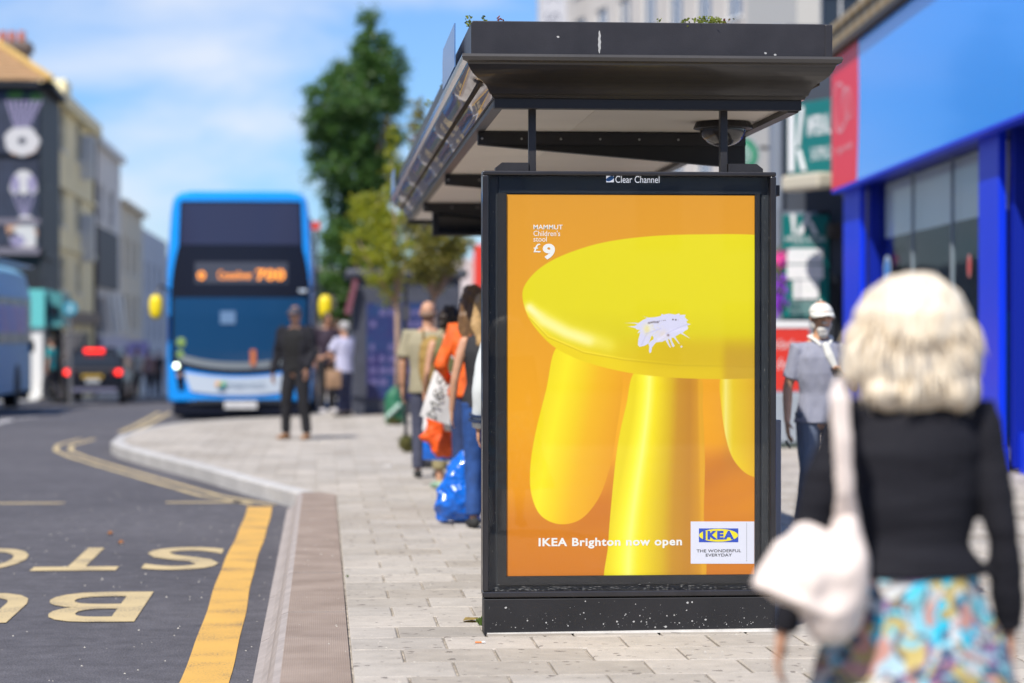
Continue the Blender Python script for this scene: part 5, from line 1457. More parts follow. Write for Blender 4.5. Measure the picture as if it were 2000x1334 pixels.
# black mask, one piece round both screens
patch(C_(2.14), C_(3.02), lambda s: -1.19 + .13*s**2, lambda s: 1.21 - .13*s**2, M_bblack, 'front_mask', bus, .012)
patch(C_(2.98), C_(3.80), lambda s: -1.06 + .03*s, lambda s: 1.09 - .03*s, M_bblack, 'front_mask', bus, .010)
us_ = patch(C_(3.04), C_(3.76), lambda s: -1.02 + .03*s, lambda s: 1.05 - .03*s, mat('upper_screen', (.030, .035, .075), .12, spec=.3), 'upper_windscreen', bus, .020)
b = MB(); b.box(BX-.25, BX+.38, BY-.02+.08, BY+.09, BZ+3.145, BZ+3.175); b.box(BX+.03, BX+.09, BY+.06, BY+.09, BZ+3.06, BZ+3.145); b.build('handrail', mat('orange_rail', (.55, .16, .05), .5), us_)
lo = lambda u: .86 + .20*abs(u/1.2)**2.2
patch(lambda u: lo(u)-.07, C_(2.16), lambda s: -1.195, lambda s: 1.215, M_bblack, 'front_mask', bus, .011)
ws = patch(lo, C_(2.12), lambda s: -1.14, lambda s: 1.16, mat('lower_screen', (.01, .055, .14), .12, spec=.3), 'windscreen', bus, .021)
patch(lambda u: lo(u)+.02, lambda u: lo(u)+.14, lambda s: -1.05, lambda s: 1.08, mat('dashboard', (.20, .23, .25), .6), 'dashboard', ws, .024)
M_cab = mat('cab_green', (.20, .32, .08), .6)
for (px, py, r_) in ((360, 670, .09), (358, 692, .07)):
    u, v = bp_(px, py); MB().ball((BX+u, BY + yb_(u) - .02, BZ+v), (r_, .02, r_), 10).build('reflective_sticker', M_cab, ws)
u, v = bp_(445, 622); MB().box(BX+u-.12, BX+u+.14, BY-.035, BY-.022, BZ+v-.12, BZ+v+.10).build('notice', mat('notice_pale', (.12, .22, .38), .6), ws)
u, v = bp_(493, 690); MB().box(BX+u-.045, BX+u+.045, BY-.04, BY-.024, BZ+.95, BZ+1.22).build('grab_rail', mat('orange_rail', (.5, .15, .03)), ws)
# destination display
dd = patch(C_(2.37), C_(2.74), lambda s: -.77, lambda s: .83, mat('display_grey', (.055, .06, .08), .3), 'destination_display', bus, .018)
M_led = mat('amber_led', (.9, .35, .05), .5, emit=(1.0, .28, .03), estr=1.0)
def btext(s, x0, y0, x1, y1, bold=0):
    (u0, v0), (u1, v1) = bp_(x0, y1), bp_(x1, y0)
    text_on(s, (BX+u0, BY-.024+rake(2.5)+yb_(.4)*.2, BZ+v0), (u1-u0, 0, 0), (0, 0, v1-v0), M_led, dd, bold=bold)
btext('o', 390, 537, 404, 552, .02); btext('Coastliner', 428, 536, 492, 551, .0); btext('700', 499, 533, 552, 553, .02)
# light band with lettering, blue bumper, grille, plate
bnd_ = patch(lambda u: .43 + .10*abs(u)**2, lambda u: .74 + .10*abs(u)**2, lambda s: -.84 - .12*s, lambda s: .84 + .12*s, M_bbl, 'light_band', bus, .022)
(u0, v0), (u1, v1) = bp_(442, 754), bp_(514, 742)
text_on('Stagecoach', (BX+u0, BY-.028, BZ+v0), (u1-u0, 0, 0), (0, 0, v1-v0), mat('band_ink', (.16, .24, .34), .5), bnd_)
for (a, m_) in ((0, (.75, .35, .05)), (1, (.05, .35, .5)), (2, (.1, .4, .15))):
    u, v = bp_(429 + 4*a, 748 + 3*(a % 2)); MB().ball((BX+u, BY-.03, BZ+v), (.055, .006, .05), 12).build('roundel', mat('roundel_%d' % a, m_, .5), bnd_)
patch(lambda u: .30 - .02*abs(u), lambda u: .36 - .14*max(0, abs(u)-.7), lambda s: -.95 + .12*s, lambda s: .95 - .12*s, mat('bumper_black', (.03, .035, .05), .5), 'grille', bus, .020)
MB().box(BX-1.15, BX+1.15, BY+.10, BY+.6, BZ+.10, BZ+.27).build('undertray', M_bblack, bus)
np_ = MB().box(BX-.26, BX+.30, BY-.05, BY-.022, BZ+.20, BZ+.33).build('number_plate', mat('plate_white', (.62, .62, .62), .5), bus)
text_on('YN69 KVL', (BX-.22, BY-.052, BZ+.225), (.48, 0, 0), (0, 0, .08), mat('plate_ink', (.05, .05, .05), .5), np_, bold=.03) if False else \
text_on('. . . .   . . .', (BX-.22, BY-.052, BZ+.25), (.48, 0, 0), (0, 0, .03), mat('plate_ink', (.12, .12, .12), .5), np_, bold=.08)
for s_ in (-1, 1):
    hl = patch(lambda u: .52 + .0*u, lambda u: .52 + .60, lambda q: s_*1.16 + (.10 if s_ < 0 else -.16)*(1-q) if s_ < 0 else 1.16-.20, lambda q: (-1.16 + .20) if s_ < 0 else 1.16 - .0*(q), M_bblack, 'headlight', bus, .020, nu=3)
    u = s_*1.09; ub = s_*1.04
    on = s_ < 0
    MB().ball((BX+u, BY + yb_(u) - .02, BZ + .94), (.046, .03, .046), 14).build('lamp', mat('lamp_lit', (1, 1, 1), .3, emit=(.85, 1.0, .75), estr=4.0), hl)
    MB().ball((BX+ub, BY + yb_(ub) - .02, BZ + .77), (.045, .03, .045), 14).build('lamp', mat('lamp_dim', (.35, .25, .25), .3), hl)
    # mirrors
    am = MB(); xm = BX + s_*1.43 + (.0 if s_ < 0 else .05)
    am.tube([(BX+s_*1.20, BY+.15, BZ+2.25), (BX+s_*1.36, BY-.05, BZ+2.33), (xm, BY-.12, BZ+2.18)], [.022]*3, 8)
    mi = am.build('mirror_arm', M_bblack, bus)
    q = MB(); q.tube([(xm, BY-.12, BZ+1.82), (xm, BY-.12, BZ+1.92), (xm, BY-.12, BZ+2.06), (xm, BY-.12, BZ+2.10)], [(.10, .07), (.115, .08), (.115, .08), (.10, .07)], 14)
    q.build('mirror_housing', mat('mirror_yellow', (.80, .62, .01), .45), mi, smooth=True)
    # side windows and wheels
    for (z0, z1) in ((1.35, 2.15), (2.95, 3.55)):
        for k in range(6):
            w0 = hw((z0+z1)/2)
            MB().box(min(s_*(w0-.02), s_*(w0+.012)) + BX, max(s_*(w0-.02), s_*(w0+.012)) + BX, BY+.9+k*1.5, BY+2.3+k*1.5, BZ+z0, BZ+z1).build('side_window', M_scr, bus)
    for yy_ in (2.6, 8.0):
        x_ = BX + s_*1.12
        w_o = MB().cyl((x_-.14, BY+yy_, BZ+.48), (x_+.14, BY+yy_, BZ+.48), .48, n=24).build('wheel', M_rubber, bus)
        MB().cyl((x_+s_*.142-.01, BY+yy_, BZ+.48), (x_+s_*.142+.01, BY+yy_, BZ+.48), .28, n=20).build('rim', M_chrome, w_o)
u, v = bp_(515, 440)
MB().box(BX+1.02, BX+1.16, BY-.0+.03, BY+.05, BZ+2.22, BZ+2.27).build('fleet_number', M_bbl, bus)

bus.scale = (1.035, 1, 1.035)
# ------------------------------------------------------------------ single-decker passing at the far left
Y0s, Y1s = 44.6, 54.3; xs_ = X(60, 54.3); zr_ = -.15
b2 = thing('single_decker_bus', 'blue grey single-decker bus at the left edge with pink advertising along its side', 'bus', (xs_-1.25, 49.5, zr_))
M_b2 = mat('bus_grey_blue', (.20, .42, .60), .5)
b = MB(); zt2 = Z(540, 54.3)
pr_ = [(-2.5, .3), (-2.5, 2.5), (-2.38, zt2+.0), (-2.1, zt2+.16), (-.4, zt2+.16), (-.12, zt2), (0, 2.35), (0, .3)]
pr_ = [(x, (z if i in (2, 3, 4, 5) else z+zr_)) for i, (x, z) in enumerate(pr_)]
b.prism([(xs_+x, Y0s, z) for x, z in pr_], (0, Y1s-Y0s, 0)); b.build('body', M_b2, b2, bevel=.04)
M_sw = mat('bus_side_glass', (.03, .045, .08), .3, spec=.3)
for k in range(5):
    MB().box(xs_-.01, xs_+.012, Y0s+.5+k*1.85, Y0s+2.2+k*1.85, zr_+1.35, zr_+2.3).build('side_window', M_sw, b2)
MB().box(xs_-.005, xs_+.016, Y0s+.3, Y1s-.8, 1.42, 2.0).build('side_advert', mat('pink_advert', (.62, .26, .40), .5, col2=(.20, .30, .62), vscale=.9), b2)
MB().box(xs_-.2, xs_+.05, Y0s, Y1s, zt2+.165, zt2+.20).build('roof_rail', mat('pale_rail', (.55, .58, .65), .5), b2)
MB().box(xs_-2.2, xs_-.3, Y1s+.001, Y1s+.03, zr_+1.2, zr_+2.5).build('windscreen', M_scr, b2)
MB().box(xs_-2.4, xs_-.06, Y0s-.02, Y0s-.001, zr_+1.4, zr_+2.6).build('rear_window', M_scr, b2)
for yy_ in (46.6, 51.9):
    for x_ in (xs_-.14, xs_-2.36):
        MB().cyl((x_-.12, yy_, zr_+.46), (x_+.15, yy_, zr_+.46), .46, n=22).build('wheel', M_rubber, b2)
MB().box(xs_+.002, xs_+.10, Y1s-.25, Y1s-.15, 1.0, 1.25).build('mirror', M_black, b2)

# ------------------------------------------------------------------ dark car seen from behind
CY_, CXc = 66.0, X(181, 66.0); CZ_ = road_z(66.0)
car = thing('parked_car', 'dark estate car seen from behind with its red brake lights on', 'car', (CXc, CY_+2, CZ_))
M_cp = mat('car_paint', (.006, .007, .012), .35, spec=.3, coat=.15)
b = MB()
prof_ = [(.0, .32, .88), (.0, .62, .93), (.03, .95, .92), (.10, 1.02, .88), (.52, 1.44, .70), (.75, 1.52, .66), (2.6, 1.54, .66), (3.3, 1.10, .84), (4.3, .92, .88), (4.5, .60, .88), (4.5, .30, .84)]
low = .26
for (y, z, w) in prof_: b.v += [(CXc-w, CY_+y, CZ_+z), (CXc+w, CY_+y, CZ_+z)]
n_ = len(prof_)
for i in range(n_-1): b.f.append((2*i, 2*i+1, 2*i+3, 2*i+2)); b.m.append(0)
b.f.append((2*n_-2, 2*n_-1, 1, 0)); b.m.append(0)
b.f.append(tuple(2*i for i in range(n_))); b.f.append(tuple(2*i+1 for i in range(n_-1, -1, -1))); b.m += [0, 0]
b.build('body', M_cp, car, bevel=.04)
for (nm, y0, z0, w0, y1, z1, w1, m_) in (('rear_window', .14, 1.06, .78, .48, 1.39, .62, M_darkglass),):
    d = .012
    MB().hull8([(CXc-w0, CY_+y0-d, CZ_+z0), (CXc+w0, CY_+y0-d, CZ_+z0), (CXc+w1, CY_+y1-d, CZ_+z1), (CXc-w1, CY_+y1-d, CZ_+z1)],
               [(CXc-w0, CY_+y0+.02, CZ_+z0), (CXc+w0, CY_+y0+.02, CZ_+z0), (CXc+w1, CY_+y1+.02, CZ_+z1), (CXc-w1, CY_+y1+.02, CZ_+z1)]).build(nm, m_, car)
M_tl = mat('tail_light', (.6, .01, .01), .3, emit=(1, .03, .02), estr=2.6)
for s_ in (-1, 1):
    x_ = CXc + s_*.73
    MB().box(x_-.16, x_+.16, CY_-.03, CY_+.02, CZ_+.80, CZ_+.97).build('tail_light', mat('tail_red_dark', (.12, .005, .008), .3), car, bevel=.02)
    MB().ball((x_+s_*.03, CY_-.035, CZ_+.89), (.10, .02, .075), 12).build('brake_light', M_tl, car)
    for yy_ in (.85, 3.6):
        w_o = MB().cyl((CXc+s_*.72, CY_+yy_, CZ_+.33), (CXc+s_*.93, CY_+yy_, CZ_+.33), .33, n=22).build('wheel', M_rubber, car)
        MB().cyl((CXc+s_*.931, CY_+yy_, CZ_+.33), (CXc+s_*.945, CY_+yy_, CZ_+.33), .2, n=18).build('rim', M_chrome, w_o)
    MB().box(CXc+s_*.86-.005, CXc+s_*.86+.005, CY_+.9, CY_+2.9, CZ_+1.0, CZ_+1.35).build('side_window', M_darkglass, car)
MB().box(CXc-.30, CXc+.28, CY_+.40, CY_+.46, CZ_+1.435, CZ_+1.53).build('brake_light', M_tl, car)
MB().box(CXc-.34, CXc+.30, CY_-.045, CY_-.01, CZ_+.73, CZ_+.83).build('number_plate', mat('plate_amber', (.40, .26, .03), .5), car)
MB().box(CXc-.22, CXc+.20, CY_-.03, CY_-.005, CZ_+.60, CZ_+.70).build('badge_trim', mat('silver_trim', (.45, .48, .52), .4), car)
MB().box(CXc-.7, CXc+.7, CY_-.035, CY_-.002, CZ_+.36, CZ_+.46).build('bumper_trim', mat('bumper_trim', (.16, .16, .24), .4), car)
MB().box(CXc-.60, CXc+.60, CY_+.60, CY_+.64, CZ_+1.53, CZ_+1.57).build('spoiler', M_cp, car)
car.scale = (.90, .95, .98)
# ------------------------------------------------------------------ people
def V3(*a): return Vector(a)
def hand_shapes(b, wr, dirv, pn, s=1.0, side=1, curl=.5, n=8):
    """palm, four unequal curled fingers and a thumb; wr wrist, dirv hand direction, pn palm normal"""
    d = Vector(dirv).normalized(); pn = Vector(pn); pn = (pn - d*pn.dot(d)).normalized(); w = d.cross(pn).normalized()*side
    b.tube([wr, wr + d*.03*s, wr + d*.085*s], [(.024*s, .019*s), (.036*s, .017*s), (.040*s, .014*s)], 10, ref=pn)
    for i, (off, L) in enumerate(((-.031, .062), (-.011, .074), (.010, .078), (.031, .068))):
        p0 = wr + d*.075*s + w*off*s
        a1, a2 = curl*.5, curl*1.2
        p1 = wr + d*.092*s + w*off*1.05*s
        p2 = p1 + (d*math.cos(a1) + pn*math.sin(a1))*L*.5*s + w*off*.06*s
        p3 = p2 + (d*math.cos(a2) + pn*math.sin(a2))*L*.5*s
        b.tube([p0, p1, p2, p3], [.0095*s, .0095*s, .0085*s, .007*s], n, ref=pn)
    t0 = wr + d*.025*s + w*.026*s; t1 = t0 + (d*.6 + w*.75 + pn*.25)*.034*s; t2 = t1 + (d*.9 + w*.35 + pn*.35)*.036*s
    b.tube([t0, t1, t2], [.0125*s, .0105*s, .0085*s], n, ref=pn)
def head_shapes(b, c, s=1.0, face=True, bald=False):
    """c: centre of the skull; looks along +y"""
    b.ball(c + V3(0, -.012, .025)*s, V3(.076, .096, .090)*s, 16)
    b.ball(c + V3(0, .012, -.02)*s, V3(.068, .080, .085)*s, 16)
    b.tube([c + V3(0, .028, -.045)*s, c + V3(0, .052, -.088)*s], [(.056*s, .05*s), (.034*s, .03*s)], 12, ref=(0, 1, 0))
    if face:
        b.tube([c + V3(0, .090, .012)*s, c + V3(0, .104, -.018)*s], [.009*s, .014*s], 8)
        b.ball(c + V3(0, .082, .032)*s, V3(.05, .016, .012)*s, 10)
        b.ball(c + V3(0, .086, -.053)*s, V3(.024, .010, .010)*s, 8)
        for e in (-1, 1): b.ball(c + V3(e*.033, .070, -.020)*s, V3(.022, .018, .02)*s, 8)
    for e in (-1, 1): b.ball(c + V3(e*.079, -.006, -.008)*s, V3(.011, .020, .032)*s, 8)
def figure(name_label, loc, rz, H=1.72, wid=1.0, skin=None, sh=None, el=None, wr=None, hd=None, palm=None, knee=None, ank=None, toe=None,
           top=None, bottom=None, shoes=None, head_off=(0, 0, 0), vox=.011, female=False, head_pitch=0, lean=0.0, curl=.5, group=None, bare_legs=False, hipw=1.0, n=8, hs=1.0):
    k = H/1.75
    r = thing('person', name_label, 'person', loc, rz, group)
    q = lambda v: Vector(v)*k
    W = .185*wid*(.9 if female else 1)
    SH = [q((-W, 0, 1.425)), q((W, 0, 1.425))] if sh is None else [q(v) for v in sh]
    EL = [q((-W-.045, -.02, 1.13)), q((W+.045, -.02, 1.13))] if el is None else [q(v) for v in el]
    WR = [q((-W-.055, .03, .88)), q((W+.055, .03, .88))] if wr is None else [q(v) for v in wr]
    HD = [V3(0, .1, -1), V3(0, .1, -1)] if hd is None else [Vector(v) for v in hd]
    PN = [V3(1, 0, 0), V3(-1, 0, 0)] if palm is None else [Vector(v) for v in palm]
    HP = [q((-.088*hipw, 0, .92)), q((.088*hipw, 0, .92))]
    KN = [q((-.095, .02, .50)), q((.095, .02, .50))] if knee is None else [q(v) for v in knee]
    AN = [q((-.098, -.02, .09)), q((.098, -.02, .09))] if ank is None else [q(v) for v in ank]
    TO = [V3(-.15, 1, 0), V3(.15, 1, 0)] if toe is None else [Vector(v) for v in toe]
    hc = q((0, .015, 1.635)) + Vector(head_off)
    L_ = Vector((0, lean, 0))
    b = MB()
    head_shapes(b, hc, k*hs)
    b.tube([q((0, -.012, 1.40)), q((0, -.002, 1.50)), hc + V3(0, -.012, -.06)*k], [.062*k, .056*k*(.88 if female else 1), .058*k*(.88 if female else 1)], 12)
    b.tube([q((0, 0, .90)), q((0, 0, 1.04)), q((0, .005, 1.2)), q((0, 0, 1.34)), q((0, -.01, 1.42))], [(.150*k*hipw, .10*k), (.125*k*wid, .088*k), (.145*k*wid, .10*k), (.160*k*wid, .10*k), (.12*k*wid, .075*k)], 16)
    fe = .88 if female else 1
    for i in (0, 1):
        b.tube([SH[i]*.98, SH[i].lerp(EL[i], .4), EL[i]], [.048*k*fe, .045*k*fe, .036*k*fe], 10)
        b.tube([EL[i], EL[i].lerp(WR[i], .35), WR[i]], [.037*k*fe, .037*k*fe, .025*k*fe], 10)
        hand_shapes(b, WR[i], HD[i], PN[i], k*1.0*fe, side=(-1 if i == 0 else 1), curl=curl, n=n)
        b.tube([HP[i], HP[i].lerp(KN[i], .45), KN[i]], [.085*k, .072*k, .052*k], 12)
        b.tube([KN[i], KN[i].lerp(AN[i], .35), AN[i]], [.052*k, .052*k, .034*k], 12)
        t = TO[i].normalized(); b.tube([AN[i] + V3(0, 0, -.045)*k - t*.03*k, AN[i] + V3(0, 0, -.055)*k + t*.08*k, AN[i] + V3(0, 0, -.065)*k + t*.15*k], [(.034*k, .032*k), (.038*k, .026*k), (.034*k, .016*k)], 10, ref=(0, 0, 1))
    blob('body', b, vox, skin or M_skin, r, smooth_it=1)
    if top:
        b = MB(); hem = top.get('hem', .88); lo = top.get('loose', 1.0); m_ = top['mat']
        nk = top.get('neck', .066)
        prof_ = [((0, 0, hem), .172*hipw, .125), ((0, 0, (hem+1.06)/2), .160*hipw, .118), ((0, .004, 1.08), .148*wid, .112), ((0, .01, 1.22), .168*wid, .126), ((0, .004, 1.33), .180*wid, .122), ((0, -.006, 1.415), .150*wid, .092), ((0, -.012, 1.465), nk, nk*.92)]
        b.tube([q(p[0]) for p in prof_], [(p[1]*k*lo, p[2]*k*lo) for p in prof_], 22, dome=False)
        sl = top.get('sleeve', 1.0)      # 0 none, .45 short, 1 long
        sr = top.get('sr', .058)
        for i in (0, 1):
            if sl <= 0: continue
            pts_ = [q((0, 0, 1.41)).lerp(SH[i], .55), SH[i] + V3(0, 0, .004), SH[i].lerp(EL[i], .5)]; rr_ = [.05*k, .066*k*fe, sr*k*fe]
            if sl > .5: pts_ += [EL[i], EL[i].lerp(WR[i], .5), EL[i].lerp(WR[i], .96)]; rr_ += [sr*.88*k*fe, sr*.80*k*fe, sr*.62*k*fe]
            else: pts_ += [SH[i].lerp(EL[i], .78)]; rr_ += [sr*1.08*k*fe]
            b.tube(pts_, rr_, 12, dome=False)
        blob(top.get('name', 'shirt'), b, vox*.9, m_, r, fold=top.get('fold', .010)*k, fscale=top.get('fs', 7), stretch=top.get('st', (1, 1, .55)), smooth_it=1, seed=top.get('seed', 3))
    if bottom:
        b = MB(); m_ = bottom['mat']; hem = bottom.get('hem', .07); tp = bottom.get('top', 1.0)
        if bottom['type'] == 'skirt':
            fl = bottom.get('flare', .24)
            b.tube([q((0, 0, tp)), q((0, 0, .93)), q((0, 0, .80)), q((0, .01, hem))], [(.138*k*hipw, .105*k), (.178*k*hipw, .14*k), (.212*k*hipw, .17*k), (fl*k, fl*.85*k)], 26, dome=False)
        else:
            w_ = bottom.get('wide', 1.0)
            b.tube([q((0, 0, tp)), q((0, -.004, .93)), q((0, 0, .86))], [(.138*k*hipw, .105*k), (.160*k*hipw, .122*k), (.15*k*hipw, .11*k)], 18, dome=False)
            for i in (0, 1):
                f = max(0, min(1, (.50-hem)/.42)); end = KN[i].lerp(AN[i], f) if hem < .5 else HP[i].lerp(KN[i], (.92-hem)/.42)
                pts_ = [HP[i] + V3(0, 0, .02), HP[i].lerp(KN[i], .5)] + ([KN[i]] if hem < .5 else []) + ([KN[i].lerp(AN[i], .5)] if hem < .3 else []) + [end]
                rr_ = [.096*k, .086*k*w_] + ([.070*k*w_] if hem < .5 else []) + ([.062*k*w_] if hem < .3 else []) + [(.058 if hem < .5 else .085)*k*w_]
                b.tube(pts_, rr_, 14, dome=False)
        blob(bottom.get('name', 'trousers'), b, vox*.9, m_, r, fold=bottom.get('fold', .008)*k, fscale=9, stretch=(1, 1, .6), smooth_it=1, seed=9)
    if shoes:
        for i in (0, 1):
            b = MB(); t = TO[i].normalized()
            b.tube([AN[i] + V3(0, 0, -.050)*k - t*.045*k, AN[i] + V3(0, 0, -.052)*k + t*.06*k, AN[i] + V3(0, 0, -.062)*k + t*.155*k], [(.042*k, .042*k), (.046*k, .036*k), (.042*k, .024*k)], 12, ref=(0, 0, 1))
            blob('shoe', b, vox*.8, shoes, r, smooth_it=1)
    return r, dict(k=k, hc=hc, SH=SH, EL=EL, WR=WR, q=q)
def hair(r, shapes, m_, vox=.01, fold=.012, name='hair', stretch=(1, 1, .25), fs=22, seed=1):
    b = MB()
    for s_ in shapes:
        if s_[0] == 'b': b.ball(s_[1], s_[2], 14)
        else: b.tube(s_[1], s_[2], 12)
    return blob(name, b, vox, m_, r, fold=fold, fscale=fs, stretch=stretch, smooth_it=1, seed=seed)
def cap(r, c, k, m_, brim=True, dirn=(0, 1, 0)):
    b = MB(); vs = []; n_ = 20
    for j in range(7):
        a = (math.pi/2)*j/6
        for i in range(n_):
            g = 2*math.pi*i/n_; vs.append(c + V3(math.cos(g)*.086*math.cos(a), -.012 + math.sin(g)*.104*math.cos(a), .022 + .082*math.sin(a)*(1-.0*j))*k)
    b.v = [tuple(v) for v in vs]; b.f = [(j*n_+i, j*n_+(i+1) % n_, (j+1)*n_+(i+1) % n_, (j+1)*n_+i) for j in range(6) for i in range(n_)]; b.m = [0]*len(b.f)
    o = b.build('cap', m_, r, local=True, smooth=True)
    sm = o.modifiers.new('solid', 'SOLIDIFY'); sm.thickness = .004
    if brim:
        b = MB(); A = []; B = []
        for i in range(13):
            g = math.pi*(i/12); A.append(c + V3(math.cos(g)*.082, -.0 + math.sin(g)*.088, .026)*k); B.append(c + V3(math.cos(g)*.080, .02 + math.sin(g)*.142, .004 - .016*abs(math.cos(g)))*k)
        b.v = [tuple(v) for v in A+B]; b.f = [(i, i+1, i+14, i+13) for i in range(12)]; b.m = [0]*12
        o2 = b.build('cap_brim', m_, o, local=True, smooth=True); o2.location -= o.location; s2 = o2.modifiers.new('solid', 'SOLIDIFY'); s2.thickness = .005
        MB().ball(c + V3(0, -.012, .115)*k, .008, 8).build('cap_button', m_, o, local=True).location -= o.location
    return o
M_hblond = mat('blonde_grey_hair', (.60, .50, .38), .5, col2=(.42, .29, .15), vscale=7, sss=.05)
# strands: bump stretched along the hair
def hair_mat(name, c1, c2, mixz=None):
    m = mat(name, c1, .45); n_, l_ = m.node_tree.nodes, m.node_tree.links; b = n_["Principled BSDF"]
    t = n_.new("ShaderNodeTexCoord"); mp_ = n_.new("ShaderNodeMapping"); mp_.inputs['Scale'].default_value = (60, 60, 5)
    w = n_.new("ShaderNodeTexNoise"); w.inputs['Scale'].default_value = 1.6; w.inputs['Detail'].default_value = 6; w.inputs['Distortion'].default_value = .8
    l_.new(t.outputs['Object'], mp_.inputs[0]); l_.new(mp_.outputs[0], w.inputs['Vector'])
    r_ = n_.new("ShaderNodeValToRGB"); e = r_.color_ramp.elements; e[0].position = .36; e[0].color = (*c2, 1); e[1].position = .60; e[1].color = (*c1, 1)
    l_.new(w.outputs['Fac'], r_.inputs[0]); l_.new(r_.outputs[0], b.inputs['Base Color'])
    bp2 = n_.new("ShaderNodeBump"); bp2.inputs['Strength'].default_value = .45; bp2.inputs['Distance'].default_value = .006
    l_.new(w.outputs['Fac'], bp2.inputs['Height']); l_.new(bp2.outputs[0], b.inputs['Normal']); return m
M_hb = hair_mat('ash_blonde_hair', (.82, .74, .60), (.66, .53, .36))
M_hd = hair_mat('dark_brown_hair', (.035, .022, .015), (.012, .008, .006))
M_hl = hair_mat('long_brown_blonde_hair', (.22, .12, .05), (.05, .025, .015))
M_hw = hair_mat('white_beard', (.66, .64, .62), (.35, .34, .33))

# ---- foreground: woman in a black top and patterned skirt, walking away
yw = 5.25
wx = P(1782, 700, yw).x
M_knit = mat('black_knit', (.012, .012, .017), .85, spec=.25, bump=.3, bscale=90)
def skirt_mat():
    m = mat('patterned_skirt', (.5, .5, .5), .7); n_, l_ = m.node_tree.nodes, m.node_tree.links; b = n_["Principled BSDF"]
    t = n_.new("ShaderNodeTexCoord"); nz_ = n_.new("ShaderNodeTexNoise"); nz_.inputs['Scale'].default_value = 5; nz_.inputs['Detail'].default_value = 3
    l_.new(t.outputs['Object'], nz_.inputs['Vector'])
    mx = n_.new("ShaderNodeMixRGB"); mx.blend_type = 'ADD'; mx.inputs[0].default_value = .35; l_.new(t.outputs['Object'], mx.inputs[1]); l_.new(nz_.outputs['Color'], mx.inputs[2])
    vo = n_.new("ShaderNodeTexVoronoi"); vo.inputs['Scale'].default_value = 29; l_.new(mx.outputs[0], vo.inputs['Vector'])
    sp = n_.new("ShaderNodeSeparateColor"); l_.new(vo.outputs['Color'], sp.inputs[0])
    r_ = n_.new("ShaderNodeValToRGB"); r_.color_ramp.interpolation = 'CONSTANT'; e = r_.color_ramp.elements
    cs = [(.34, .50, .58), (.02, .45, .62), (.52, .55, .56), (.05, .09, .16), (.45, .36, .12), (.20, .50, .60), (.50, .26, .22), (.50, .46, .42), (.12, .42, .48), (.22, .12, .26)]
    e[0].position = 0; e[0].color = (*cs[0], 1); e[1].position = .1; e[1].color = (*cs[1], 1)
    for i in range(2, 10): k_ = e.new(i/10); k_.color = (*cs[i], 1)
    l_.new(sp.outputs[0], r_.inputs[0])
    wv = n_.new("ShaderNodeTexWave"); wv.inputs['Scale'].default_value = 14; wv.inputs['Distortion'].default_value = 1.0; wv.bands_direction = 'DIAGONAL'; l_.new(mx.outputs[0], wv.inputs['Vector'])
    g = n_.new("ShaderNodeMath"); g.operation = 'GREATER_THAN'; g.inputs[1].default_value = .70; l_.new(sp.outputs[1], g.inputs[0])
    g2 = n_.new("ShaderNodeMath"); g2.operation = 'MULTIPLY'; l_.new(g.outputs[0], g2.inputs[0]); l_.new(wv.outputs['Fac'], g2.inputs[1])
    m2 = n_.new("ShaderNodeMixRGB"); m2.inputs[2].default_value = (.06, .06, .09, 1); l_.new(g2.outputs[0], m2.inputs[0]); l_.new(r_.outputs[0], m2.inputs[1])
    l_.new(m2.outputs[0], b.inputs['Base Color']); return m
Hw = 1.47; kw = Hw/1.75
woman, J = figure('woman seen from behind with a pale blonde bob, black top and bright patterned skirt', (wx, yw, 0), R(3), H=Hw, wid=1.05, female=True,
    el=[(-.265, .03, 1.12), (.235, -.03, 1.12)], wr=[(-.33, .08, .845), (.275, .03, .845)],
    hd=[(-.12, .12, -1), (.05, .15, -1)], palm=[(1, -.3, 0), (-1, .1, 0)],
    knee=[(-.085, .08, .50), (.10, .0, .50)], ank=[(-.09, .16, .10), (.11, -.14, .11)],
    top=dict(mat=M_knit, hem=1.00, sleeve=1, name='top', fold=.012, sr=.063, neck=.062, loose=1.03, fs=5, st=(.5, .5, 1.9)), bottom=dict(type='skirt', mat=skirt_mat(), hem=.36, flare=.40, name='skirt', fold=.02, top=1.04), shoes=mat('tan_leather', (.20, .09, .04), .5),
    vox=.0075, hipw=1.16, curl=.55, n=10)
hc = J['hc']; k = J['k']
hair(woman, [('b', hc + V3(0, -.020, .020), (.130, .135, .118)), ('b', hc + V3(-.075, -.03, -.055), (.080, .085, .085)), ('b', hc + V3(.078, -.03, -.05), (.080, .085, .085)),
             ('b', hc + V3(0, -.06, -.075), (.120, .075, .080)), ('b', hc + V3(.128, .0, -.035), (.034, .05, .06)), ('b', hc + V3(-.12, .0, -.065), (.034, .05, .04)), ('b', hc + V3(.065, -.065, -.122), (.066, .055, .046)), ('b', hc + V3(-.06, -.065, -.125), (.066, .055, .042)), ('b', hc + V3(0, -.075, -.13), (.06, .045, .045)), ('b', hc + V3(.142, -.01, -.07), (.022, .04, .034)), ('b', hc + V3(-.138, -.01, -.088), (.020, .04, .026))],
     M_hb, vox=.006, fold=.011, fs=15, stretch=(1, 1, .32))
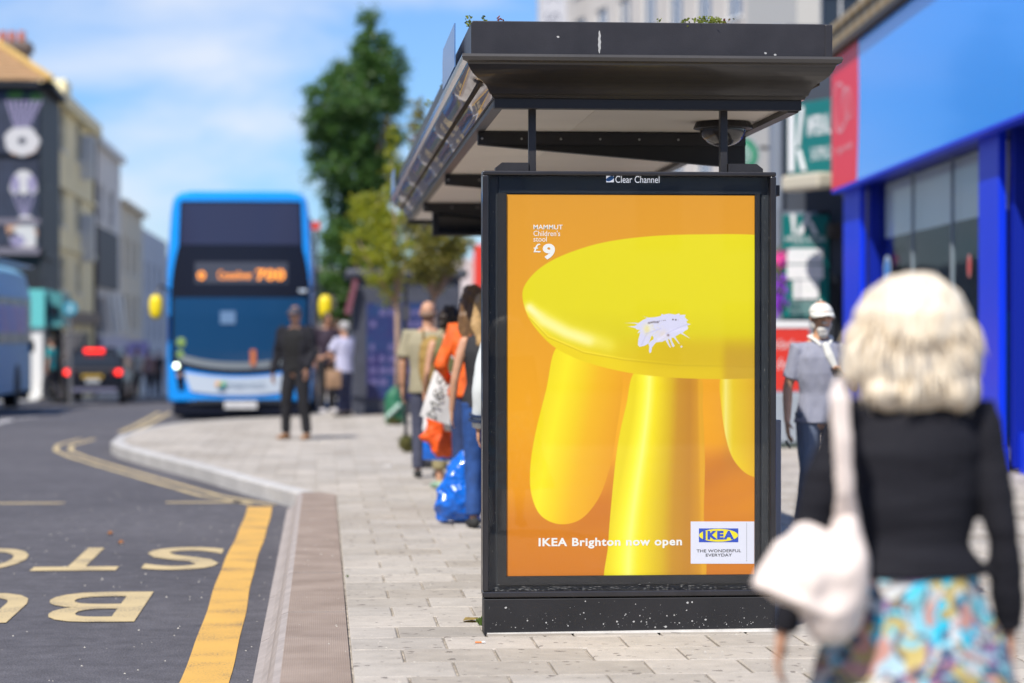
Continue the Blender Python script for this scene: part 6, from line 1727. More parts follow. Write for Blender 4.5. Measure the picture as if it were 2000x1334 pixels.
# stray locks so the outline is not a clean ball
b = MB()
for i in range(200):
    a = random.uniform(0, 6.28); e = random.uniform(-.15, 1.3); rr_ = .124
    d = V3(math.cos(a)*math.cos(e), math.sin(a)*math.cos(e)*.95, math.sin(e)*.9 - .05)
    p = hc + V3(0, -.02, -.0) + d*rr_; dn = V3(d.x*.5, d.y*.5, -1).normalized(); L = random.uniform(.04, .09)
    b.tube([p, p + dn*L*.5 + d*.016, p + dn*L + d*random.uniform(-.006, .022)], [.0026, .003, .0010], 5, dome=False)
for i in range(150):
    a = random.uniform(0, 6.28); p = hc + V3(math.cos(a)*random.uniform(.10, .13), -.03 + math.sin(a)*.095, random.uniform(-.11, -.06)); o_ = V3(math.cos(a), math.sin(a), 0)
    L = random.uniform(.04, .085); b.tube([p, p + V3(0, 0, -L*.55) + o_*.004, p + V3(0, 0, -L) + o_*random.uniform(-.018, .014)], [.0035, .0035, .0010], 5, dome=False)
b.build('loose_hair', M_hb, woman, local=True, smooth=True)

# her shoulder bag: pale pink, soft, hanging from the left shoulder
M_bag = mat('pale_pink_canvas', (.76, .66, .60), .75, var=.05, vscale=6, bump=.2, bscale=70)
def Wp(px, py, Y): return P(px, py, Y)
bag = thing('shoulder_bag', 'pale pink slouchy canvas bag hanging from the blonde woman\'s left shoulder', 'bag', tuple(P(1590, 1230, 5.15)))
yb0 = 5.10
b = MB()
def bz(px, py, dy=0): return P(px, py, yb0+dy)
b.tube([bz(1515, 1125), bz(1575, 1130), bz(1640, 1120)], [(.045, .055), (.085, .085), (.055, .07)], 18, ref=(0, 1, 0))
b.tube([bz(1478, 1140), bz(1530, 1160), bz(1600, 1190), bz(1655, 1205)], [(.018, .05), (.032, .075), (.036, .085), (.03, .06)], 16)
b.tube([bz(1565, 1035), bz(1592, 1100), bz(1618, 1195)], [(.035, .03), (.080, .065), (.075, .08)], 18)
b.tube([bz(1655, 1020, .01), bz(1665, 1090), bz(1660, 1180)], [(.026, .03), (.034, .055), (.030, .06)], 16)
b.tube([bz(1480, 1128), bz(1530, 1070), bz(1575, 1030)], [(.014, .03), (.030, .045), (.022, .02)], 14)
b.tube([bz(1500, 1130), bz(1560, 1110), bz(1640, 1090)], [(.03, .05), (.06, .06), (.05, .05)], 14)
blob('bag_body', b, .0085, M_bag, bag, fold=.016, fscale=7, stretch=(1.2, 1, .45), local=False, smooth_it=5, seed=5)
b = MB()
Yst = 5.10
b.tube([bz(1655, 1040, .02), bz(1650, 960, -.03), bz(1645, 860, -.05), bz(1640, 775, -.05), bz(1642, 757, .0), bz(1645, 762, .06), bz(1648, 800, .16), bz(1660, 900, .20), bz(1668, 1010, .12)],
       [(.034, .010), (.022, .009), (.025, .008), (.027, .007), (.027, .007), (.027, .007), (.024, .007), (.022, .008), (.026, .009)], 12, ref=(0, 1, 0))
blob('strap', b, .006, M_bag, bag, fold=.003, local=False, smooth_it=2)

M_face = mat('ruddy_skin', (.56, .31, .20), .5, var=.12, vscale=14, sss=.1)
# ---- man in a white cap, walking towards the camera
ym = 15.9; mx_ = P(1603, 655, ym).x
M_polo = mat('grey_lilac_polo', (.25, .26, .33), .8, bump=.2, bscale=60)
M_wht = mat('white_cotton', (.66, .66, .62), .75)
man, J = figure('bearded man in a white cap and grey-lilac polo shirt walking towards the camera', (mx_, ym, 0), math.pi + R(4), H=1.60, wid=1.02, skin=M_face,
    sh=[(-.170, 0, 1.395), (.170, 0, 1.395)], el=[(-.225, .10, 1.12), (.240, -.03, 1.12)], wr=[(-.10, .27, 1.20), (.265, .05, .88)], hd=[(.5, .6, .3), (0, .25, -1)], palm=[(0, 0, 1), (-1, 0, .0)],
    knee=[(-.09, .08, .50), (.09, .01, .5)], ank=[(-.09, .10, .09), (.09, -.16, .12)],
    top=dict(mat=M_polo, hem=.86, sleeve=.45, name='polo_shirt', sr=.060, fold=.016, loose=1.06, neck=.058), bottom=dict(type='trousers', mat=mat('grey_blue_trousers', (.13, .16, .23), .8), name='trousers', top=.98), shoes=mat('brown_shoe', (.06, .04, .03), .5), vox=.010, hipw=1.12)
hc, k = J['hc'], J['k']
cap(man, hc, k*1.04, M_wht)
hair(man, [('b', hc + V3(0, .044, -.088), (.046, .046, .034)), ('b', hc + V3(0, .052, -.115), (.036, .032, .028)), ('b', hc + V3(-.056, .005, -.055), (.014, .024, .036)), ('b', hc + V3(.056, .005, -.055), (.014, .024, .036)), ('b', hc + V3(0, .088, -.042), (.028, .010, .007))], M_hw, vox=.006, fold=.005, name='beard', fs=40)
b = MB()
for e in (-1, 1):
    b.ball(hc + V3(e*.030, .082, .006), (.019, .007, .011), 12); b.tube([hc + V3(e*.052, .075, .008), hc + V3(e*.078, .0, .006)], [.003, .003], 6)
b.tube([hc + V3(-.01, .092, .008), hc + V3(.01, .092, .008)], [.003, .003], 6)
b.build('sunglasses', M_darkglass, man, local=True)
b = MB(); q = J['q']
for e in (-1, 1): b.tube([q((e*.02, .088, 1.425)), q((e*.06, .05, 1.468)), q((e*.078, -.02, 1.492)), q((e*.03, -.07, 1.505))], [(.022, .008), (.024, .008), (.022, .008), (.02, .008)], 8, ref=(0, 0, 1))
blob('collar', b, .006, M_wht, man, smooth_it=1)
b = MB(); b.tube([q((.0, .118, 1.44)), q((-.025, .137, 1.36)), q((-.085, .142, 1.24))], [(.024, .010), (.030, .010), (.022, .008)], 12, ref=(0, 1, 0)); blob('shirt_front', b, .007, M_wht, man, smooth_it=1)
ph = thing('phone', 'dark phone held in the capped man\'s raised hand', 'phone', tuple(P(1634, 737, ym-.33)))
c = P(1636, 737, ym-.36); MB().obox(c - V3(.035, .05, .0), V3(.07, 0, 0), V3(0, .12, .05), V3(0, -.004, .01)).build('phone_body', M_black, ph)
kn = thing('glasses_case', 'small dark object hanging from the capped man\'s lowered hand', 'case', tuple(P(1536, 868, ym)))
c = P(1536, 862, ym - .08); MB().tube([c, c + V3(.022, 0, -.045)], [.009, .007], 8).build('case_body', M_black, kn)

# ---- the queue under the shelter
M_khaki = mat('khaki_cotton', (.30, .27, .18), .8, bump=.2, bscale=60)
def at_px(px, Y): return (X(px, Y), Y, 0)
bald, J = figure('bald man in a khaki T-shirt seen from behind at the far end of the queue', at_px(836, 23.3), R(-8), H=1.70, wid=1.10,
    top=dict(mat=M_khaki, hem=.84, sleeve=.45, name='t_shirt', sr=.07, loose=1.12), bottom=dict(type='trousers', mat=mat('grey_trousers', (.05, .055, .09), .8)), shoes=M_rubber, vox=.012)
hc = J['hc']; q = J['q']
hair(bald, [('b', hc + V3(0, -.045, -.018), (.079, .070, .050))], mat('stubble', (.22, .14, .10), .8), vox=.009, fold=0, name='stubble')
MB().tube([J['WR'][0] + V3(0, 0, .05), J['WR'][0] + V3(0, 0, .03)], [.033, .033], 12, dome=False).build('wristwatch', M_black, bald, local=True)
bb = MB(); o_ = Vector(bald.location)
M_tan = mat('tan_rucksack', (.30, .19, .05), .8, bump=.3, bscale=40)
rk = thing('rucksack', 'tan rucksack on the bald man\'s back', 'rucksack', tuple(Vector((o_.x + .03, o_.y - .2, 1.1))), R(-8))
b = MB(); b.tube([V3(0, 0, -.22), V3(0, 0, -.05), V3(0, 0, .16), V3(0, .02, .22)], [(.10, .07), (.13, .085), (.12, .075), (.08, .05)], 16); blob('pack', b, .012, M_tan, rk, fold=.012, fscale=12)
for e in (-1, 1): MB().tube([V3(e*.09, .02, .2), V3(e*.10, .12, .33), V3(e*.11, .24, .26)], [(.022, .008)]*3, 8, ref=(1, 0, 0)).build('strap', M_tan, rk, local=True)
b = MB(); b.tube([V3(0, -.08, -.15), V3(0, -.085, .0)], [(.08, .03), (.085, .03)], 12); blob('front_pocket', b, .012, M_tan, rk, fold=.006)

bun, J = figure('woman with curly pinned-up dark hair between bald man and woman in orange', at_px(877, 21.6), R(12), H=1.62, wid=.98, female=True,
    el=[(-.225, -.03, 1.12), (.22, .0, 1.12)], wr=[(-.22, .10, .93), (.20, .15, 1.0)],
    top=dict(mat=mat('olive_top', (.13, .13, .05), .8), hem=.90, sleeve=0, name='strappy_top', neck=.09, loose=.98), bottom=dict(type='trousers', mat=mat('olive_trousers', (.26, .22, .11), .8), wide=1.25, hem=.18), shoes=mat('white_green_trainer', (.6, .62, .58), .6, col2=(.04, .28, .10), vscale=18), vox=.012, hipw=1.1)
hc = J['hc']
hair(bun, [('b', hc + V3(0, -.02, .025), (.094, .108, .100)), ('b', hc + V3(0, -.065, .07), (.06, .055, .05)), ('b', hc + V3(.02, -.05, -.07), (.075, .055, .07)), ('b', hc + V3(.04, -.05, -.14), (.05, .04, .05)), ('b', hc + V3(-.05, -.03, -.04), (.05, .05, .05))], M_hd, vox=.009, fold=.022, fs=30, stretch=(1, 1, .8))
b = MB(); q = J['q']
for e in (-1, 1): b.tube([q((e*.075, -.085, 1.33)), q((e*.085, -.07, 1.43)), q((e*.085, .0, 1.475))], [.005]*3, 6)
b.build('shoulder_straps', M_black, bun, local=True)

org, J = figure('woman with long brown hair in an orange blouse queueing beside the panel', at_px(924, 18.7), R(-4), H=1.75, wid=.93, female=True,
    el=[(-.25, -.04, 1.13), (.24, -.02, 1.12)], wr=[(-.17, .12, 1.01), (.2, .1, .95)], hd=[(.1, .6, -.5), (0, .2, -1)],
    top=dict(mat=mat('orange_blouse', (.72, .11, .008), .7, var=.25, vscale=12), hem=.90, sleeve=1, name='blouse', sr=.062, fold=.028, loose=1.04), bottom=dict(type='trousers', mat=mat('navy_jeans', (.02, .04, .12), .8)), shoes=M_rubber, vox=.012)
hc = J['hc']
hair(org, [('b', hc + V3(0, -.018, .03), (.092, .112, .100)), ('t', [hc + V3(0, -.05, 0), hc + V3(-.005, -.085, -.12), hc + V3(-.01, -.10, -.26), hc + V3(0, -.11, -.36)], [(.092, .06), (.108, .045), (.100, .035), (.06, .02)]), ('b', hc + V3(-.06, .0, -.06), (.05, .06, .12))], M_hl, vox=.009, fold=.016, fs=26)

blk, J = figure('person in a black top and blue jeans beside the big blue bag, half hidden', at_px(950, 17.2), R(0), H=1.66, wid=1.0, female=True,
    el=[(-.24, -.03, 1.12), (.24, 0, 1.12)], wr=[(-.26, .02, .88), (.25, .05, .88)],
    top=dict(mat=mat('black_cotton', (.02, .02, .024), .8), hem=.90, sleeve=0, name='vest', neck=.07), bottom=dict(type='trousers', mat=mat('blue_jeans', (.015, .06, .22), .8, var=.3, vscale=14)), shoes=M_rubber, vox=.012, hipw=1.08)
hc = J['hc']
hair(blk, [('b', hc + V3(0, -.018, .03), (.092, .112, .100)), ('t', [hc + V3(-.03, -.05, 0), hc + V3(-.04, -.07, -.12), hc + V3(-.05, -.09, -.24)], [(.07, .05), (.07, .035), (.03, .02)])], mat('sandy_hair', (.42, .27, .12), .5, var=.3, vscale=30), vox=.009, fold=.016, fs=26)

slv, J = figure('person in a white jacket with dark striped cuffs, almost wholly hidden by the advert panel', at_px(1000, 14.6), R(0), H=1.60, wid=1.0, female=True,
    top=dict(mat=mat('white_sweat', (.60, .64, .64), .8), hem=.88, sleeve=1, name='jacket', sr=.070), bottom=dict(type='trousers', mat=mat('navy_trousers', (.012, .02, .07), .8)), shoes=M_rubber, vox=.013)
hair(slv, [('b', J['hc'] + V3(0, -.018, .03), (.090, .110, .098))], M_hd, vox=.01, fold=.01)
for t_ in (.60, .74): 
    e_, w_ = J['EL'][0], J['WR'][0]; MB().tube([e_.lerp(w_, t_), e_.lerp(w_, t_+.06)], [.062, .060], 14, dome=False).build('cuff_stripe', mat('stripe_navy', (.02, .04, .10), .8), slv, local=True)

# ---- bags of the queue
M_bw = mat('white_paper_bag', (.66, .66, .66), .55, bump=.2, bscale=14)
Yt = 19.0
tote = thing('carrier_bag', 'white carrier bag with large dark letters, held tilted above the orange bag', 'bag', tuple(P(858, 790, Yt)))
cor = [(848, 724), (893, 733), (887, 833), (820, 812)]
b = MB(); fr = [P(x, y, Yt-.06) for x, y in cor]; bk = [P(x+5, y-2, Yt+.09) for x, y in cor]
def sub_bag(fr, bk, n_=7):
    b = MB()
    def gridf(A, B_, C_q, D_q, bul):
        base = len(b.v)
        for j in range(n_+1):
            for i in range(n_+1):
                s_, t_ = i/n_, j/n_; p = (A*(1-s_)+B_*s_)*(1-t_) + (D_q*(1-s_)+C_q*s_)*t_
                p = p + bul*math.sin(math.pi*s_)*math.sin(math.pi*t_)*(.8+.5*random.random()) ; b.v.append(tuple(p))
        for j in range(n_):
            for i in range(n_): b.f.append((base+j*(n_+1)+i, base+j*(n_+1)+i+1, base+(j+1)*(n_+1)+i+1, base+(j+1)*(n_+1)+i)); b.m.append(0)
    gridf(*fr, V3(0, -.03, 0)); gridf(*bk, V3(0, .03, 0)); gridf(fr[0], bk[0], bk[3], fr[3], V3(.02, 0, 0)); gridf(fr[1], bk[1], bk[2], fr[2], V3(-.02, 0, 0)); gridf(fr[3], fr[2], bk[2], bk[3], V3(0, 0, -.01))
    return b
sub_bag(fr, bk).build('bag_body', M_bw, tote, smooth=True)
O_ = P(836, 815, Yt-.105); U_ = P(874, 722, Yt-.105) - O_; V_ = P(815, 806, Yt-.105) - O_
O_ = P(853, 822, Yt-.11); U_ = P(878, 736, Yt-.11) - O_; V_ = P(829, 811, Yt-.11) - O_
text_on('M&S', O_ + V_*.08 + U_*.02, U_*.93, V_*.78, mat('bag_ink', (.05, .055, .05), .6), tote, bold=-.012)
for (xa2, xb2) in ((855, 875),):
    b = MB(); b.tube([P(xa2, 728, Yt-.06), P(862, 700, Yt), P(876, 688, Yt+.05), P(890, 705, Yt), P(xb2+12, 733, Yt-.06)], [.006]*5, 6); b.build('bag_handle', M_bw, tote)
ob = thing('shopping_bag', 'bright orange soft shopping bag hanging under the white carrier bag', 'bag', tuple(P(868, 880, 19.3)))
M_ob = mat('orange_nylon', (.80, .10, .01), .5, var=.15, vscale=10)
b = MB(); Yo = 19.35
b.tube([P(868, 880, Yo), P(866, 850, Yo), P(872, 810, Yo), P(878, 775, Yo)], [(.09, .06), (.16, .09), (.14, .08), (.05, .04)], 18); b.tube([P(835, 852, Yo), P(870, 862, Yo), P(905, 845, Yo)], [(.05, .06), (.09, .08), (.06, .06)], 12)
b.tube([P(893, 830, Yo), P(902, 795, Yo), P(908, 760, Yo)], [(.05, .05), (.06, .05), (.03, .03)], 12)
blob('bag_body', b, .014, M_ob, ob, fold=.035, fscale=8, local=False)
wb = thing('carrier_bag', 'small white bag squeezed between the orange bag and the lettered carrier', 'bag', tuple(P(845, 850, 19.5)))
b = MB(); b.tube([P(842, 845, 19.5), P(846, 800, 19.5)], [(.08, .05), (.09, .05)], 12); b.tube([P(878, 838, 19.2), P(876, 800, 19.2)], [(.05, .03), (.06, .03)], 12); b.tube([P(846, 806, 19.45), P(876, 806, 19.25)], [.05, .05], 10); blob('bag_body', b, .014, M_bw, wb, fold=.02, local=False)
bl = thing('flat_blue_bag', 'flat-bottomed blue bag hanging below the orange bag', 'bag', tuple(P(866, 900, 19.6)))
M_bl = mat('blue_woven_plastic', (.006, .13, .60), .28, var=.1, vscale=12, bump=.6, bscale=16, coat=.3)
Yl = 19.6
sub_bag([P(826, 850, Yl), P(905, 850, Yl), P(905, 901, Yl), P(826, 897, Yl)], [P(828, 850, Yl+.2), P(905, 850, Yl+.2), P(903, 898, Yl+.2), P(829, 895, Yl+.2)]).build('bag_body', M_bl, bl, smooth=True)
# the big crinkled blue bag on the ground
Yg = 17.6; g_ = G(893, 1019, 0)
big = thing('blue_shopping_bag', 'large crinkled blue plastic bag set down on the paving at the foot of the queue', 'bag', (g_.x, Yg, 0))
s_ = FPX/Yg
def gp(px, py, dy=0): return P(px, py, Yg+dy)
b = MB()
b.tube([gp(895, 1002), gp(893, 985), gp(898, 950), gp(905, 915), gp(912, 880)], [(.15, .11), (.175, .13), (.150, .12), (.105, .09), (.05, .045)], 20, dome=False)
b.tube([gp(856, 990), gp(885, 985), gp(925, 985)], [(.045, .06), (.09, .10), (.07, .09)], 14); b.tube([gp(870, 950), gp(900, 945), gp(930, 930)], [(.05, .05), (.09, .08), (.07, .08)], 14)
b.tube([gp(865, 1008), gp(900, 1008), gp(930, 1008)], [(.035, .06), (.035, .10), (.035, .08)], 12)
def crumple(co):
    out = co.copy()
    for i, c in enumerate(co):
        v = Vector(c)*9; d = mnoise.cell_vector(v*.9); out[i] += np.array([(mnoise.noise(v)-.0)*.030, (mnoise.noise(v+Vector((9, 1, 4))))*.020, mnoise.noise(v*1.5+Vector((3, 7, 1)))*.018])
        w = abs(mnoise.noise(Vector((c[0]*14+c[2]*6, c[1]*10, c[2]*9)))); out[i][0] += (w-.2)*.03; out[i][2] = max(out[i][2], .006)
    return out
blob('bag_body', b, .010, M_bl, big, fold=.012, fscale=16, local=False, smooth_it=2, shape=crumple)
for pts_ in ([(905, 905), (914, 870), (921, 835), (926, 818)], [(922, 915), (928, 875), (930, 840), (928, 820)], [(938, 930), (934, 880), (932, 845), (929, 820)]):
    b = MB(); b.tube([gp(x, y) for x, y in pts_], [(.016, .004)]*4, 8, ref=(0, 1, 0), dome=False); b.build('bag_handle', M_bl, big)

# ---- man standing on the boarding island
ys2 = 32.0
stan, J = figure('man in a dark cap and open dark jacket standing in front of the blue bus', at_px(577, ys2), math.pi - R(28), H=1.76, wid=1.08,
    el=[(-.27, .0, 1.14), (.27, -.02, 1.14)], wr=[(-.22, .10, .93), (.31, .04, .88)],
    knee=[(-.13, .02, .5), (.12, .03, .5)], ank=[(-.16, -.02, .09), (.14, .0, .09)],
    top=dict(mat=mat('black_tshirt', (.006, .006, .007), .9), hem=.90, sleeve=0, name='t_shirt'), bottom=dict(type='trousers', mat=mat('black_trousers', (.009, .009, .012), .9), wide=1.1), shoes=mat('tan_shoe', (.30, .15, .06), .5), vox=.013)
hc, k, q = J['hc'], J['k'], J['q']
cap(stan, hc, k*1.04, mat('dark_grey_cap', (.05, .05, .07), .8))
b = MB(); M_jk = mat('dark_jacket', (.013, .013, .018), .75, spec=.25, bump=.3, bscale=20)
for e in (-1, 1):
    i = 0 if e < 0 else 1
    b.tube([q((e*.115, -.02, .80)), q((e*.125, -.015, 1.05)), q((e*.125, -.01, 1.25)), q((e*.11, -.02, 1.40)), q((e*.05, -.04, 1.47))], [(.085, .125), (.075, .118), (.078, .125), (.075, .09), (.04, .04)], 14)
    b.tube([J['SH'][i], J['EL'][i], J['EL'][i].lerp(J['WR'][i], .9)], [.074, .064, .052], 12)
b.tube([q((0, -.075, .80)), q((0, -.075, 1.3)), q((0, -.06, 1.42))], [(.13, .06), (.13, .06), (.11, .05)], 14)
blob('jacket', b, .013, M_jk, stan, fold=.018, fscale=7)
b = MB()
for e in (-1, 1): b.ball(hc + V3(e*.030, .084, .004), (.024, .010, .016), 10)
b.build('sunglasses', M_darkglass, stan, local=True)
hair(stan, [('b', hc + V3(0, -.03, -.02), (.080, .075, .05))], M_hd, vox=.011, fold=.004)

# ---- people by the kiosk
wk, J = figure('grey-haired person in a pale lilac shirt and dark patterned trousers leaning by the kiosk', at_px(672, 41.0), R(50), H=1.60, wid=1.1,
    el=[(-.24, .12, 1.16), (.26, .10, 1.14)], wr=[(-.18, .36, 1.08), (.18, .34, 1.08)], hd=[(0, 1, -.2), (0, 1, -.2)],
    top=dict(mat=mat('lilac_shirt', (.50, .50, .66), .8), hem=.82, sleeve=.45, name='shirt', loose=1.15, sr=.08), bottom=dict(type='trousers', mat=mat('navy_pattern', (.04, .045, .09), .8, var=.5, vscale=30), wide=1.2), shoes=M_rubber, vox=.015)
hair(wk, [('b', J['hc'] + V3(0, -.02, .03), (.085, .105, .09))], mat('grey_hair', (.35, .34, .34), .6), vox=.012, fold=.006)
dk_, J = figure('dark-haired person in dark clothes standing between the bus and the kiosk', at_px(640, 43.0), R(-160), H=1.78, wid=1.05, skin=M_skin_d,
    top=dict(mat=mat('dark_plum_top', (.03, .018, .035), .8), hem=.85, sleeve=1, name='jumper'), bottom=dict(type='trousers', mat=mat('black_trousers', (.01, .01, .01))), shoes=mat('white_trainer', (.6, .58, .6), .6), vox=.015)
hair(dk_, [('b', J['hc'] + V3(0, -.02, .03), (.092, .112, .098))], M_hd, vox=.012, fold=.008)
pbg = thing('paper_bag', 'plain brown paper bag carried in front of the kiosk', 'bag', tuple(P(651, 756, 40.6)))
sub_bag([P(636, 722, 40.6), P(666, 722, 40.6), P(666, 757, 40.6), P(636, 757, 40.6)], [P(636, 722, 40.75), P(666, 722, 40.75), P(666, 757, 40.75), P(636, 757, 40.75)], 4).build('bag_body', mat('brown_paper', (.28, .17, .10), .8), pbg)
b = MB(); b.tube([P(643, 722, 40.65), P(651, 702, 40.65), P(659, 722, 40.65)], [.008]*3, 6); b.build('bag_handle', mat('brown_paper', (.28, .17, .10)), pbg)
bt, J = figure('person in a light blue top just visible beyond the dark-haired one by the bus', at_px(655, 44.5), R(160), H=1.65, wid=1.0,
    top=dict(mat=mat('steel_blue_top', (.10, .16, .34), .8), hem=.85, sleeve=1, name='top'), bottom=dict(type='trousers', mat=mat('dark_leggings', (.06, .015, .04), .8)), shoes=M_rubber, vox=.016)
hair(bt, [('b', J['hc'] + V3(0, -.02, .03), (.092, .112, .098))], mat('brown_hair', (.10, .06, .03), .6), vox=.013, fold=.008)
# ---- pedestrians across the road
def far_person(lab, px, Y, H, rz, tm, bm, hm, stride=.0):
    z = road_z(Y) + .13
    f, J = figure(lab, (X(px, Y), Y, z), rz, H=H, top=dict(mat=tm, hem=.85, sleeve=.45, name='shirt'), bottom=dict(type='trousers', mat=bm), shoes=M_rubber, vox=.02,
        knee=[(-.09, .08+stride, .5), (.09, .0, .5)], ank=[(-.09, .12+stride, .09), (.09, -.2, .1)])
    hair(f, [('b', J['hc'] + V3(0, -.02, .03), (.09, .11, .095))], hm, vox=.016, fold=.006)
M_tqs = mat('turquoise_shirt', (.02, .30, .32), .8); M_dk = mat('dark_cloth', (.03, .03, .04), .8)
far_person('person in a turquoise shirt walking past the white column', 101, 64.5, 1.66, R(70), M_tqs, M_dk, M_hd, .1)
far_person('person in pale clothes on the far pavement right of the dark car', 268, 84, 1.72, R(150), M_wht, M_dk, M_hd)
far_person('person in a pink-grey top on the far pavement beside the bus', 291, 88, 1.70, R(-30), mat('pink_grey_top', (.40, .26, .28), .8), M_dk, M_hd)
far_person('person in dark clothes close to the left edge of the blue bus', 309, 92, 1.74, R(180), M_dk, M_dk, M_hd)
# ------------------------------------------------------------------ trees
def leaf_mat(name, c1, c2, tr=.35):
    m = bpy.data.materials.new(name); m.use_nodes = True; n_, l_ = m.node_tree.nodes, m.node_tree.links; b = n_["Principled BSDF"]
    at = n_.new("ShaderNodeAttribute"); at.attribute_name = 'tint'
    r_ = n_.new("ShaderNodeValToRGB"); e = r_.color_ramp.elements; e[0].color = (*c1, 1); e[1].color = (*c2, 1); l_.new(at.outputs['Fac'], r_.inputs[0])
    l_.new(r_.outputs[0], b.inputs['Base Color']); b.inputs['Roughness'].default_value = .45
    t = n_.new("ShaderNodeBsdfTranslucent"); mm = n_.new("ShaderNodeMixRGB"); mm.blend_type = 'MULTIPLY'; mm.inputs[0].default_value = 1; mm.inputs[2].default_value = (1.6, 1.7, .7, 1)
    l_.new(r_.outputs[0], mm.inputs[1]); l_.new(mm.outputs[0], t.inputs[0])
    mx = n_.new("ShaderNodeMixShader"); mx.inputs[0].default_value = tr; l_.new(b.outputs[0], mx.inputs[1]); l_.new(t.outputs[0], mx.inputs[2]); l_.new(mx.outputs[0], n_["Material Output"].inputs[0])
    return m
def tree(name, label, base, trunk, limbs, clumps, n_leaf, size, lm, bark, seed=1, hollow=.35):
    rs_ = random.Random(seed)
    t = thing(name, label, 'tree', base)
    b = MB(); b.tube([Vector(p) for p, r in trunk], [r for p, r in trunk], 10, dome=False); b.build('trunk', bark, t, smooth=True)
    for l_ in limbs: 
        b = MB(); b.tube([Vector(p) for p, r in l_], [r for p, r in l_], 7, dome=False); b.build('limb', bark, t, smooth=True)
    tot = sum(c[1].x*c[1].z for c in clumps); V = []; T = []
    for c, r in clumps:
        k = int(n_leaf * r.x*r.z/tot)
        # each clump is itself made of twig tufts
        tufts = []
        for _ in range(max(5, k//48)):
            while True:
                p = Vector((rs_.uniform(-1, 1), rs_.uniform(-1, 1), rs_.uniform(-1, 1)))
                if hollow < p.length < 1.08: break
            tufts.append(Vector((p.x*r.x, p.y*r.y, p.z*r.z)) + c)
        for _ in range(k):
            q = rs_.choice(tufts); p = q + Vector((rs_.gauss(0, size*1.5), rs_.gauss(0, size*1.5), rs_.gauss(0, size*1.5)))
            u = Vector((rs_.gauss(0, 1), rs_.gauss(0, 1), rs_.gauss(0, .6))).normalized(); w = u.cross(Vector((rs_.gauss(0, 1), rs_.gauss(0, 1), rs_.gauss(0, 1)))).normalized()
            s = size*rs_.uniform(.6, 1.2); ti = rs_.random()
            V += [p - u*s, p + w*s*.5, p + u*s, p - w*s*.5]; T += [ti]*4
    me = bpy.data.meshes.new('crown'); n_ = len(V)
    me.from_pydata([tuple(v - Vector(base)) for v in V], [], [(4*i, 4*i+1, 4*i+2, 4*i+3) for i in range(n_//4)]); me.update()
    a = me.attributes.new('tint', 'FLOAT', 'POINT'); a.data.foreach_set('value', T); me.materials.append(lm)
    o = bpy.data.objects.new('crown', me); COL.objects.link(o); o.parent = t
    return t
M_bark = mat('bark', (.16, .11, .07), .9, var=.3, vscale=12, bump=.4, bscale=30)
M_barkl = mat('pale_bark', (.30, .20, .14), .9, var=.25, vscale=12)
LM1 = leaf_mat('dark_leaves', (.04, .10, .025), (.11, .21, .05), .34)
LM2 = leaf_mat('yellow_green_leaves', (.20, .24, .02), (.38, .36, .04), .45)
LM3 = leaf_mat('olive_leaves', (.12, .13, .025), (.26, .22, .06), .4)
def clumps_px(L, Y, depth=.9, seed=3):
    rs_ = random.Random(seed); s = FPX/Y; out = []
    for (px, py, r, *sq) in L:
        q = sq[0] if sq else 1.0
        out.append((P(px, py, Y + rs_.uniform(-depth, depth)*.6), Vector((r/s, r/s*1.1, r/s*q))))
    return out
Yt1 = 60; s1_ = FPX/Yt1
big_l = [(722, 45, 14, 2.4), (730, 85, 30, 1.3), (700, 130, 42), (752, 140, 42, 1.1), (662, 150, 20, 1.3), (640, 195, 42), (690, 200, 48), (748, 205, 45), (622, 245, 36), (672, 265, 55), (740, 270, 50), (770, 180, 24, 1.4), (640, 295, 38), (700, 325, 52), (752, 335, 38), (660, 340, 30), (712, 390, 48), (668, 410, 34), (642, 375, 16),
         (690, 455, 48), (650, 465, 28), (735, 450, 40), (660, 520, 40), (700, 530, 46), (640, 560, 28), (620, 330, 12), (605, 350, 8), (745, 520, 34), (650, 600, 34), (700, 600, 40)]
zb2 = road_z(Yt1)+.15
tb = (X(700, Yt1), Yt1, zb2)
tree('tall_tree', 'tall dark green tree towering behind the bus and the kiosk', tb, [((tb[0], Yt1, zb2), .22), ((tb[0]+.05, Yt1, 3), .18), ((tb[0]+.1, Yt1, 6.5), .11), ((X(722, Yt1), Yt1, 9.4), .02)],
     [[((tb[0], Yt1, 2.5+.7*i), .09), ((X(px, Yt1), Yt1 + dy, Z(py, Yt1)), .02)] for i, (px, py, dy) in enumerate(((640, 420, .5), (745, 380, -.5), (630, 250, .4), (760, 230, -.3), (680, 160, .3)))],
     clumps_px(big_l, Yt1, 1.0), 52000, .062, LM1, M_bark, 5, .25)
def small_tree(lab, px, Y, ztop, cl, n_leaf, lm, seed, trunk_top, lean=0):
    x = X(px, Y); base = (x, Y, 0)
    zt2_ = Z(trunk_top, Y)
    rs_ = random.Random(seed); limbs = []
    for i in range(9):
        cx, cy = rs_.choice(cl)[:2]; tgt = P(cx, cy, Y + rs_.uniform(-.4, .4)); mid = Vector((x, Y, zt2_)).lerp(tgt, .5) + Vector((0, 0, -.1)); limbs.append([((x, Y, zt2_-.02*i), .024), (tuple(mid), .016), (tuple(tgt), .005)])
    tree('street_tree', lab, base, [((x, Y, 0), .045), ((x+.01, Y, zt2_*.5), .036), ((x, Y, zt2_), .032)], limbs, clumps_px(cl, Y, .5, seed), n_leaf, .034, lm, M_barkl, seed, .15)
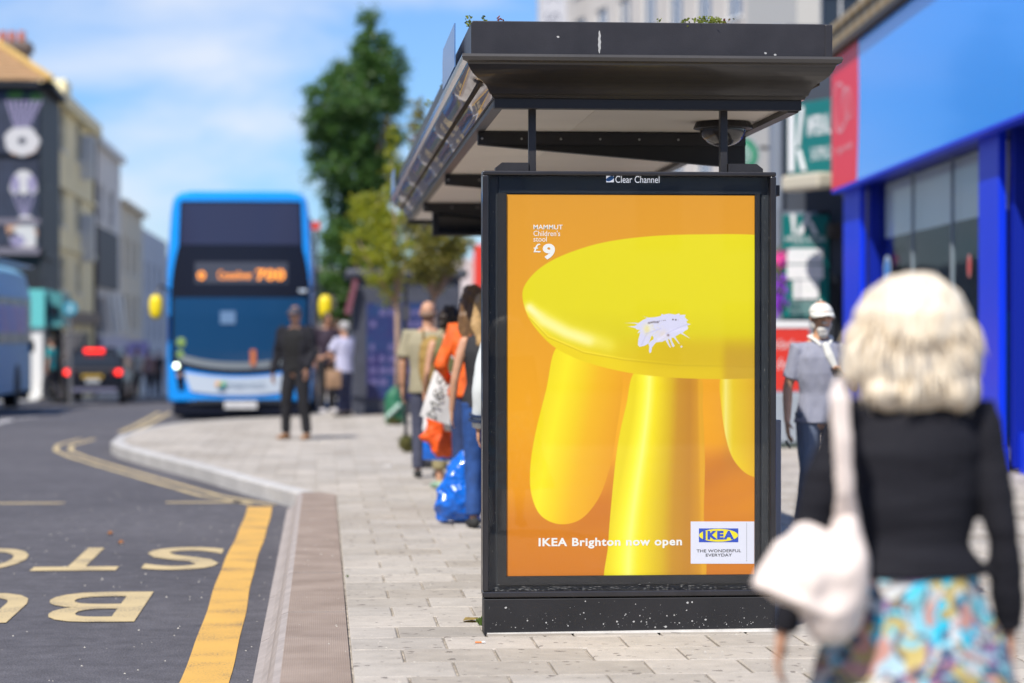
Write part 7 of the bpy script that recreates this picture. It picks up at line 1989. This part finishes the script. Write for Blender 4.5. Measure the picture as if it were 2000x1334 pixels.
cl1 = [(768, 265, 7, 2.4), (764, 310, 12, 2.0), (772, 350, 16, 1.6), (735, 380, 22), (700, 400, 18), (770, 395, 24), (800, 420, 18), (720, 430, 34), (765, 440, 36), (700, 470, 26), (745, 480, 38), (795, 480, 36), (740, 520, 30), (780, 520, 34), (765, 560, 24), (820, 500, 22), (712, 500, 18), (752, 590, 8)]
small_tree('young street tree with yellow-green leaves and slender pale trunk in front of the kiosk', 775, 37.4, 0, cl1, 7000, LM2, 11, 585)
cl2 = [(835, 400, 18), (862, 445, 28), (830, 450, 30), (890, 470, 24), (850, 490, 36), (885, 510, 22), (825, 520, 26), (850, 540, 22), (800, 430, 18), (815, 215, 10, 1.6), (812, 250, 12), (905, 490, 12), (808, 285, 14), (818, 330, 12), (835, 360, 14)]
small_tree('second young street tree with olive leaves above the bald man\'s head', 845, 31.5, 0, cl2, 7500, LM3, 12, 575)
# green watering bag round the first tree
wbg = thing('watering_bag', 'green watering bag strapped round the foot of the slender tree trunk', 'bag', (X(770, 37.2), 37.2, 0))
b = MB(); x_ = X(771, 37.2); b.tube([(x_, 37.2, .05), (x_, 37.2, .25), (x_-.02, 37.2, .45), (x_, 37.2, .52)], [(.15, .13), (.155, .13), (.12, .10), (.07, .07)], 16)
blob('bag_body', b, .018, mat('bag_green', (.02, .14, .07), .5), wbg, fold=.02, fscale=8, local=False)
b = MB(); b.tube([(x_-.12, 37.06, .12), (x_+.06, 37.04, .30)], [.03, .03], 8); b.build('pale_mark', mat('pale_mark', (.4, .55, .48), .6), wbg)
for (px, Y, n2, h, lab) in ((770, 37.0, 120, .12, 'dry grass round the foot of the slender street tree'), (797, 28.4, 160, .22, 'clump of dry brown grass at the foot of the thin dark post')):
    c = (X(px, Y), Y, 0); o = weed(c, n2, h, lab, mat('dry_grass', (.20, .17, .06), .8, col2=(.12, .15, .03), vscale=20), .16); o['category'] = 'grass'
# thin dark post, grey bollard, litter bin
pt_ = thing('thin_post', 'thin dark metal post standing left of the bald man', 'post', (X(793, 28.5), 28.5, 0))
MB().cyl((X(793, 28.5), 28.5, 0), (X(793, 28.5), 28.5, 2.0), .022).build('pole', M_black, pt_)
MB().cyl((X(793, 28.5), 28.5, 0), (X(793, 28.5), 28.5, .18), .035).build('pole_base', M_black, pt_)
MB().box(X(786, 28.5), X(800, 28.5), 28.46, 28.475, 1.55, 1.72).build('small_plate', mat('plate_dark', (.05, .05, .06), .5), pt_)
bo = thing('litter_bin', 'dark grey slab-sided bin on the pavement behind the hanging bags', 'bin', (X(834, 24.9), 24.9, 0))
MB().box(X(817, 24.9), X(862, 24.9), 24.9, 25.2, .05, .92).build('bin_body', mat('bin_grey', (.06, .065, .085), .5), bo, bevel=.02)
MB().box(X(818, 24.9), X(861, 24.9), 24.91, 25.19, 0, .05).build('bin_foot', M_blackd, bo)
MB().box(X(815, 24.9), X(864, 24.9), 24.88, 25.22, .925, .96).build('bin_lid', M_black, bo, bevel=.01)
# grey post and suitcase glimpsed right of the panel
gpst = thing('grey_post', 'slim light grey post right against the advert panel\'s right edge', 'post', (X(1521, 12.2), 12.2, 0))
MB().box(X(1514, 12.2), X(1526, 12.2), 12.2, 12.26, 0, Z(822, 12.2)).build('pole', mat('post_grey', (.20, .21, .26), .45), gpst, bevel=.004)
sc_ = thing('suitcase', 'rounded black case just showing between the panel and the blonde woman', 'suitcase', (X(1529, 14), 14, .2))
MB().box(X(1500, 14), X(1540, 14), 14.2, 14.4, .04, Z(985, 14)).build('case_body', M_black, sc_, bevel=.05)
MB().box(X(1502, 14), X(1538, 14), 14.22, 14.38, 0, .04).build('case_foot', M_rubber, sc_)
